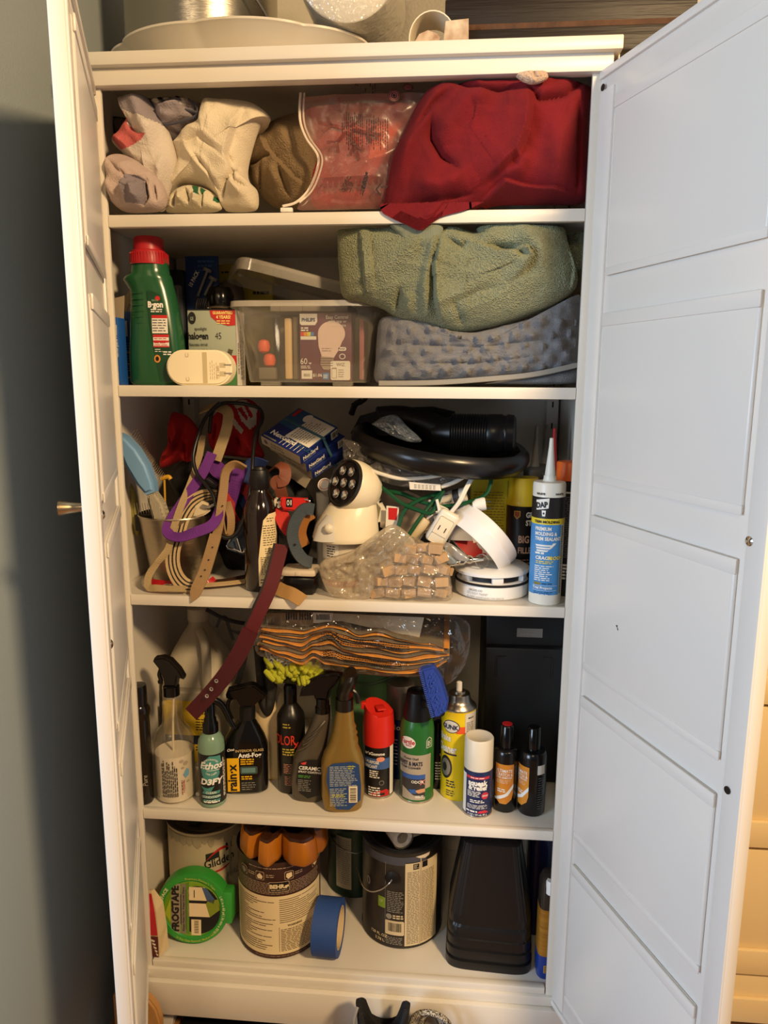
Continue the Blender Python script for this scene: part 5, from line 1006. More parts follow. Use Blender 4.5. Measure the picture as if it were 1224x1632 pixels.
MB().lathe([(0, 0), (.128, 0), (.134, .004), (.136, .012), (.136, .20), (.139, .203)], 64).build('body', mat('brushed_steel', (170, 164, 152), .28, 1.0, bump=('noise', 30, .15, (1, 1, 20))), t)
m = MB(); m.box(.004, .030, -.1440, -.136, .082, .11, .003, M=Matrix.Rotation(-.25, 4, 'Z')); m.build('handle_bracket', mat('dark_bracket', (120, 116, 108), .3, .9), t)
MB().tube([(.03, -.135, .125), (.10, -.12, .09), (.135, -.10, .05), (.15, -.08, .02)], .0028, 8).build('wire_handle', STEEL, t)
t = thing('paper_towel_roll', 'white paper towel roll in plastic wrap at the right end of the platter', 'paper roll', (.384, .20, TOP + .070))
MR = Matrix.Translation((0, -.02, .088)) @ Matrix.Rotation(math.radians(93), 4, 'X')
MB().lathe([(.018, -.07), (.018, .110), (.076, .112), (.082, .107), (.083, .09), (.083, -.07)], 48, 0, MR).build('roll', mat('paper_towel', (224, 216, 198), .9, bump=('voronoi', 120, .3)), t)
wr = MB(); rs = []
for z, r in ((-.072, .0842), (.0, .0845), (.06, .085), (.095, .0855), (.112, .082), (.1145, .070), (.1135, .03), (.1135, .001)):
    rs.append([((r + .0022 * noise.noise(Vector((math.cos(6.283 * k / 60) * 3, math.sin(6.283 * k / 60) * 3, z * 40)))) * math.cos(2 * PI * k / 60), (r + .0022 * noise.noise(Vector((math.cos(6.283 * k / 60) * 3, math.sin(6.283 * k / 60) * 3, z * 40 + 7)))) * math.sin(2 * PI * k / 60), z) for k in range(60)])
wr.loft(rs, 0, True, False, MR).build('wrap', film('towel_wrap', (220, 214, 200), .10, .12, (70, .8)), t)
t = thing('grey_carton', 'pale grey carton with a small black label on top of the cabinet', 'box', (.545, .315, TOP + .0006)); MB().box(-.10, .09, -.05, .06, 0, .19, .003).build('carton', mat('speckled_grey', (156, 150, 138), .8, bump=('noise', 200, .4)), t)
p = Print(flat((0, -.0503, 0), (1, 0, 0), (0, 0, 1))); p.rect(-.055, -.004, .006, .06, 0); p.txt('W', -.0175, .028, .026, 1, bold=.03); p.rect(-.088, -.06, .004, .03, 2); p.build('label', [INK, WINK, mat('teal_grey_print', (70, 86, 88), .5)], t)
t = thing('curled_paper_sleeve', 'curled off-white paper sleeve with a stained flap on the cabinet top edge', 'paper', (.528, .030, TOP + .0006)); t.scale = (1.12, 1, 1.22)
m = MB(); secs = []
for k in range(13): a = math.radians(185 - 150 * k / 12); secs.append([(-.006 + .032 * math.cos(a), -.01, .016 + .032 * math.sin(a)), (-.006 + .032 * math.cos(a), .05, .016 + .032 * math.sin(a)), (-.006 + .0305 * math.cos(a), .05, .016 + .0305 * math.sin(a)), (-.006 + .0305 * math.cos(a), -.01, .016 + .0305 * math.sin(a))])
m.loft(secs, 0, True); m.build('curl', mat('aged_paper', (226, 212, 186), .75), t)
ST = mat('stained_paper', (222, 206, 178), .8, var=(45, (150, 110, 80), .5)); m = MB(); m.extr([(.008, 0), (.044, 0), (.043, .036), (.012, .034)], -.0125, -.0112, .0004); m.build('flap', ST, t)
m = MB(); m.extr([(-.033, 0), (.007, 0), (.007, .016), (.0, .024), (-.012, .028), (-.024, .024), (-.031, .014)], -.002, .0, 0); m.build('inner_face', mat('blotched_brown_paper', (150, 112, 84), .85, var=(70, (214, 190, 160), .4), bump=('noise', 160, .6)), t)
t = thing('dark_wood_tray', 'dark brown wooden tray with a rough ledge lying on the cabinet top', 'wooden tray', (.735, .05, TOP + .0006)); DW = mat('dark_stained_wood', (32, 21, 14), .5, var=(8, (24, 15, 9), .5, (.2, 4, 4)), bump=('noise', 60, .3, (.15, 3, 3)))
MB().box(-.16, .19, -.015, .01, 0, .036, .002).build('front_board', DW, t); MB().box(-.16, .19, -.002, .02, .0365, .050, .003).build('ledge', mat('rough_brown_edge', (100, 66, 42), .8, var=(30, (60, 38, 24), .6), bump=('noise', 90, .8)), t)
MB().box(-.195, .19, .012, .03, .0505, .092, .002).build('upper_board', DW, t); MB().box(-.16, .19, .021, .20, 0, .036, .002).build('tray_bottom', DW, t)

# ================================================================ top shelf: blankets
def fabric(name, rgb, rgb2=None, vs=12, bs=420, bst=.5, sheen=.35): return mat(name, rgb, .95, bump=('noise', bs, bst), var=(vs, rgb2 or tuple(int(v * .88) for v in rgb), .7), sheen=sheen)
_cloth = cloth
def cloth(*a, **k): k.setdefault('lim', LIM); return _cloth(*a, **k)
LIM = (-.034, .795, S1 + .001, 1.7370)
# red plush blanket

L1 = (-.034, .795, S1 + .001, 1.7370); L2 = (-.034, .795, S2 + .001, 1.5305)
def overhang(p):                            # what hangs below the shelf top stays in front of the shelf edge
    if p.z < S1 + .012: p.y = min(p.y - .02, -.004 - max(0, S1 - p.z) * .1)
m = MB()
cloth(m, [(688, 134), (705, 126), (740, 123), (790, 120), (850, 120), (905, 120), (940, 122), (938, 200), (935, 280), (932, 322), (880, 327), (800, 328), (775, 333), (742, 348), (705, 358), (690, 368), (672, 380), (650, 371), (625, 359), (612, 348), (612, 322), (618, 290), (627, 250), (645, 215), (664, 172)], .055, .062, .04,
      [('s', [(836, 160), (838, 196), (832, 230), (818, 265), (790, 290), (765, 306)], .020, .016), ('c', [(688, 200), (688, 236), (704, 264), (735, 290)], .012, .008), ('c', [(700, 134), (745, 157), (790, 163), (838, 158)], .016, .010), ('r', [(800, 172), (745, 178), (712, 215), (712, 250)], .012, .020), ('s', [(760, 334), (800, 302), (860, 312), (932, 318)], .016, .012),
       ('r', [(735, 138), (690, 175), (655, 235), (632, 310)], .012, .016), ('c', [(660, 225), (690, 185), (720, 158)], .010, .009), ('r', [(655, 300), (700, 312), (745, 296)], .012, .018), ('c', [(838, 158), (852, 180), (892, 170), (936, 130)], .012, .009), ('r', [(872, 200), (880, 300)], .008, .022), ('c', [(918, 160), (916, 318)], .009, .009), ('r', [(628, 345), (672, 364), (706, 345)], .008, .010), ('c', [(640, 335), (700, 330), (760, 318)], .008, .010), ('c', [(905, 170), (880, 240)], .004, .02), ('r', [(780, 300), (820, 285), (835, 250)], .010, .014)],
      .005, 14, rings=70, seg=270, ctr=(770, 240), rid=(.013, 7.5, 62, .45), yf=overhang, fine=.0006, lim=(-.034, .795, 1.40, 1.7370))
m.solo('red_blanket', mat('crimson_plush', (126, 9, 22), .9, bump=('noise', 800, .5), var=(18, (98, 6, 16), .6), sheen=.35), 'crimson plush blanket draped over the top shelf edge at the right', 'blanket')
m = MB(); cloth(m, [(822, 122), (832, 112), (850, 109), (868, 113), (874, 123), (864, 131), (848, 134), (832, 129)], -.016, .010, .012, [('c', [(850, 112), (852, 130)], .003, .004)], .004, 90, rings=16, seg=60, fine=.0012, finesc=300)
m.solo('sherpa_tuft', fabric('cream_sherpa', (214, 186, 160), (190, 158, 132), 60, 300, .9), 'cream fleecy tuft poking out above the red blanket', 'fleece')
# grey, white and pink fleece blanket, in several bundles
t = thing('fleece_blanket', 'crumpled lilac grey and white fleece blanket with a pink patch', 'blanket', tuple(P(225, 338, .09)))
GL = fabric('lilac_grey_fleece', (150, 140, 144), (128, 118, 124)); WL = fabric('off_white_fleece', (216, 206, 194), (202, 190, 178)); PK = fabric('pink_fleece', (206, 108, 106), (190, 92, 92)); ML = fabric('mauve_white_fleece', (200, 182, 172), (176, 154, 148)); NV = mat('navy_piping', (66, 66, 78), .8)
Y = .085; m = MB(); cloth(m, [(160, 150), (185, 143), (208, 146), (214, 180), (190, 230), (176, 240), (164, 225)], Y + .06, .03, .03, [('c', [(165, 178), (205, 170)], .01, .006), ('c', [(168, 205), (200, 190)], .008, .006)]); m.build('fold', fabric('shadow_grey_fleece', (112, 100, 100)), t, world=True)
m = MB(); cloth(m, [(236, 146), (258, 140), (300, 141), (320, 150), (329, 176), (326, 205), (300, 212), (282, 228), (268, 226), (252, 190)], Y, .05, .02, [('s', [(262, 190), (285, 185), (318, 172)], .012, .007), ('c', [(250, 148), (275, 176), (320, 180)], .012, .005), ('r', [(268, 148), (296, 152), (306, 170)], .008, .006), ('c', [(300, 150), (316, 165), (314, 190)], .010, .005), ('r', [(262, 200), (300, 205), (324, 196)], .008, .008), ('c', [(276, 160), (290, 172)], .008, .004)], .005, 40, fine=.0005, rid=(.007, 18, 10, .6),
      mif=lambda p, q=[ppoly(x, Y) for x in ([(242, 143), (272, 143), (292, 156), (288, 172), (268, 182), (255, 175)], [(300, 160), (312, 168), (318, 184), (306, 186)])]: 1 if any(f(p) for f in q) else None); m.build('bundle', [GL, WL], t, world=True)
m = MB()
for pl in ([(236, 158), (248, 176), (262, 198), (300, 190), (316, 182)], [(246, 158), (270, 164), (294, 174), (318, 180)], [(300, 158), (314, 172), (312, 190)]): m.tube([P(a, b, Y - .052 + .012 * (abs(a - 280) / 45)) for a, b in pl], .0022, 6)
m.build('piping', NV, t, world=True).__setitem__('kind', 'stuff')
m = MB(); cloth(m, [(190, 144), (212, 141), (232, 144), (246, 170), (262, 195), (275, 225), (283, 262), (276, 290), (268, 318), (262, 336), (252, 334), (256, 305), (240, 285), (214, 262), (196, 244), (180, 226), (192, 210), (206, 182), (192, 165)], Y - .035, .035, .02,
      [('r', [(215, 150), (235, 190), (262, 240)], .008, .014), ('c', [(210, 190), (222, 215), (245, 225)], .008, .006), ('s', [(232, 190), (248, 205), (264, 206)], .008, .007), ('c', [(236, 284), (262, 300)], .006, .006), ('r', [(270, 250), (262, 310)], .006, .008)], .003, 30, fine=.0004, rid=(.006, 14, -60, .5),
      mif=lambda p, q=[ppoly([(207, 184), (213, 206), (232, 222), (249, 227), (240, 236), (214, 246), (200, 244), (182, 222)], Y - .035), ppoly([(185, 138), (240, 138), (268, 206), (230, 196), (205, 182)], Y - .035)]: 1 if q[0](p) else (0 if q[1](p) else None) or (0 if q[1](p) else 2)); m.build('hanging_fold', [GL, PK, WL], t, world=True)
m = MB(); cloth(m, [(166, 262), (182, 248), (206, 250), (236, 268), (258, 290), (266, 315), (258, 334), (232, 339), (200, 338), (178, 322), (168, 300)], Y - .06, .04, .04,
      [('s', [(212, 336), (212, 305), (220, 290), (238, 288), (246, 300)], .014, .007), ('c', [(222, 292), (240, 294), (244, 320), (236, 336)], .016, .006), ('c', [(252, 296), (258, 330)], .010, .005), ('r', [(232, 300), (230, 330)], .014, .010), ('c', [(185, 262), (212, 290)], .006, .008), ('r', [(180, 290), (196, 325)], .006, .010), ('c', [(206, 280), (222, 300)], .007, .005)], .003, 40, fine=.0005, rid=(.007, 16, 40, .6),
      mif=lambda p, q=ppoly([(213, 296), (222, 290), (238, 292), (244, 310), (240, 332), (214, 330)], Y - .06): 1 if q(p) else None); m.build('roll', [ML, GL], t, world=True)
# cream towel
m = MB(); cloth(m, [(276, 232), (300, 212), (326, 196), (330, 160), (352, 156), (385, 160), (415, 172), (432, 190), (416, 198), (404, 232), (396, 268), (398, 290), (411, 306), (411, 332), (396, 338), (362, 337), (356, 326), (336, 306), (306, 296), (286, 300), (270, 314), (266, 300), (283, 262)], .08, .055, .04,
      [('c', [(318, 250), (345, 285), (362, 318)], .010, .007), ('r', [(300, 240), (335, 270), (356, 312)], .008, .010), ('s', [(400, 180), (384, 225), (374, 262), (386, 285)], .012, .008), ('c', [(395, 270), (372, 300), (360, 330)], .010, .006), ('r', [(378, 300), (400, 322)], .008, .008), ('c', [(376, 260), (386, 300), (404, 308)], .008, .005), ('r', [(295, 225), (340, 200), (390, 170)], .006, .02), ('c', [(286, 250), (330, 232), (376, 268)], .005, .010), ('s', [(272, 312), (300, 296), (336, 305)], .006, .006)], .003, 24, rings=54, seg=200, ctr=(345, 248), rid=(.009, 11, -50, .5), fine=.0004)
m.solo('cream_towel', fabric('cream_terry', (226, 214, 190), (214, 200, 174), 10, 500, .5), 'thick cream towel bunched in the middle left of the top shelf', 'towel')
m = MB(); Y = .065; gq = [ppoly(x, Y) for x in ([(312, 300), (321, 300), (327, 318), (320, 316)], [(324, 302), (334, 308), (330, 318), (326, 308)], [(345, 316), (352, 318), (352, 326), (345, 325)])]
cloth(m, [(268, 322), (282, 304), (306, 297), (334, 304), (350, 318), (353, 334), (330, 339), (290, 339), (266, 338)], Y, .032, .02, [('c', [(286, 312), (284, 336)], .010, .004), ('r', [(296, 310), (298, 330)], .008, .006), ('c', [(304, 306), (310, 330)], .010, .004), ('r', [(322, 310), (318, 334)], .007, .006), ('c', [(330, 312), (328, 336)], .010, .004)], .004, 60, mif=lambda p: 1 if any(f(p) for f in gq) else None)
m.solo('dish_towel', [fabric('pale_dish_cloth', (220, 208, 180)), mat('green_stripe', (34, 92, 56), .8)], 'rolled pale dish towel with green marks below the cream towel', 'towel')
# taupe towel
m = MB(); cloth(m, [(394, 262), (398, 240), (412, 215), (432, 198), (462, 184), (496, 178), (520, 186), (522, 300), (500, 326), (474, 334), (440, 331), (418, 315), (402, 290)], .14, .05, .04,
      [('s', [(420, 218), (440, 255), (478, 296), (492, 304)], .016, .010), ('c', [(398, 272), (430, 264), (452, 262)], .012, .007), ('c', [(428, 268), (420, 300), (416, 312)], .010, .006), ('r', [(440, 275), (452, 310)], .008, .010), ('c', [(452, 268), (460, 300), (470, 325)], .008, .007), ('r', [(450, 200), (470, 260)], .006, .016)], .003, 26, fine=.0004, rid=(.008, 10, 60, .5))
m.solo('taupe_towel', fabric('taupe_terry', (140, 118, 88), (118, 98, 70), 14, 380, .9), 'ribbed taupe brown towel between the cream towel and the plastic bag', 'towel')
# zip bag with red festive fabric
t = thing('red_textile', 'folded red textile with dark pattern inside the frosted zip bag', 'textile', tuple(P(580, 330, .11)))
Y = .115; BO = [(484, 150), (540, 138), (620, 134), (676, 136), (684, 165), (664, 195), (650, 250), (640, 320), (600, 331), (540, 332), (500, 330), (494, 290), (502, 255), (490, 215)]
m = MB(); cloth(m, BO, Y, .035, .03, [('c', [(500, 200), (560, 190), (600, 230)], .006, .008), ('r', [(560, 150), (590, 200)], .005, .01), ('c', [(500, 310), (640, 300)], .006, .006)], .006, 24, mif=lambda p, q=ppoly([(596, 170), (612, 150), (650, 155), (652, 200), (625, 255), (590, 262), (602, 220)], Y): 1 if q(p) else None)
m.build('cloth', [fabric('festive_red', (168, 36, 40), (150, 26, 32)), fabric('festive_orange', (206, 72, 36), (190, 60, 30))], t, world=True)
p = Print(lambda u, v, o: P(u, v, Y - .040) - WLOC[t.name], 40)
for k in range(6):
    a = PI * k / 3 + .2; c, s = math.cos(a), math.sin(a)
    def q(r, w_): return (556 + r * c - w_ * s, 205 + (r * s + w_ * c))
    p.poly([q(6, -2.5), q(52, -2.5), q(52, 2.5), q(6, 2.5)], 0); p.poly([q(26, 0), q(38, 14), q(42, 11), q(30, -1)], 0); p.poly([q(26, 0), q(38, -14), q(42, -11), q(30, 1)], 0)
for k in range(15): p.poly([(505 + k * 9, 289 - k * .6), (507 + k * 9, 299 - k * .6), (511 + k * 9, 299 - k * .6), (512 + k * 9, 288 - k * .6)], 0)
p.poly([(500, 284), (640, 276), (640, 280), (500, 289)], 0); p.build('pattern', mat('charcoal_pattern', (112, 44, 48), .9), t)
t = thing('zip_bag', 'frosted plastic zip bag printed with small warnings around red textile', 'plastic bag', tuple(P(570, 332, .06)))
Y = .062; BG = [(478, 150), (500, 136), (560, 131), (640, 129), (688, 132), (692, 152), (672, 180), (648, 228), (634, 290), (630, 328), (560, 334), (505, 335), (474, 334), (484, 318), (498, 285), (507, 252), (490, 222), (480, 190)]
m = MB(); cloth(m, BG, Y, .022, .016, [('r', [(480, 150), (482, 195), (505, 245)], .004, .004), ('r', [(475, 333), (540, 312), (570, 282), (590, 262)], .006, .005), ('r', [(505, 252), (530, 258)], .004, .004), ('c', [(520, 240), (590, 210)], .005, .008), ('r', [(530, 290), (620, 250), (650, 230)], .004, .006), ('c', [(500, 320), (600, 322)], .004, .006)], .004, 36, fine=.0005, power=3.4)
m.build('film', film('frosted_film', (206, 150, 140), .12, .32, (30, .15), (.02, .22)), t, world=True)
zp = [P(a, b, Y - .008) for a, b in ((479, 148), (478, 190), (488, 220), (507, 250), (502, 280), (490, 305), (474, 326), (456, 335))]; zp[-1].y = Y - .035; zp[-2].y = Y - .022
m = MB(); m.tube(zp, .0022, 6); m.tube([q + Vector((.006, .001, 0)) for q in zp[:-1]], .0016, 6); m.build('zip_track', mat('milky_zip', (226, 214, 200), .4), t, world=True)
c = P(457, 335.5, Y - .035); MB().box(c.x - .010, c.x + .010, c.y - .004, c.y + .004, c.z - .003, c.z + .004, .0015).build('slider', WPL, t, world=True)
p = Print(lambda u, v, o: P(u, v, Y - .0350 + .012 * ((u - 585) / 100) ** 2 + .006 * ((v - 235) / 90) ** 2) - WLOC[t.name], 3)
random.seed(21)
def vlines(x0, x1, y0, y1, n, tilt=0):
    for i in range(n):
        x = x0 + (x1 - x0) * i / max(n - 1, 1); a_, b_ = y0 + random.uniform(0, 12), y1 - random.uniform(0, 14); q = a_
        while q < b_:
            e = min(q + random.uniform(3, 9), b_); p.poly([(x - tilt * (q - y0), q), (x + 1.3 - tilt * (q - y0), q), (x + 1.3 - tilt * (e - y0), e), (x - tilt * (e - y0), e)], 0); q = e + 1.5
vlines(552, 577, 176, 240, 9); vlines(584, 617, 182, 240, 10); vlines(561, 569, 131, 144, 4); vlines(582, 597, 129, 150, 5); vlines(545, 548, 195, 215, 2)
vlines(552, 566, 280, 312, 7, .35); vlines(582, 588, 272, 318, 7, .25)
p.oval(628, 152, 10, 10, 0); p.oval(628, 152, 8.6, 8.6, 1, 2); p.fan([(622, 146), (629, 150), (636, 158), (632, 160), (626, 156)], 0, 4); p.oval(650, 139, 9, 6, 0); p.oval(650, 139, 7.5, 5, 1, 2)
p.poly([(598, 302), (606, 292), (608, 293), (600, 303)], 0); p.poly([(598, 302), (606, 312), (608, 311), (600, 301)], 0)
for k in range(4): p.poly([(606 + k * 3, 296 + k % 2 * 4), (608 + k * 3, 300 - k % 2 * 4), (610 + k * 3, 300 - k % 2 * 4), (607 + k * 3, 296 + k % 2 * 4)], 0)
p.txt('♻', 612, 310, 14, 0) if False else None
p.build('warning_print', [mat('bag_black_print', (40, 26, 28), .5), mat('bag_pink', (206, 112, 98), .5)], t)

# ================================================================ second shelf right: towels
LIM = (-.034, .795, S2 + .001, 1.5305)
SG = mat('sage_terry', (146, 150, 122), .95, bump=('voronoi', 420, .9), var=(20, (126, 130, 102), .7), sheen=.45)
t = thing('sage_towel', 'bunched sage green terry towel lying on the folded grey mat', 'towel', tuple(P(735, 529, .05)))
m = MB(); cloth(m, [(537, 368), (545, 358), (590, 358), (640, 357), (690, 368), (720, 358), (760, 372), (800, 352), (860, 350), (895, 356), (905, 385), (918, 425), (920, 452), (908, 470), (878, 490), (838, 506), (790, 520), (740, 529), (705, 527), (672, 516), (640, 511), (608, 492), (570, 480), (546, 472), (540, 430), (538, 395)], .050, .052, .006,
      [('s', [(587, 482), (583, 420), (574, 358)], .008, .006), ('s', [(602, 484), (597, 420), (590, 360)], -.006, .005), ('s', [(704, 525), (694, 480), (692, 430), (706, 375)], .018, .010), ('r', [(680, 515), (678, 460), (690, 400), (700, 370)], .012, .010), ('s', [(742, 385), (790, 408), (835, 402), (842, 415), (828, 440), (805, 458)], .018, .012), ('c', [(775, 395), (812, 402), (838, 418)], .016, .009), ('r', [(820, 365), (850, 395), (862, 440)], .010, .018), ('c', [(640, 460), (632, 500)], .010, .008), ('r', [(655, 470), (650, 505)], .008, .008), ('c', [(700, 500), (760, 470), (800, 460)], .006, .014), ('s', [(905, 470), (912, 430), (900, 385)], .010, .008), ('c', [(705, 380), (735, 400), (745, 388)], .01, .008), ('c', [(720, 480), (740, 525)], .006, .010)],
      .004, 18, rings=60, seg=240, ctr=(730, 440), rid=(.009, 9, 20, .5), fine=.0018, finesc=420); m.build('body', SG, t, world=True)
m = MB(); cloth(m, [(757, 360), (775, 354), (830, 351), (846, 356), (838, 372), (815, 384), (792, 391), (778, 380), (764, 376)], .045, .035, .02, [('s', [(760, 372), (776, 372), (790, 390)], .008, .005)], .003, 40, rings=20, seg=80, fine=.0015, finesc=420); m.build('rolled_corner', SG, t, world=True)
m = MB(); cloth(m, [(618, 357), (640, 352), (690, 356), (706, 362), (700, 385), (690, 402), (668, 396), (640, 378)], .012, .012, .01, [('s', [(640, 376), (668, 390), (698, 372)], .004, .004)], .002, 40, rings=16, seg=70, fine=.001, finesc=400, power=3.5); m.build('hem', mat('sage_hem', (150, 156, 132), .9, bump=('wave', 240, .7, (1, 0, .6)), sheen=.3), t, world=True)
m = MB(); cloth(m, [(885, 362), (905, 356), (928, 366), (930, 405), (924, 432), (908, 428), (898, 400)], .10, .03, .02, (), .004, 30, rings=20, seg=70, fine=.0015, finesc=420); m.build('back_fold', SG, t, world=True)
m = MB(); GM = mat('grey_chenille', (140, 140, 142), .95, bump=('noise', 500, .8, (1, 1, 2)), var=(40, (112, 112, 116), .6, (1, 1, 2.5)), sheen=.5)
ol = [(602, 522), (612, 505), (660, 508), (700, 522), (750, 530), (800, 520), (850, 506), (890, 488), (924, 470), (923, 520), (922, 578), (900, 590), (840, 600), (760, 607), (690, 612), (604, 612), (599, 570)]
random.seed(5); tufts = []
for r in range(5):
    for k in range(11): tufts.append(('r', [(620 + k * 29 + (r % 2) * 14 + random.uniform(-5, 5), 528 + r * 17 + random.uniform(-4, 4) - k * 1.2), (632 + k * 29 + (r % 2) * 14, 529 + r * 17 - k * 1.2)], .007, .007))
t = thing('grey_mat', 'folded fluffy grey chenille bath mat under the sage green towel', 'bath mat', tuple(P(760, 613, .06)))
cloth(m, ol, .075, .050, .05, tufts + [('c', [(604, 548), (760, 556), (920, 536)], .006, .008), ('c', [(602, 580), (760, 580), (920, 560)], .005, .006)], .005, 40, rings=44, seg=180, fine=.002, finesc=260, power=4); m.build('pile', GM, t, world=True)
m = MB(); m.ribbon([P(604, 611, .03), P(690, 610, .026), P(780, 604, .026), (P(850, 597, .026)), P(921, 582, .032)], .008, .004); m.build('border', mat('grey_binding', (150, 146, 138), .8, bump=('wave', 300, .4, (1, 0, 0))), t, world=True)
m = MB(); cloth(m, [(770, 612), (800, 606), (860, 599), (920, 588), (921, 608), (880, 613)], .07, .03, .03, (), .003, 40, rings=12, seg=60); m.build('lower_fold', GM, t, world=True)
# ================================================================ third shelf: the jumble
Z3 = S3 + .0006
STL = mat('worn_steel', (176, 164, 146), .3, 1.0, bump=('noise', 26, .12, (1, 1, 8)))
t = thing('steel_cup', 'tapered stainless steel cup holding brushes at the left of the third shelf', 'cup', (.050, .118, Z3))
MB().lathe([(0, 0), (.050, 0), (.053, .003), (.0715, .124), (.0735, .1265), (.0725, .1285), (.0700, .126), (.0515, .006), (0, .005)], 48).build('body', STL, t)
# grooming brush
t = thing('grooming_brush', 'pale blue slicker brush full of brown fur standing in the cup', 'brush', tuple(P(262, 830, .085)))
def ex(pts, y0, y1, bev, m, name, par, seg=2):
    q = [P(a, b, (y0 + y1) / 2) - WLOC[par.name] for a, b in pts]; mid = (y0 + y1) / 2 - WLOC[par.name].y
    return MB().extr([(v.x, v.z) for v in q], mid - (y1 - y0) / 2, mid + (y1 - y0) / 2, bev, 0, None, seg).build(name, m, par)
LB = mat('pale_blue_plastic', (120, 164, 206), .35)
hd = ex([(193, 690), (204, 695), (222, 714), (238, 740), (248, 768), (250, 783), (236, 788), (222, 772), (204, 742), (194, 718)], .048, .080, .007, LB, 'head', t, 3)
ex([(236, 787), (249, 782), (262, 800), (272, 830), (276, 850), (256, 850), (246, 828), (238, 800)], .052, .076, .006, mat('grey_rubber_grip', (186, 176, 152), .6, bump=('wave', 150, .6, (1, 0, .5))), 'grip', t, 3)
m = MB(); cloth(m, [(200, 686), (216, 690), (234, 710), (250, 735), (258, 764), (262, 790), (250, 786), (240, 755), (222, 722), (206, 700)], .100, .018, .012, (), .006, 70, rings=16, seg=70, fine=.003, finesc=500); m.build('fur', mat('brown_fur', (70, 52, 38), 1.0, bump=('noise', 700, 1.0), sheen=.3), t, world=True)
m = MB()
for k in range(22):
    q = k / 21; a = P(214 + 44 * q, 688 + 70 * q + 6 * math.sin(q * 3), .078) - WLOC[t.name]
    for j in range(2): m.tube([a + Vector((-.006, .012 * j, -.006)), a + Vector((.001, .012 * j, .003))], .0005, 4, n=0)
o = m.build('pins', STEEL, t); o['kind'] = 'stuff'
m = MB(); m.tube([P(203, 772, .11), P(210, 786, .11), P(214, 808, .11), P(216, 830, .11), P(218, 850, .12)], .0072, 12); m.solo('olive_handle', mat('olive_rubber', (150, 142, 70), .55), 'olive yellow curved tool handle standing in the cup', 'tool')
m = MB(); m.tube([P(257, 763, .14), P(268, 760, .14), P(272, 764, .14)], .0045, 10); m.tube([P(262, 764, .14), P(264, 830, .14)], .002, 6); m.solo('yellow_tipped_pick', mat('amber_plastic', (214, 164, 50), .4), 'small tool with amber yellow tip behind the cup brushes', 'tool')
t = thing('metal_comb', 'metal pin comb in the steel cup in front of the olive handle', 'comb', tuple(P(232, 830, .095)))
MB().box(-.020, .020, -.003, .003, -.02, .012, .002).build('spine', BLK, t)
for k in range(8): MB().tube([(-.017 + k * .005, 0, .012), (-.020 + k * .005, 0, .034)], .0006, 5, n=0).build('tooth', STEEL, t)

_c1 = _cloth
def cloth(*a, **k): k.setdefault('lim', (-.034, .795, S3 + .001, 1.258)); return _c1(*a, **k)
# black nylon bundle, also a dark fill for the shaded gaps at the back
NYL = mat('black_nylon', (20, 20, 24), .7, bump=('noise', 300, .4))
m = MB(); cloth(m, [(268, 760), (300, 730), (360, 730), (420, 740), (470, 760), (500, 800), (498, 860), (480, 900), (430, 915), (370, 910), (345, 870), (300, 820)], .21, .05, .06, [('c', [(330, 760), (400, 800), (470, 790)], .02, .01), ('r', [(380, 750), (420, 830)], .015, .015), ('c', [(300, 780), (360, 860)], .02, .01)], .012, 26)
m.solo('nylon_harness', NYL, 'black nylon dog harness bundle that fills the dark gaps behind the leashes', 'harness')
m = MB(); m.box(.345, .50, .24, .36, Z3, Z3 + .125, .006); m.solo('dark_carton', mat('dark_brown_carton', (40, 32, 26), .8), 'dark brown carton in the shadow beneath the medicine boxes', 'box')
# red bandana
t = thing('red_bandana', 'red bandana with white print piled at the back above the leashes', 'bandana', tuple(P(335, 745, .24)))
RB = fabric('bandana_red', (178, 26, 30), (158, 20, 24), 16, 600, .3)
m = MB(); cloth(m, [(276, 656), (300, 664), (318, 690), (314, 716), (322, 744), (306, 744), (292, 734), (258, 746), (260, 728), (272, 706), (270, 682)], .22, .03, .03, [('s', [(300, 668), (292, 700), (278, 722), (262, 735)], .018, .008), ('r', [(285, 660), (296, 690)], .01, .008), ('c', [(298, 700), (302, 740)], .01, .006), ('c', [(272, 690), (290, 710)], .008, .006)], .005, 40, rings=24, seg=100); m.build('left_fold', RB, t, world=True)
wq = [ppoly(x, .225) for x in ([(372, 640), (392, 636), (412, 650), (412, 676), (404, 684), (392, 668), (384, 652)], [(356, 648), (366, 648), (396, 684), (392, 690), (376, 672)])]; hq = [ppoly([(384, 650), (390, 648), (402, 664), (400, 670)], .225), ppoly([(394, 646), (400, 648), (408, 662), (405, 666)], .225)]
m = MB(); cloth(m, [(332, 680), (346, 656), (372, 640), (396, 636), (414, 652), (414, 684), (412, 705), (420, 730), (372, 727), (346, 722), (334, 706)], .225, .035, .03, [('r', [(360, 660), (366, 700), (352, 720)], .010, .010), ('c', [(382, 690), (392, 722)], .010, .008), ('c', [(350, 668), (346, 705)], .010, .006), ('r', [(396, 690), (412, 725)], .008, .008)], .004, 40, rings=30, seg=120, mif=lambda p: 1 if any(f(p) for f in wq) and not any(f(p) for f in hq) else None); m.build('right_fold', [RB, fabric('bandana_white', (206, 196, 180))], t, world=True)

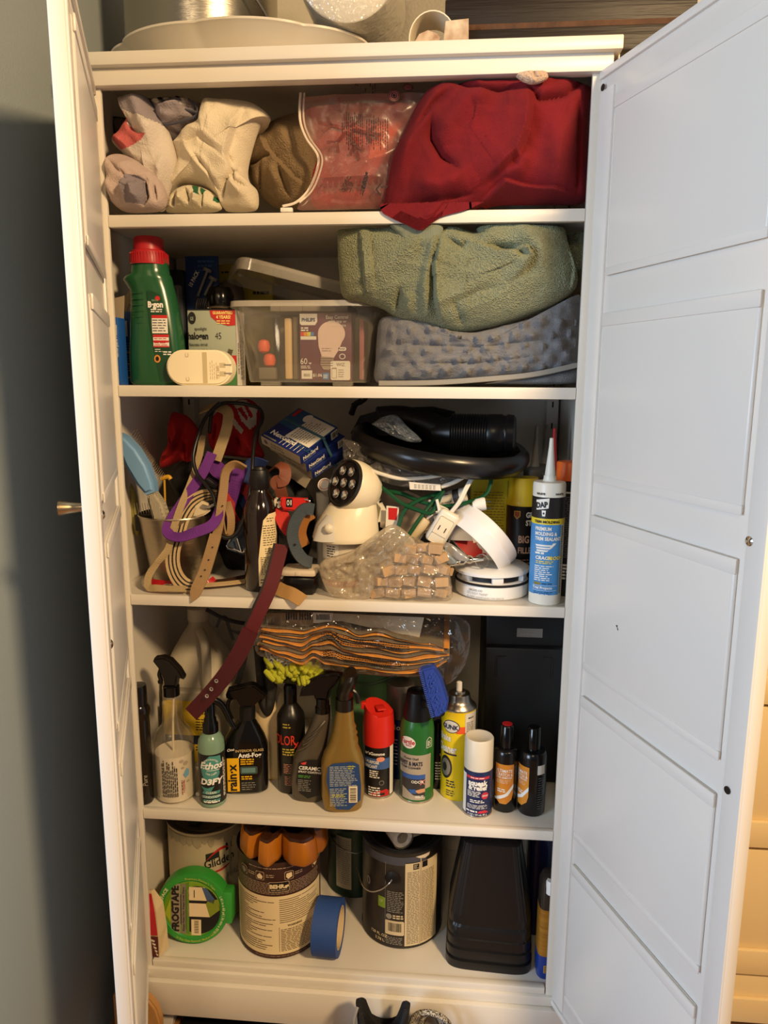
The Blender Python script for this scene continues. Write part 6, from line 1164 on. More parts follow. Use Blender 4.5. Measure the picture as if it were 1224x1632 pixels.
WEBW = dict(bump=('noise', 420, .35))
BEI = mat('beige_webbing', (166, 144, 106), .85, **WEBW); PUR = mat('purple_webbing', (104, 40, 134), .75, bump=('wave', 240, .35, (.6, 0, .8))); TAN = mat('tan_leather', (146, 116, 78), .6, bump=('noise', 500, .2)); BRL = mat('brown_leather_edge', (150, 98, 44), .5)
CRM = mat('cream_webbing', (190, 164, 122), .85, **WEBW); BST = mat('black_stripe_webbing', (40, 38, 40), .85, bump=('noise', 400, .4))
def W(*pts):
    out = [P(*p) for p in pts]
    for q in out:
        if q.y > -.006 and S3 - .05 < q.z < S3 + .010: q.z = S3 + .010
    return out
# beige leash
t = thing('beige_leash', 'long beige webbing leash looping down over the cup to the shelf edge', 'leash', tuple(P(260, 945, .03)))
m = MB(); m.ribbon(W((322, 655, .19), (340, 648, .17), (362, 656, .15), (362, 680, .14), (352, 712, .13), (344, 734, .12)), .020, .0025, twist=(55, 40, 10, 0, 0, 0)); m.build('upper_strap', BEI, t, world=True)
m = MB(); m.ribbon(W((323, 695, .15), (317, 730, .12), (304, 770, .085), (288, 808, .06), (276, 845, .045), (268, 875, .035), (250, 897, .028), (237, 918, .022), (237, 938, .018), (250, 949, .012), (272, 952, .010), (296, 948, .012)), .0125, .0025, twist=(0, 0, 10, 20, 5, 0, 50, 20, 0, 15, 40, 30)); m.build('lower_strap', BEI, t, world=True)
# purple leash
t = thing('purple_leash', 'bright purple webbing leash making a loop in front of the steel cup', 'leash', tuple(P(310, 850, .05)))
m = MB(); m.ribbon(W((338, 722, .11), (324, 752, .095), (306, 780, .078), (284, 812, .060), (268, 838, .046), (270, 852, .036), (288, 856, .030), (312, 848, .030), (336, 838, .034), (347, 822, .045), (350, 800, .06)), .019, .0028, twist=(0, 0, 0, 0, 10, 40, 30, 0, 0, 10, 30)); m.build('loop', PUR, t, world=True)
m = MB(); m.ribbon(W((336, 735, .13), (352, 752, .125), (372, 752, .12), (380, 745, .12)), .030, .003); m.build('tangle', PUR, t, world=True)
m = MB(); m.ribbon(W((384, 744, .11), (376, 770, .10), (366, 800, .10), (360, 830, .11)), .026, .003, twist=(0, -20, 0, 0)); m.build('tail', PUR, t, world=True)
m = MB().box(-.013, .013, -.006, .006, -.005, .005, .002, M=Matrix.Translation(P(338, 770, .085) - WLOC[t.name]) @ Matrix.Rotation(.6, 4, 'Y')); m.build('slider_buckle', BLK, t)
# striped leash
t = thing('striped_leash', 'cream leash with black woven stripes hanging in front of the cup', 'leash', tuple(P(290, 940, .03)))
st = [(-1, -.62, 0), (-.62, -.42, 1), (-.42, -.12, 0), (-.12, .12, 1), (.12, .42, 0), (.42, .62, 1), (.62, 1, 0)]
m = MB(); m.ribbon(W((345, 788, .095), (326, 790, .085), (306, 802, .072), (292, 824, .060), (284, 850, .050), (276, 878, .042), (276, 902, .036), (284, 922, .030), (298, 934, .026), (322, 940, .03)), .026, .0028, stripes=st, twist=(60, 45, 20, 5, 5, 0, 0, 0, 25, 55)); m.build('strap', [CRM, BST], t, world=True)
# tan leather collar with holes
t = thing('tan_leather_collar', 'tan leather collar with punched holes hanging past the shelf edge', 'collar', tuple(P(310, 955, .0)))
m = MB(); m.ribbon(W((390, 746, .08), (374, 740, .07), (360, 752, .062), (356, 780, .055), (352, 812, .048), (349, 838, .044), (344, 858, .038)), .016, .004, twist=(60, 55, 45, 35, 20, 0, 0), stripes=[(-1, 1, 0)]); m.build('curved_strap', TAN, t, world=True)
m = MB(); m.ribbon(W((362, 800, .065), (368, 825, .06), (366, 850, .058), (358, 850, .055), (352, 830, .05)), .014, .003, twist=(0, 20, 40, 60, 20)); m.build('keeper_loop', TAN, t, world=True)
HP = W((344, 852, .036), (336, 880, .026), (326, 912, .014), (314, 938, .002), (304, 964, -.008)); m = MB(); m.ribbon(HP[:4], .021, .0035)
a = m.last[-1]; p_, ax, nn = a; tipd = (HP[4] - HP[3]).normalized(); tl = .016
m.loft([[p_ + ax * .0105 + nn * .0018, p_ - ax * .0105 + nn * .0018, p_ - ax * .0105 - nn * .0018, p_ + ax * .0105 - nn * .0018], [p_ + ax * .009 + nn * .0018 + tipd * tl * .7, p_ - ax * .009 + nn * .0018 + tipd * tl * .7, p_ - ax * .009 - nn * .0018 + tipd * tl * .7, p_ + ax * .009 - nn * .0018 + tipd * tl * .7], [p_ + ax * .001 + nn * .0018 + tipd * tl * 1.5, p_ - ax * .001 + nn * .0018 + tipd * tl * 1.5, p_ - ax * .001 - nn * .0018 + tipd * tl * 1.5, p_ + ax * .001 - nn * .0018 + tipd * tl * 1.5]], 0, False); m.build('pointed_end', TAN, t, world=True)
for q in ((339, 872, .0265), (333, 892, .0195), (327, 908, .0128), (321, 918, .0085), (355, 806, .046), (352, 828, .042)):
    MB().disc(P(*q) + Vector((0, -.0012, 0)), (0, -1, .3), .0015, .0006, 10).build('hole', INK, t, world=True)
# black cord loop
m = MB(); m.tube(W((350, 642, .15), (328, 665, .13), (314, 700, .105), (308, 730, .090), (314, 755, .080), (328, 772, .072), (340, 790, .064), (346, 815, .055), (347, 840, .048), (352, 853, .044), (366, 857, .044), (380, 846, .048), (391, 818, .055), (398, 785, .066), (402, 750, .080), (404, 715, .10), (408, 690, .12), (418, 668, .14), (414, 652, .155), (396, 645, .16), (372, 642, .16), (352, 644, .152), (338, 658, .14), (334, 690, .125)), .0036, 10)
m.solo('black_loop_leash', mat('black_rubber_cord', (18, 18, 20), .3), 'thick black cord looping in front of the red bandana and purple leash', 'cord')
# white tag with ring
t = thing('cream_hook', 'cream plastic hook with steel ring inside the purple loop', 'hook', tuple(P(320, 820, .075)))
ex([(306, 824), (312, 806), (322, 798), (332, 802), (336, 814), (328, 820), (316, 824)], .066, .078, .003, mat('cream_plastic_hook', (214, 198, 164), .4), 'hook', t); m = MB(); m.tube(W((322, 806, .062), (332, 808, .060), (344, 803, .062)), .0028, 8); m.build('ring', STEEL, t, world=True)
# red webbing harness on the right of the purple one
m = MB(); m.ribbon(W((378, 768, .12), (368, 790, .10), (366, 815, .09), (378, 838, .09), (386, 860, .10)), .020, .003, twist=(0, 20, 30, 10, 0)); m.ribbon(W((378, 772, .12), (396, 785, .115), (402, 805, .11)), .02, .003)
m.solo('red_webbing', mat('red_webbing_mat', (158, 28, 32), .75, **WEBW), 'red webbing straps right of the purple leash behind the black cord', 'strap')
# blue webbing collar
m = MB(); m.ribbon(W((424, 742, .15), (404, 738, .14), (388, 756, .13), (386, 780, .125), (392, 800, .125), (402, 812, .13)), .024, .003, twist=(50, 40, 30, 20, 10, 0)); m.solo('blue_webbing_collar', mat('dark_blue_webbing', (30, 48, 104), .75, **WEBW), 'dark blue webbing collar curled left of the amber bottle', 'collar')
# navy collar with buckle
t = thing('navy_collar', 'navy strap collar with a steel buckle left of the amber bottle', 'collar', tuple(P(380, 880, .08)))
m = MB(); m.ribbon(W((394, 836, .085), (384, 858, .075), (376, 880, .07)), .036, .003); m.build('strap', mat('navy_strap', (44, 56, 76), .7, **WEBW), t, world=True)
m = MB(); m.tube(W((374, 850, .066), (366, 862, .062), (362, 871, .06), (376, 876, .058), (388, 880, .06), (390, 868, .062)), .0016, 8); m.tube(W((378, 858, .06), (384, 878, .057)), .0013, 6); m.build('buckle', CHROME, t, world=True)
# red collar lying on the shelf
t = thing('red_collar', 'glossy red collar with small steel ring lying under the steel cup', 'collar', tuple(P(280, 940, .05)))
m = MB(); m.ribbon(W((236, 930, .06), (248, 938, .05), (270, 940, .045), (300, 938, .045), (330, 930, .055), (342, 922, .065)), .010, .004, face=(0, -1, .3)); m.build('band', mat('glossy_red_band', (176, 20, 32), .3), t, world=True)
m = MB(); m.tube(W((262, 938, .037), (263, 946, .034), (272, 948, .033), (277, 941, .036), (272, 936, .037), (262, 938, .037)), .0013, 8); m.build('ring', CHROME, t, world=True)
m = MB(); m.ribbon(W((300, 944, .05), (330, 940, .06), (360, 930, .075), (395, 918, .10)), .010, .003, face=(0, -.3, 1)); m.solo('brown_leather_strap', mat('dark_brown_leather', (60, 40, 28), .5), 'dark brown leather strap lying on the shelf toward the amber bottle', 'strap')
m = MB(); m.ribbon(W((310, 952, .035), (340, 946, .045), (370, 936, .06), (398, 926, .08)), .012, .002, face=(0, -.3, 1)); m.solo('cream_flat_strap', CRM, 'cream flat strap lying on the shelf below the brown leather strap', 'strap')

# amber bottle
t = thing('shampoo_bottle', 'dark amber bottle with cream label and black cap at the shelf middle left', 'bottle', (.2235, .066, Z3))
prof = [(.029, 0), (.0315, .003), (.0315, .135), (.030, .148), (.024, .166), (.0165, .178), (.015, .184)]
MB().lathe([(0, 0)] + prof + [(0, .184)], 40).build('body', mat('dark_amber_glass', (30, 17, 11), .1, coat=.5), t)
MB().lathe([(.016, .1842), (.0175, .186), (.0170, .216), (.0155, .219), (0, .2195)], 28).build('cap', BLK, t); MB().lathe([(.012, .2196), (.0105, .224), (0, .225)], 20).build('spout', BLK, t)
p = Print(cyl(.0317, face(.2235, .066))); p.fan([(-.006, .012), (.030, .008), (.033, .06), (.033, .132), (.030, .145), (.014, .143), (.004, .132), (-.001, .10), (-.006, .06)], 0)
p.bars(.010, .026, .128, .137, 2, 1, 2, .35, .3, (.002, .005)); p.bars(.003, .030, .085, .124, 9, 1, 2, .35, .2, (.002, .006)); p.bars(.006, .026, .070, .082, 3, 1, 2, .35, .3, (.002, .005)); p.bars(-.002, .028, .032, .066, 11, 1, 2, .45, .1, (.002, .006)); p.bars(-.003, .02, .016, .026, 2, 1, 2, .4); p.build('label', [mat('cream_label_paper', (232, 214, 170), .6), mat('label_brown_text', (80, 62, 44), .6)], t)

# tablet boxes held by a band
NB = mat('navy_carton', (24, 40, 108), .4); TB2 = mat('carton_teal_blue', (40, 84, 130), .4)
Fp, Lp, Rp = P(478, 727, .095), P(412, 698, .135), P(538, 681, .165)
e1 = (Rp - Fp).normalized(); e2 = (Lp - Fp); e2 = (e2 - e1 * e2.dot(e1)).normalized(); nz = e1.cross(e2); lw = (Rp - Fp).length; ll = (Lp - Fp).length * 1.02
for i in range(3):
    off = -nz * (.0215 * i + .0005 * i) + (e1 * .008 + e2 * -.004) * i; base = Fp + off - nz * .021
    t = thing('tablet_box', ('top navy medicine box of three with pharmacy label on its lid', 'middle navy medicine box of the rubber banded stack of three', 'bottom navy medicine box of the stack with its flap open')[i], 'box', tuple(base), 0, 'navy medicine boxes')
    MXT = Matrix(((e1.x, e2.x, nz.x, 0), (e1.y, e2.y, nz.y, 0), (e1.z, e2.z, nz.z, 0), (0, 0, 0, 1))) @ Matrix.Rotation(-.05 * i, 4, 'Z')
    MB().box(0, lw, 0, ll, 0, .021, .0006, M=MXT).build('carton', NB, t)
    mm = lambda u, v, o: MXT @ Vector((u, v, .0212 + o)); sd = lambda u, v, o: MXT @ Vector((u, -.0002 - o, v)); en = lambda u, v, o: MXT @ Vector((-.0002 - o, ll - u, v))
    p = Print(mm)
    if i == 0:
        p.rect(lw * .45, lw, ll * .0, ll, 5, 1); p.fan([(lw * .25, ll * .02), (lw * .95, ll * .02), (lw * .95, ll * .55), (lw * .25, ll * .62)], 0, 2); p.bars(lw * .3, lw * .9, ll * .12, ll * .55, 8, 4, 3, .35, .3, (.003, .008)); p.txt('NexGard', lw * .07, ll * .88, .017, 1, 'l', -90 + 90, bold=.035, o=4) if False else None
        for k, c in enumerate((1, 5)):
            pass
        p2 = Print(lambda u, v, o: MXT @ Vector((v, ll - u, .0212 + o)))
        p2.txt('NexGard', ll * .10, lw * .14, .0165, 1, 'l', 0, bold=.035, o=3); p2.txt('PLUS', ll * .10 + .068, lw * .14, .0165, 5, 'l', o=3)
        p2.bars(ll * .08, ll * .62, lw * .17, lw * .22, 2, 5, 2, .5, .1); p2.rect(ll * .04, ll * .36, lw * .02, lw * .055, 4, 2)
        p3 = Print(lambda u, v, o: MXT @ Vector((u, v, .0212 + o))); 
        for k in range(6): p3.rect(lw * .03 + k * 0, lw * .22, ll * (.1 + .09 * k), ll * (.1 + .09 * k) + .0012, 1, 2)
        p3.rect(lw * .75, lw * .98, ll * .88, ll * .95, 3, 2); p3.oval(lw * .86, ll * .62, .012, .009, 1, 2)
        for q in (p2, p3): p.add(q.v, q.f, 0); p.mi[-len(q.mi):] = q.mi
    p.build('top_print', [PAPER, WINK, INK, RINK, GREYINK, TB2], t)
    p = Print(sd); p.txt('NexGard', .006, .0075, .0105, 1, 'l', bold=.035); p.bars(.006, .05, .002, .0055, 1, 2, 2, .6); p.rect(lw * .80, lw * .98, .002, .0195, 0, 1); p.barcode(lw * .82, lw * .97, .003, .018, 0, 3, 2); p.build('side_print', [PAPER, WINK, mat('periwinkle_ink', (110, 130, 190), .5), INK], t)
    p = Print(en); p.rect(.0, ll, .001, .0205, 0, 1); p.bars(ll * .25, ll * .6, .004, .016, 2, 1, 2, .5); p.oval(ll * .12, .011, .005, .005, 2, 2); p.build('end_flap', [mat('flap_paper', (190, 176, 150), .7), GREYINK, mat('mauve_ink', (120, 90, 130), .5)], t)
    if i == 2: MB().loft([[MXT @ Vector((-.0006, .004, .0)), MXT @ Vector((-.0006, ll * .8, .0)), MXT @ Vector((-.012, ll * .8, -.020)), MXT @ Vector((-.012, .010, -.020))], [MXT @ Vector((-.0014, .004, .0)), MXT @ Vector((-.0014, ll * .8, .0)), MXT @ Vector((-.0128, ll * .8, -.020)), MXT @ Vector((-.0128, .010, -.020))]], 0, False).build('open_flap', mat('flap_paper', (190, 176, 150), .7), t)
bx = lw * .60; m = MB(); c0 = Fp + e1 * bx
m.ribbon([c0 + e2 * ll * 1.0 + nz * .0012, c0 + e2 * ll * .5 + nz * .0013, c0 + nz * .0012, c0 - e2 * .0035 - nz * .004, c0 - e2 * .014 - nz * .07 + e1 * .012], .006, .0008, face=nz - e2); m.solo('rubber_band', mat('teal_rubber', (62, 104, 124), .6), 'flat teal rubber band around the navy medicine boxes', 'rubber band')

# peach leather collar roll
m = MB(); m.ribbon(W((432, 748, .12), (444, 741, .10), (454, 748, .09), (452, 765, .085), (440, 768, .085), (446, 778, .088), (450, 792, .095)), .022, .003, twist=(70, 60, 30, 10, 0, 0, 0)); m.solo('peach_collar', mat('peach_leather', (122, 66, 46), .6), 'peach leather collar rolled up behind the amber bottle cap', 'collar')
# red collar with buckle
t = thing('red_buckle_collar', 'red collar with a plastic clip buckle and beads right of the amber bottle', 'collar', tuple(P(465, 840, .06)))
RDC = mat('bright_red_plastic', (206, 40, 36), .4)
ex([(449, 792), (490, 794), (494, 806), (486, 816), (452, 812), (447, 804)], .050, .064, .003, RDC, 'buckle', t, 3)
p = Print(lambda u, v, o: P(u, v, .0495) - WLOC[t.name] + Vector((0, -o, 0)), 40); p.poly([(456, 808), (466, 808), (466, 794), (456, 794)], 0); p.txt('OI', 461, 805, -9, 1, sx=-1, bold=.03) if False else None
p.oval(459.3, 801, 2.1, 4.2, 1, 2); p.oval(459.3, 801, 1.1, 2.6, 0, 3); p.poly([(463, 805), (464.6, 805), (464.6, 797), (463, 797)], 1, 2); p.build('letters', [INK, WINK], t)
m = MB(); m.ribbon(W((437, 800, .066), (446, 802, .062), (452, 804, .058)), .018, .003, face=(0, -1, .3)); m.build('bead_strap', mat('black_white_beads', (30, 28, 28), .5, var=(160, (220, 210, 190), .1)), t, world=True)
m = MB(); m.ribbon(W((446, 806, .066), (450, 824, .056), (460, 842, .052), (474, 852, .06)), .026, .003, face=(0, -1, .2), twist=(0, 10, 25, 40)); m.build('strap', mat('red_ribbed_webbing', (190, 40, 34), .7, **WEBW), t, world=True)
m = MB(); m.tube(W((486, 796, .05), (493, 798, .048), (494, 806, .048), (488, 812, .05)), .0016, 8); m.build('ring', CHROME, t, world=True)
# slate leather collar
t = thing('slate_collar', 'slate blue leather collar bent into a C shape beside the white motion light', 'collar', tuple(P(478, 880, .035)))
m = MB(); m.ribbon(W((500, 812, .040), (484, 812, .032), (471, 830, .026), (466, 852, .024), (472, 876, .026), (484, 892, .030), (497, 897, .036)), .021, .004, face=(.5, -.8, .1), twist=(10, 10, 0, 0, 0, 10, 30)); m.build('strap', mat('slate_leather', (58, 68, 76), .65, bump=('noise', 400, .3)), t, world=True)
m = MB(); m.ribbon(W((498, 818, .052), (486, 828, .046), (480, 850, .044), (486, 870, .048)), .020, .002, face=(.6, -.7, .1)); m.build('brown_lining', BRL, t, world=True)
MB().disc(P(470, 868, .0215), (.4, -1, 0), .0022, .0008, 10).build('hole', INK, t, world=True)

# motion light on a can
t = thing('small_labelled_can', 'low white and grey can with a red stripe under the white motion light', 'can', (.374, .078, Z3))
MB().lathe([(0, 0), (.038, 0), (.0395, .003), (.039, .006), (.039, .093), (0, .095)], 36).build('body', mat('pale_can', (206, 196, 178), .4), t)
p = Print(cyl(.0391, face(.374, .078))); p.rect(-.05, .03, .012, .024, 0); p.bars(-.03, .0, .028, .038, 3, 2, 1, .4); p.rect(-.055, -.01, .062, .092, 1); p.bars(-.035, -.015, .066, .088, 5, 3, 2, .4); p.rect(-.01, .02, .05, .058, 2, 1); p.build('label', [mat('rust_red_band', (178, 60, 40), .4), PAPER, mat('dark_grey_band', (70, 62, 58), .5), INK], t)
t = thing('motion_light', 'white motion sensor spotlight with a round cluster of LEDs', 'lamp', (.3775, .070, Z3 + .0958))
PIR = mat('warm_white_plastic', (236, 226, 200), .32)
MB().vessel([(0, .058, .052, 0, 0), (.004, .060, .054, 0, 0), (.010, .0595, .053, .001), (.028, .056, .050, .003), (.046, .050, .045, .008), (.062, .043, .038, .013), (.074, .034, .030, .017), (.080, .02, .02, .02)], 0, 48).build('base', PIR, t)
MB().vessel([(.004, .030, .014, -.022, -.040), (.03, .026, .014, -.018, -.034), (.048, .018, .012, -.012, -.026)], 0, 28).build('sensor_housing', mat('grey_white_plastic', (204, 200, 192), .4), t)
MB().vessel([(-.009, .001, .001), (-.006, .007, .006), (0, .009, .008), (.006, .007, .006), (.009, .001, .001)], 0, 20, Matrix.Translation((-.022, -.052, .028))).build('sensor_lens', mat('sensor_white', (224, 216, 196), .25), t)
ax = Vector((-.66, -.66, .36)).normalized(); hc = Vector((.020, -.004, .094)); HM = Matrix.Translation(hc) @ ax.to_track_quat('Z', 'Y').to_matrix().to_4x4() @ Matrix.Scale(1.13, 4)
MB().lathe([(0, -.040), (.016, -.038), (.030, -.028), (.039, -.010), (.041, .006), (.040, .020), (.0375, .0235)], 44, 0, HM).build('head', PIR, t)
MB().lathe([(.0385, .0215), (.0385, .0255), (.036, .0265), (.034, .0245)], 44, 0, HM).build('bezel', mat('dark_bezel', (40, 36, 34), .2), t)
MB().lathe([(0, .0238), (.0355, .0238)], 44, 0, HM).build('lens_plate', mat('dark_reflector_plate', (58, 54, 52), .15, .6), t)
for k in range(7):
    a = PI * k / 3; r = 0 if k == 6 else .0215; MB().lathe([(.002, .0240), (.0045, .0250), (.0072, .0272), (.0078, .0268)], 16, 0, HM @ Matrix.Translation((r * math.cos(a), r * math.sin(a), 0))).build('led_reflector', CHROME, t)
    MB().lathe([(0, .0262), (.0018, .0256), (.0022, .0242)], 10, 0, HM @ Matrix.Translation((r * math.cos(a), r * math.sin(a), 0))).build('led', mat('led_cream', (240, 230, 200), .3), t)
# small bottle behind the motion light
t = thing('white_medicine_bottle', 'small white medicine bottle with its cap facing out behind the motion light', 'bottle', tuple(P(517, 800, .13))); c = P(517, 772, .12) - WLOC[t.name]
MB().lathe([(0, 0), (.013, 0), (.0135, .014), (.0115, .016), (.0115, .05), (0, .05)], 24, 0, Matrix.Translation(c) @ Vector((.15, .9, -.5)).to_track_quat('Z', 'Y').to_matrix().to_4x4()).build('bottle', WPL, t)
MB().lathe([(.009, -.0006), (.0108, -.0006), (.0108, .001)], 24, 0, Matrix.Translation(c) @ Vector((.15, .9, -.5)).to_track_quat('Z', 'Y').to_matrix().to_4x4()).build('cap_ring', mat('pale_pink_ring', (206, 160, 144), .5), t)
m = MB(); m.lathe([(0, 0), (.0125, 0), (.0125, .15), (.0135, .15), (.0135, .165), (0, .166)], 24, 0, Matrix.Translation((P(512, 800, .14).x, .16, Z3))); m.solo('white_capped_tube', mat('pale_tube', (206, 204, 196), .45), 'pale capped tube standing left of the motion light in shadow', 'tube')

# black little box with white lid, leather flap
t = thing('black_tin', 'small black box with a white lid at the shelf front by the amber bottle', 'box', tuple(Vector((.298, .050, Z3))))
MB().box(-.030, .030, -.024, .024, 0, .032, .006).build('box', mat('satin_black', (18, 16, 15), .25), t); MB().box(-.031, .032, -.026, .026, .0335, .046, .005).build('lid', mat('worn_white_lid', (212, 198, 176), .4), t)
MB().box(-.004, .006, -.0268, -.0255, .036, .043, .001).build('latch', mat('worn_white_lid', (212, 198, 176), .4), t)
m = MB(); m.ribbon(W((441, 936, .020), (452, 942, .010), (466, 950, -.001), (483, 958, -.010)), .024, .0016, face=(.2, -1, .5), twist=(0, 0, 5, 10)); m.solo('brown_paper_strip', mat('kraft_strip', (172, 132, 80), .7), 'tan paper strip hanging over the shelf edge under the black box', 'paper')

# clear bag of bits and bag of wooden blocks
BAGF = film('crinkled_bag', (214, 196, 168), .20, .12, (60, 1.0))
m = MB(); cloth(m, [(507, 902), (520, 890), (560, 878), (600, 850), (626, 836), (650, 850), (662, 870), (640, 890), (610, 915), (588, 955), (560, 958), (530, 950), (515, 930)], .018, .012, .008, [('r', [(625, 838), (590, 880), (540, 945)], .008, .006), ('r', [(625, 838), (560, 890), (515, 905)], .008, .006), ('c', [(600, 860), (570, 910), (560, 950)], .008, .006), ('r', [(640, 850), (600, 900)], .006, .006), ('c', [(530, 900), (580, 930)], .006, .006)], .008, 45, fine=.0015, finesc=200, power=3.5)
m.solo('crumpled_bag', film('crumpled_bag_film', (206, 188, 156), .34, .14, (48, 1.0)), 'crumpled clear plastic bag in front of the low can and motion light', 'plastic bag')
t0 = thing('wooden_block_bag', 'clear plastic bag filled with small pale wooden blocks at the shelf front', 'plastic bag', tuple(P(650, 958, .03)))
m = MB(); cloth(m, [(583, 935), (590, 915), (615, 890), (640, 868), (655, 855), (680, 866), (700, 876), (714, 900), (720, 935), (718, 956), (690, 959), (640, 959), (600, 957)], .034, .030, .030, [('r', [(652, 858), (640, 900), (600, 940)], .006, .005), ('r', [(655, 858), (690, 880), (714, 905)], .006, .005), ('r', [(590, 935), (650, 940), (715, 938)], .004, .005), ('c', [(660, 880), (640, 910)], .006, .006)], .006, 45, fine=.0012, finesc=200, power=3.6)
m.build('film', BAGF, t0, world=True)
WB = mat('pale_wood_block', (196, 164, 126), .6, var=(30, (176, 142, 102), .5, (1, 1, .2))); random.seed(8); blk = None
rows = ((944, 590, 716, 5), (926, 594, 714, 5), (908, 606, 716, 5), (890, 624, 712, 4), (874, 642, 704, 3))
for j, (py, x0, x1, n) in enumerate(rows):
    for layer in range(2):
        for k in range(n):
            x = x0 + (x1 - x0) * (k + .5 + .25 * layer * (-1) ** j) / n; c = P(x, py, .018 + .030 * layer)
            if blk is None: blk = o = MB().box(-.0125, .0125, -.0085, .0085, -.0085, .0085, .0008, seg=1).build('wooden_block', WB)
            else: o = blk.copy(); COL.objects.link(o)
            o.location = c + Vector((random.uniform(-.002, .002), random.uniform(-.004, .004), random.uniform(-.001, .001))); o.location.z = max(o.location.z, S3 + .012); o.rotation_euler = (random.uniform(-.25, .25), random.uniform(-.3, .3), random.uniform(-.6, .6)); s_ = random.uniform(.8, .98); o.scale = (s_, s_, s_)
            tag(o, 'small pale wooden block among many in the clear bag', 'block', 'wooden blocks in the bag')

# smoke detector
t = thing('smoke_detector', 'round white smoke detector lying at the front of the third shelf', 'smoke detector', (.6435, .088, Z3), 0)
DET = mat('detector_white', (228, 228, 226), .35); MB().lathe([(0, 0), (.062, 0), (.0655, .003), (.0660, .024), (.0630, .028), (.058, .029), (0, .029)], 60).build('base', DET, t)
MB().lathe([(.0672, .0245), (.0672, .0265), (.065, .0285)], 60).build('seam', INK, t)
MB().lathe([(.054, .0292), (.054, .040), (0, .040)], 60).build('vent_ring', mat('vent_dark', (24, 24, 26), .5), t)
for k in range(6):
    a = -PI / 2 + k * PI / 3 + .1; MB().box(-.010, .010, -.062, -.050, .0285, .0405, .002, M=Matrix.Rotation(a + PI / 2, 4, 'Z')).build('vent_post', DET, t)
MB().lathe([(0, .0402), (.064, .0402), (.0675, .042), (.0675, .0465), (.060, .051), (.03, .053), (0, .053)], 60, 0, Matrix.Rotation(math.radians(-1), 4, 'Y')).build('cover', DET, t)
p = Print(cyl(.0664, face(.6435, .088))); p.txt('SMOKE CO', -.042, .0155, .0052, 0, 'l', bold=.02); p.txt('DO NOT PAINT', -.045, .0095, .0055, 0, 'l', bold=0); p.txt('ALARM WARNING ON BACK', -.046, .0035, .0052, 0, 'l', bold=0); p.build('lettering', mat('light_grey_ink', (140, 140, 144), .5), t)
# keys on it
t = thing('key_bunch', 'small bunch of metal keys resting on the smoke detector', 'keys', tuple(P(735, 898, .05)))
m = MB(); m.tube(W((706, 902, .045), (725, 897, .040), (748, 893, .042), (770, 890, .05)), .0042, 8, flat=.5); m.build('key_shaft', CHROME, t, world=True)
for q in ((722, 896), (736, 894), (748, 892)): MB().lathe([(.005, 0), (.0075, 0), (.0075, .002), (.005, .002)], 16, 0, Matrix.Translation(P(q[0], q[1], .04) - WLOC[t.name]) @ Matrix.Rotation(1.1, 4, 'X')).build('key_head', STEEL, t)
MB().lathe([(.010, -.001), (.0125, -.001), (.0125, .001), (.010, .001)], 24, 0, Matrix.Translation(P(768, 894, .045) - WLOC[t.name]) @ Matrix.Rotation(1.2, 4, 'X')).build('key_ring', CHROME, t)

# white reel with red lining
t = thing('white_reel', 'wide white plastic ring with torn red lining leaning above the smoke detector', 'ring', tuple(P(772, 905, .10)))
ax = Vector((.68, .36, .64)).normalized(); RM = Matrix.Translation(P(764, 860, .095) - WLOC[t.name]) @ ax.to_track_quat('Z', 'Y').to_matrix().to_4x4(); r = .069
MB().lathe([(r - .0022, -.022), (r, -.023), (r + .0012, -.020), (r + .0005, -.002), (r + .0018, .001), (r + .0018, .004), (r + .0005, .007), (r + .0012, .020), (r, .023), (r - .0022, .022), (r - .0022, -.022)], 72, 0, RM).build('ring', mat('white_ring_plastic', (228, 228, 232), .3), t)
vp = (P(768, 858, .095) - CAM).normalized(); lv = RM.to_3x3().inverted() @ vp; ac = math.atan2(lv.y, lv.x)
m = MB(); vs = []; n = 56
for k in range(n + 1):
    q = k / n; a = ac - 1.35 + 2.7 * q; e = -.020 + (.026 + .008 * noise.noise(Vector((k * .45, 1, 2))) + .005 * noise.noise(Vector((k * 1.6, 4, 2)))) * math.sin(PI * q) ** .5; vs += [((r - .0030) * math.cos(a), (r - .0030) * math.sin(a), -.0215), ((r - .0030) * math.cos(a), (r - .0030) * math.sin(a), e)]
m.add(vs, [(2 * k, 2 * k + 1, 2 * k + 3, 2 * k + 2) for k in range(n)], 0, True, RM); m.build('red_lining', mat('torn_red_paper', (186, 26, 30), .5), t)
# foil packets
for k, (pl, y, c, lab) in enumerate((([(706, 870), (718, 866), (742, 884), (748, 893), (732, 894), (712, 882)], .038, (176, 176, 176), 'small silver pouch lying under the white ring'), ([(692, 872), (702, 871), (720, 886), (728, 897), (714, 899), (700, 888)], .034, (150, 160, 166), 'folded grey blue pouch left of the silver pouch'))):
    m = MB(); cloth(m, pl, y, .006, .006, (), .002, 60, rings=10, seg=50); m.solo('foil_pouch', mat('foil_%d' % k, c, .25, .4), lab, 'pouch')
t = thing('printed_packet', 'black red and white printed packet below the outlet block', 'packet', tuple(P(680, 860, .085))); ex([(660, 852), (700, 838), (722, 846), (716, 866), (672, 866)], .080, .084, .0008, PAPER, 'packet', t)
p = Print(lambda u, v, o: P(u, v, .0795 - o) - WLOC[t.name], 40); p.poly([(668, 864), (676, 850), (716, 850), (714, 864)], 0); p.poly([(682, 848), (700, 842), (714, 846), (690, 852)], 1, 2); p.poly([(686, 862), (694, 852), (697, 853), (690, 863)], 2, 3); p.poly([(698, 862), (704, 853), (707, 854), (702, 863)], 2, 3); p.build('print', [INK, RINK, WINK], t)

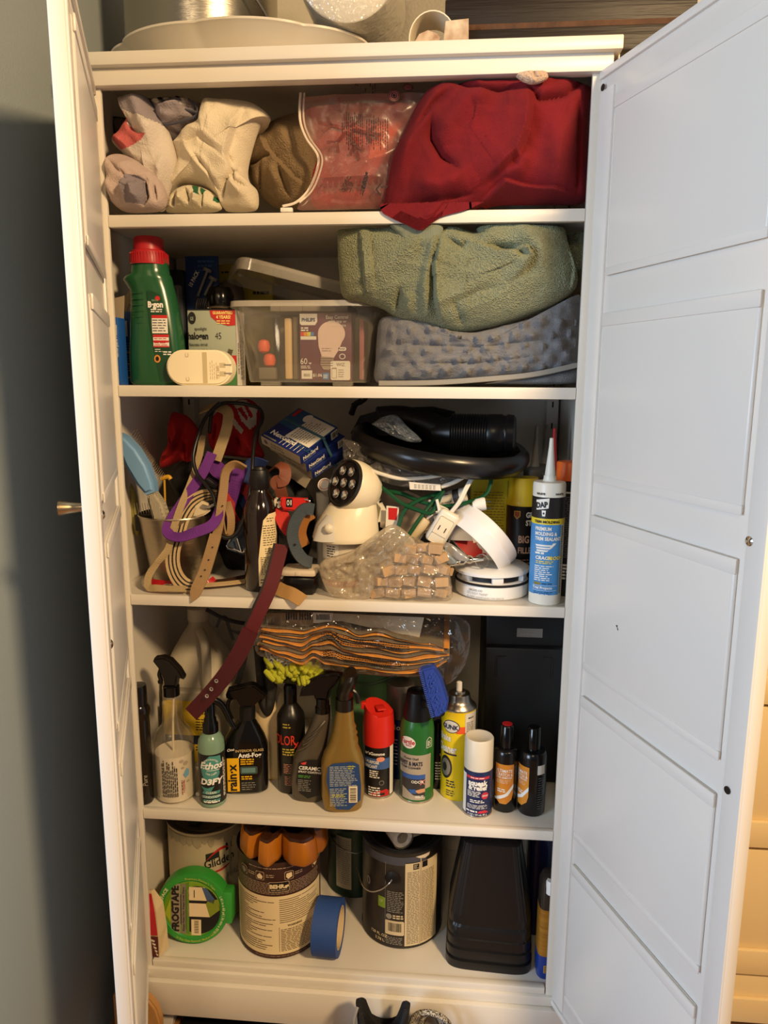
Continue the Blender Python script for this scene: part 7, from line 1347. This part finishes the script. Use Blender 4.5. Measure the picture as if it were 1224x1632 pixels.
# yellow box, foam can, sealant, orange capped can
t = thing('yellow_box', 'upright yellow box printed with fine lines behind the white ring', 'box', (.6415, .205, Z3)); MB().box(-.036, .036, -.02, .02, 0, .199, .001).build('carton', mat('bright_yellow_card', (218, 202, 40), .5), t)
p = Print(flat((0, -.0202, 0), (1, 0, 0), (0, 0, 1))); p.bars(-.031, .031, .03, .17, 26, 0, 1, .3, .12, (.003, .009)); p.rect(.0325, .0345, .01, .19, 0, 1); p.build('print', mat('olive_print_ink', (150, 134, 40), .5), t)
t = thing('foam_can', 'black aerosol can with a tall yellow cap behind the sealant cartridge', 'spray can', (.703, .168, Z3)); MB().lathe([(0, 0), (.029, 0), (.030, .003), (.030, .148), (0, .15)], 36).build('body', mat('foam_black', (26, 22, 20), .3), t)
MB().lathe([(.0315, .1485), (.0318, .156), (.0290, .160), (.0275, .196), (.0255, .200), (0, .2005)], 36).build('cap', mat('yellow_cap', (228, 192, 36), .4), t)
p = Print(cyl(.0302, face(.703, .168))); p.rect(-.05, -.024, .01, .146, 0); p.fan([(-.016, .140), (-.004, .140), (-.004, .130), (-.010, .124), (-.016, .130)], 1, 2); p.fan([(-.0145, .1385), (-.0055, .1385), (-.0055, .131), (-.010, .1265), (-.0145, .131)], 3, 3); p.txt('GREAT', .006, .128, .014, 2, 'l', sx=.75, bold=.04); p.txt('STUFF', .006, .113, .014, 2, 'l', sx=.75, bold=.04); p.txt('BIG', -.006, .080, .019, 4, 'l', sx=.7, bold=.03); p.txt('GAP', -.006, .058, .019, 4, 'l', sx=.7, bold=.03) if False else p.txt('FILLER', -.006, .060, .016, 4, 'l', sx=.7, bold=.02); p.bars(-.02, .02, .02, .05, 5, 4, 2, .3)
p.build('label', [mat('dark_red_label', (60, 26, 18), .4), mat('badge_tan', (206, 160, 60), .4), WINK, mat('badge_rust', (150, 70, 30), .4), mat('copper_ink', (186, 140, 110), .4)], t)
t = thing('sealant_cartridge', 'white and blue sealant cartridge with long white nozzle at the shelf front', 'caulk tube', (.7315, .036, Z3)); MB().lathe([(0, .002), (.0255, .002), (.0275, 0), (.0275, .206), (.026, .210), (.012, .211), (.0105, .215), (.0105, .220)], 40).build('tube', mat('sealant_white', (226, 222, 208), .35), t)
MB().lathe([(.0095, .212), (.0085, .225), (.0042, .268), (.0032, .283), (0, .284)], 24).build('nozzle', mat('nozzle_white', (224, 220, 208), .4), t)
p = Print(cyl(.0276, face(.7315, .036))); p.rect(-.05, .05, .150, .186, 0); p.rect(-.05, .05, .140, .150, 1, 1); p.rect(-.05, .025, .018, .140, 2, 1); p.bars(.026, .031, .02, .138, 40, 0, 2, .5, .3); p.txt('WHITE', -.014, .190, .005, 0, bold=.04); p.txt('WHITE', .018, .190, .005, 0, bold=.04)
p.fan([(-.021, .164), (.000, .168), (.001, .185), (-.022, .181)], 3, 2); p.txt('DAP', -.0105, .169, .0128, 0, rot=8, bold=.05, o=4, sx=.8); p.fan([(-.011, .164), (-.004, .164), (-.005, .154), (-.010, .154)], 3, 2); p.oval(-.0075, .159, .0015, .0018, 0, 3); p.txt('TRIM MOLDING', -.002, .1425, .0062, 0, 'c', bold=.04); 
for k, s in enumerate(('PREMIUM', 'MOLDING &', 'TRIM SEALANT')): p.txt(s, -.021, .130 - k * .0085, .0082, 3, 'l', bold=.04, sx=.82)
for k in range(3): p.fan([(-.020 + k * .001, .1055 - k * .0045), (.014 - k * .005, .1055 - k * .0045), (.010 - k * .005, .1025 - k * .0045), (-.019 + k * .001, .1025 - k * .0045)], 3, 2)
p.fan([(.010, .1085), (.016, .1085), (.008, .100), (.004, .100)], 3, 3); p.bars(-.02, -.004, .089, .0925, 1, 3, 2, .9, 0); p.txt('CRACK', -.019, .080, .0082, 3, 'l', bold=.04, slant=.1); p.txt('PROOF', .001, .080, .0082, 1, 'l', bold=.04, slant=.2); p.bars(-.018, .018, .072, .078, 2, 1, 2, .5); p.bars(-.02, .014, .042, .070, 8, 3, 2, .45, .35); p.rect(-.02, -.008, .0355, .040, 4, 2); p.bars(-.006, .014, .036, .0395, 1, 0, 2, .4); p.rect(-.022, .022, .034, .0344, 3, 2); p.txt('Trial Projects', -.022, .0285, .0062, 3, 'l', bold=.03); p.rect(-.022, .022, .0255, .0259, 3, 2); p.bars(-.02, .016, .0195, .024, 2, 0, 2, .4); p.bars(-.018, .01, .0182, .0192, 1, 3, 2, .8)
p.build('label', [INK, mat('sealant_yellow', (232, 208, 50), .4), mat('sealant_blue', (70, 140, 200), .4), WINK, mat('olive_badge', (130, 116, 40), .4)], t)
t = thing('orange_capped_can', 'black printed can with an orange cap against the right post', 'spray can', (.7725, .088, Z3)); MB().lathe([(0, 0), (.021, 0), (.022, .003), (.022, .205), (0, .207)], 32).build('body', mat('matte_black_can', (28, 27, 28), .35), t)
MB().lathe([(.0228, .2065), (.0228, .236), (.0212, .239), (0, .2395)], 32).build('cap', mat('orange_cap', (226, 104, 40), .4), t); p = Print(cyl(.0221, face(.7725, .088))); p.bars(-.022, .01, .07, .18, 34, 0, 1, .45, .1); p.bars(-.022, .01, .03, .06, 5, 1, 1, .6, .1); p.rect(-.024, .012, .185, .188, 1); p.build('label', [mat('grey_fine_print', (110, 110, 112), .5), PAPER], t)
for k, (px, y, c, z, lab) in enumerate(((851, .27, (150, 146, 138), .0, 'grey pointed nozzle tube standing at the back, left of the pair'), (866, .27, (156, 152, 144), 0, 'grey pointed nozzle tube standing at the back, right of the pair'), (893, .21, (186, 30, 30), 0, 'tube with red pointed nozzle behind the orange capped can'))):
    x = (P(852, 700, .285).x, P(866, 700, .285).x + .010, P(883, 700, .20).x)[k]; y = (.26, .315, .20)[k]
    t = thing('nozzle_tube', lab, 'caulk tube', (x, y, Z3), 0, 'tubes at the back'); MB().lathe([(0, 0), (.0225, 0), (.0225, .205), (.010, .21), (0, .21)], 24).build('tube', mat('dull_tube_grey', (120, 118, 116), .45), t); MB().lathe([(.0095, .2105), (.008, .222), (.004, .268), (.003, .29), (0, .291)], 18).build('nozzle', mat('tip_%d' % k, c, .45), t)

# black dish with vacuum parts
t = thing('black_dish', 'large shallow black plastic dish resting on top of the cables and boxes', 'dish', tuple(P(698, 735, .185)))
DM = Matrix.Rotation(math.radians(7.5), 4, 'Y') @ Matrix.Rotation(math.radians(6), 4, 'X'); R0 = .170
MB().lathe([(0, .0), (R0 - .03, 0), (R0 - .012, .004), (R0 - .002, .016), (R0, .026), (R0 - .002, .036), (R0 - .010, .043), (R0 - .020, .041), (R0 - .026, .028), (R0 - .04, .008), (0, .006)], 72, 0, Matrix.Translation((0, 0, .004)) @ DM).build('dish', mat('satin_black_dish', (20, 19, 20), .28), t)
t = thing('vacuum_nozzle', 'black ribbed vacuum hose end lying in the black dish', 'vacuum part', tuple(P(770, 700, .17)))
A, B = P(690, 690, .17), P(822, 692, .15); dv = (B - A); q4 = Matrix.Translation(A - WLOC[t.name]) @ dv.to_track_quat('Z', 'Y').to_matrix().to_4x4(); Lg = dv.length; pr = [(0, 0), (.022, .0), (.026, .01), (.030, .03), (.031, .035)]
z = .036
while z < Lg - .05: pr += [(.0355, z), (.0372, z + .0012), (.0355, z + .0026)]; z += .0046
pr += [(.0365, z + .002), (.0365, Lg - .025), (.034, Lg - .022), (.034, Lg - .018), (.0365, Lg - .015), (.035, Lg - .004), (.030, Lg), (0, Lg)]
MB().lathe(pr, 40, 0, q4).build('ribbed_cuff', mat('ribbed_black', (20, 20, 22), .32), t)
m = MB(); m.tube(W((600, 660, .18), (640, 662, .19), (680, 675, .18), (705, 688, .17)), lambda q: .014 + .014 * q, 14); m.build('neck', BLK, t, world=True)
t = thing('brush_attachment', 'flat black vacuum attachment behind the clear shiny bag in the dish', 'vacuum part', tuple(P(640, 680, .25))); ex([(560, 690), (575, 662), (620, 650), (690, 648), (725, 656), (720, 690), (640, 695)], .235, .275, .006, BLK, 'nozzle_body', t)
m = MB(); cloth(m, [(592, 676), (612, 664), (632, 662), (650, 680), (672, 702), (650, 704), (620, 692)], .085, .008, .008, [('r', [(610, 670), (650, 698)], .006, .004), ('c', [(622, 668), (632, 690)], .006, .004)], .006, 80, fine=.002, finesc=300); m.solo('shiny_pouch', film('shiny_grey_film', (120, 130, 140), .3, .06, (80, .8)), 'shiny clear pouch lying in the black dish left of the ribbed part', 'pouch')
m = MB(); m.tube(W((562, 645, .22), (578, 640, .2), (585, 632, .19)), .004, 6); m.tube(W((560, 660, .21), (566, 645, .22), (575, 640, .21)), .006, 8); m.solo('black_hook', BLK, 'black bent hook above the left rim of the black dish', 'hook')

# clear bag with cables, white cables
m = MB(); cloth(m, [(578, 748), (600, 735), (612, 731), (650, 742), (700, 750), (738, 755), (735, 767), (700, 776), (650, 777), (610, 768)], .075, .016, .02, [('r', [(604, 726), (612, 762)], .006, .004), ('r', [(612, 726), (660, 745), (730, 755)], .006, .005), ('c', [(640, 740), (700, 760)], .006, .005)], .006, 60, fine=.0015, finesc=260); m.solo('cable_bag', film('cable_bag_film', (150, 145, 138), .22, .1, (60, .8)), 'flat clear bag squeezed under the front rim of the black dish', 'plastic bag')
m = MB(); cloth(m, [(546, 700), (560, 702), (590, 715), (606, 728), (590, 742), (560, 752), (548, 735)], .10, .015, .02, [('r', [(550, 705), (590, 735)], .006, .005)], .008, 70, fine=.003, finesc=220); m.solo('smoky_bag', film('smoky_bag_film', (110, 105, 98), .35, .12, (90, 1.)), 'smoky crumpled plastic bag between medicine boxes and black dish', 'plastic bag')
WC = mat('white_cable', (226, 222, 210), .4); GC = mat('green_cable', (16, 74, 44), .35)
m = MB(); m.tube(W((582, 746, .06), (610, 756, .055), (640, 763, .055), (680, 761, .058), (710, 755, .065), (722, 748, .08)), .0034, 8); m.solo('white_flat_cable', WC, 'white cable curving under the black dish from the motion light', 'cable')
t = thing('tagged_cable', 'white cable with a paper tag under the black dish', 'cable', tuple(P(680, 775, .06))); m = MB(); m.tube(W((703, 776, .058), (725, 768, .06), (745, 756, .07), (756, 745, .09)), .0036, 8); m.build('cable', WC, t, world=True)
ex([(652, 768), (702, 772), (703, 782), (653, 780)], .052, .0535, .0003, PAPER, 'tag', t); p = Print(lambda u, v, o: P(u, v, .0518 - o) - WLOC[t.name], 40)
for k in range(3):
    for j in range(6): p.poly([(660 + j * 6, 773.0 + k * 2.4 + j * .4), (664 + j * 6, 773.2 + k * 2.4 + j * .4), (664 + j * 6, 772.2 + k * 2.4 + j * .4), (660 + j * 6, 772.0 + k * 2.4 + j * .4)], 0)
p.build('tag_print', GREYINK, t)
m = MB(); m.tube(W((784, 757, .10), (776, 786, .085), (748, 800, .078), (705, 807, .076), (672, 800, .08), (640, 787, .078), (605, 781, .075), (590, 776, .075), (594, 768, .072), (615, 782, .068), (640, 802, .064), (666, 813, .062), (685, 818, .060), (694, 808, .066), (702, 790, .070), (706, 783, .074), (690, 800, .070), (668, 828, .060), (648, 858, .052), (637, 874, .048), (632, 860, .050), (636, 835, .056), (646, 812, .064), (668, 797, .074), (700, 786, .084)), .0038, 8); m.solo('green_cable', GC, 'dark green cable tangled across the middle of the third shelf', 'cable')
# outlet block
t = thing('extension_cord', 'white extension cord with a two slot outlet block and a plug', 'extension cord', tuple(P(705, 868, .055)))
O0 = P(704, 842, .052); od = (P(722, 815, .052) - P(692, 866, .05)).normalized(); OM = Matrix.Translation(O0 - WLOC[t.name]) @ Matrix(((od.cross(Vector((0, -1, 0))).normalized().x, 0, od.x, 0), (0, 1, 0, 0), (od.cross(Vector((0, -1, 0))).normalized().z, 0, od.z, 0), (0, 0, 0, 1)))
MB().box(-.0185, .0185, -.011, .011, -.030, .034, .0075, M=OM, seg=3).build('outlet_block', mat('outlet_white', (226, 222, 212), .35), t)
MB().box(-.0135, .0135, -.0128, -.0105, -.027, .022, .003, M=OM, seg=2).build('cover_plate', mat('outlet_cream', (226, 216, 194), .4), t)
MB().box(-.013, .013, -.0132, -.0128, -.0115, -.0108, M=OM).build('plate_seam', GREYINK, t)
for x in (-.006, .006): MB().box(x - .0008, x + .0008, -.0134, -.0127, -.003, .006, M=OM).build('slot', INK, t)
cp = [O0 + od * .033] + W((732, 800, .05), (742, 780, .055), (752, 762, .07), (757, 748, .09)); off = Vector((.0022, 0, .001))
m = MB(); m.tube([q - off for q in cp], .0026, 8); m.tube([q + off for q in cp], .0026, 8); m.build('cord_up', WC, t, world=True)
cp = W((766, 813, .07), (760, 822, .066), (742, 827, .064), (728, 824, .066), (712, 814, .07), (696, 806, .075), (684, 800, .085)); m = MB(); m.tube([q - Vector((0, 0, .0022)) for q in cp], .0026, 8); m.tube([q + Vector((0, 0, .0022)) for q in cp], .0026, 8); m.build('cord_side', WC, t, world=True)
pc = P(765, 804, .070) - WLOC[t.name]; MB().vessel([(-.013, .006, .006), (-.006, .011, .009), (.006, .012, .010), (.010, .011, .010)], 0, 20, Matrix.Translation(pc) @ Matrix.Rotation(math.radians(80), 4, 'Y')).build('plug', WPL, t)
for z in (-.006, .006): MB().box(.010, .020, -.0028, .0028, z - .0008, z + .0008, M=Matrix.Translation(pc)).build('plug_prong', CHROME, t)
m = MB(); m.tube(W((696, 796, .062), (700, 815, .058), (699, 838, .054), (692, 860, .050), (684, 871, .047)), .0028, 8); m.solo('thin_white_cord', WC, 'thin white cord hanging left of the outlet block', 'cord_') if False else m.solo('thin_white_cable', WC, 'thin white cable hanging left of the outlet block', 'cable')
# cream adapter, leaflets, rolled label
t = thing('cream_adapter', 'cream cylindrical plug end lying left of the outlet block', 'adapter', tuple(P(668, 850, .075))); m = MB(); m.tube(W((652, 858, .075), (662, 846, .073), (672, 836, .072), (680, 827, .072)), lambda q: .010 + .002 * math.sin(q * PI), 14, n=4); m.build('body', mat('cream_adapter_plastic', (214, 196, 160), .4), t, world=True); m = MB(); m.tube(W((680, 826, .072), (690, 819, .072), (702, 815, .078)), .003, 8); m.build('cable', WC, t, world=True)
def sheet(name, lab, pl, y, m, cat='leaflet', th=.0012):
    q = [P(a, b, y) for a, b in pl]; c = sum(q, Vector()) / len(q); t = thing(name, lab, cat, (c.x, c.y, min(v.z for v in q)))
    MB().extr([(v.x - c.x, v.z - WLOC[t.name].z) for v in q], -th / 2, th / 2).build('sheet', m, t); return t
t = sheet('instruction_leaflet', 'white instruction leaflet with lines behind the motion light', [(596, 778), (602, 786), (623, 828), (604, 832), (586, 836), (586, 790)], .088, PAPER)
p = Print(lambda u, v, o: P(u, v, .0872 - o) - WLOC[t.name], 40)
for k in range(7): p.poly([(588 + k * 2.0, 834 - k * .4), (590 + k * 2, 834 - k * .4), (600 + k * 1.2, 800 + k * 1.5), (598 + k * 1.2, 800 + k * 1.5)], 0)
p.poly([(604, 799), (608, 797), (609, 800), (605, 802)], 1, 2); p.build('print', [mat('olive_grey_print', (130, 126, 100), .6), INK], t)
t = sheet('red_white_packet', 'small red and white card standing right of the instruction leaflet', [(616, 806), (636, 808), (633, 850), (614, 848)], .072, PAPER, 'card'); p = Print(lambda u, v, o: P(u, v, .0712 - o) - WLOC[t.name], 40); p.poly([(619, 828), (632, 829), (633.5, 810), (619, 809)], 0); p.build('print', RINK, t)
t = sheet('pale_card', 'pale pink grey card standing behind the green cable', [(606, 786), (650, 782), (690, 800), (690, 850), (640, 856), (606, 840)], .15, mat('pale_card_grey', (196, 180, 164), .7), 'card')
t = sheet('white_card_two', 'white card leaning behind the white ring and plug', [(690, 822), (730, 812), (760, 830), (752, 862), (700, 860)], .14, mat('bluish_card', (206, 206, 214), .6), 'card')
t = thing('rolled_label', 'rolled white paper label with a black core behind the plug cord', 'paper roll', tuple(P(722, 800, .11))); A, B = P(702, 797, .11), P(742, 788, .10); dv = B - A; q4 = Matrix.Translation(A - WLOC[t.name]) @ dv.to_track_quat('Z', 'Y').to_matrix().to_4x4()
MB().lathe([(0, 0), (.0135, 0), (.0135, dv.length), (.010, dv.length), (.010, dv.length - .004), (0, dv.length - .004)], 28, 0, q4).build('roll', PAPER, t); MB().lathe([(.0137, dv.length * .55), (.0137, dv.length * .8)], 28, 0, q4).build('band', mat('charcoal_band', (60, 58, 58), .5), t)
p = Print(lambda u, v, o: q4 @ Vector(((.0137 + o) * math.cos(u / .0137), (.0137 + o) * math.sin(u / .0137), v)))
for k in range(10): p.bars(-.04 + k * .008, -.036 + k * .008, .004, dv.length * .5, 1, 0, 1, .4, .2, vert=True)
p.build('print', GREYINK, t)
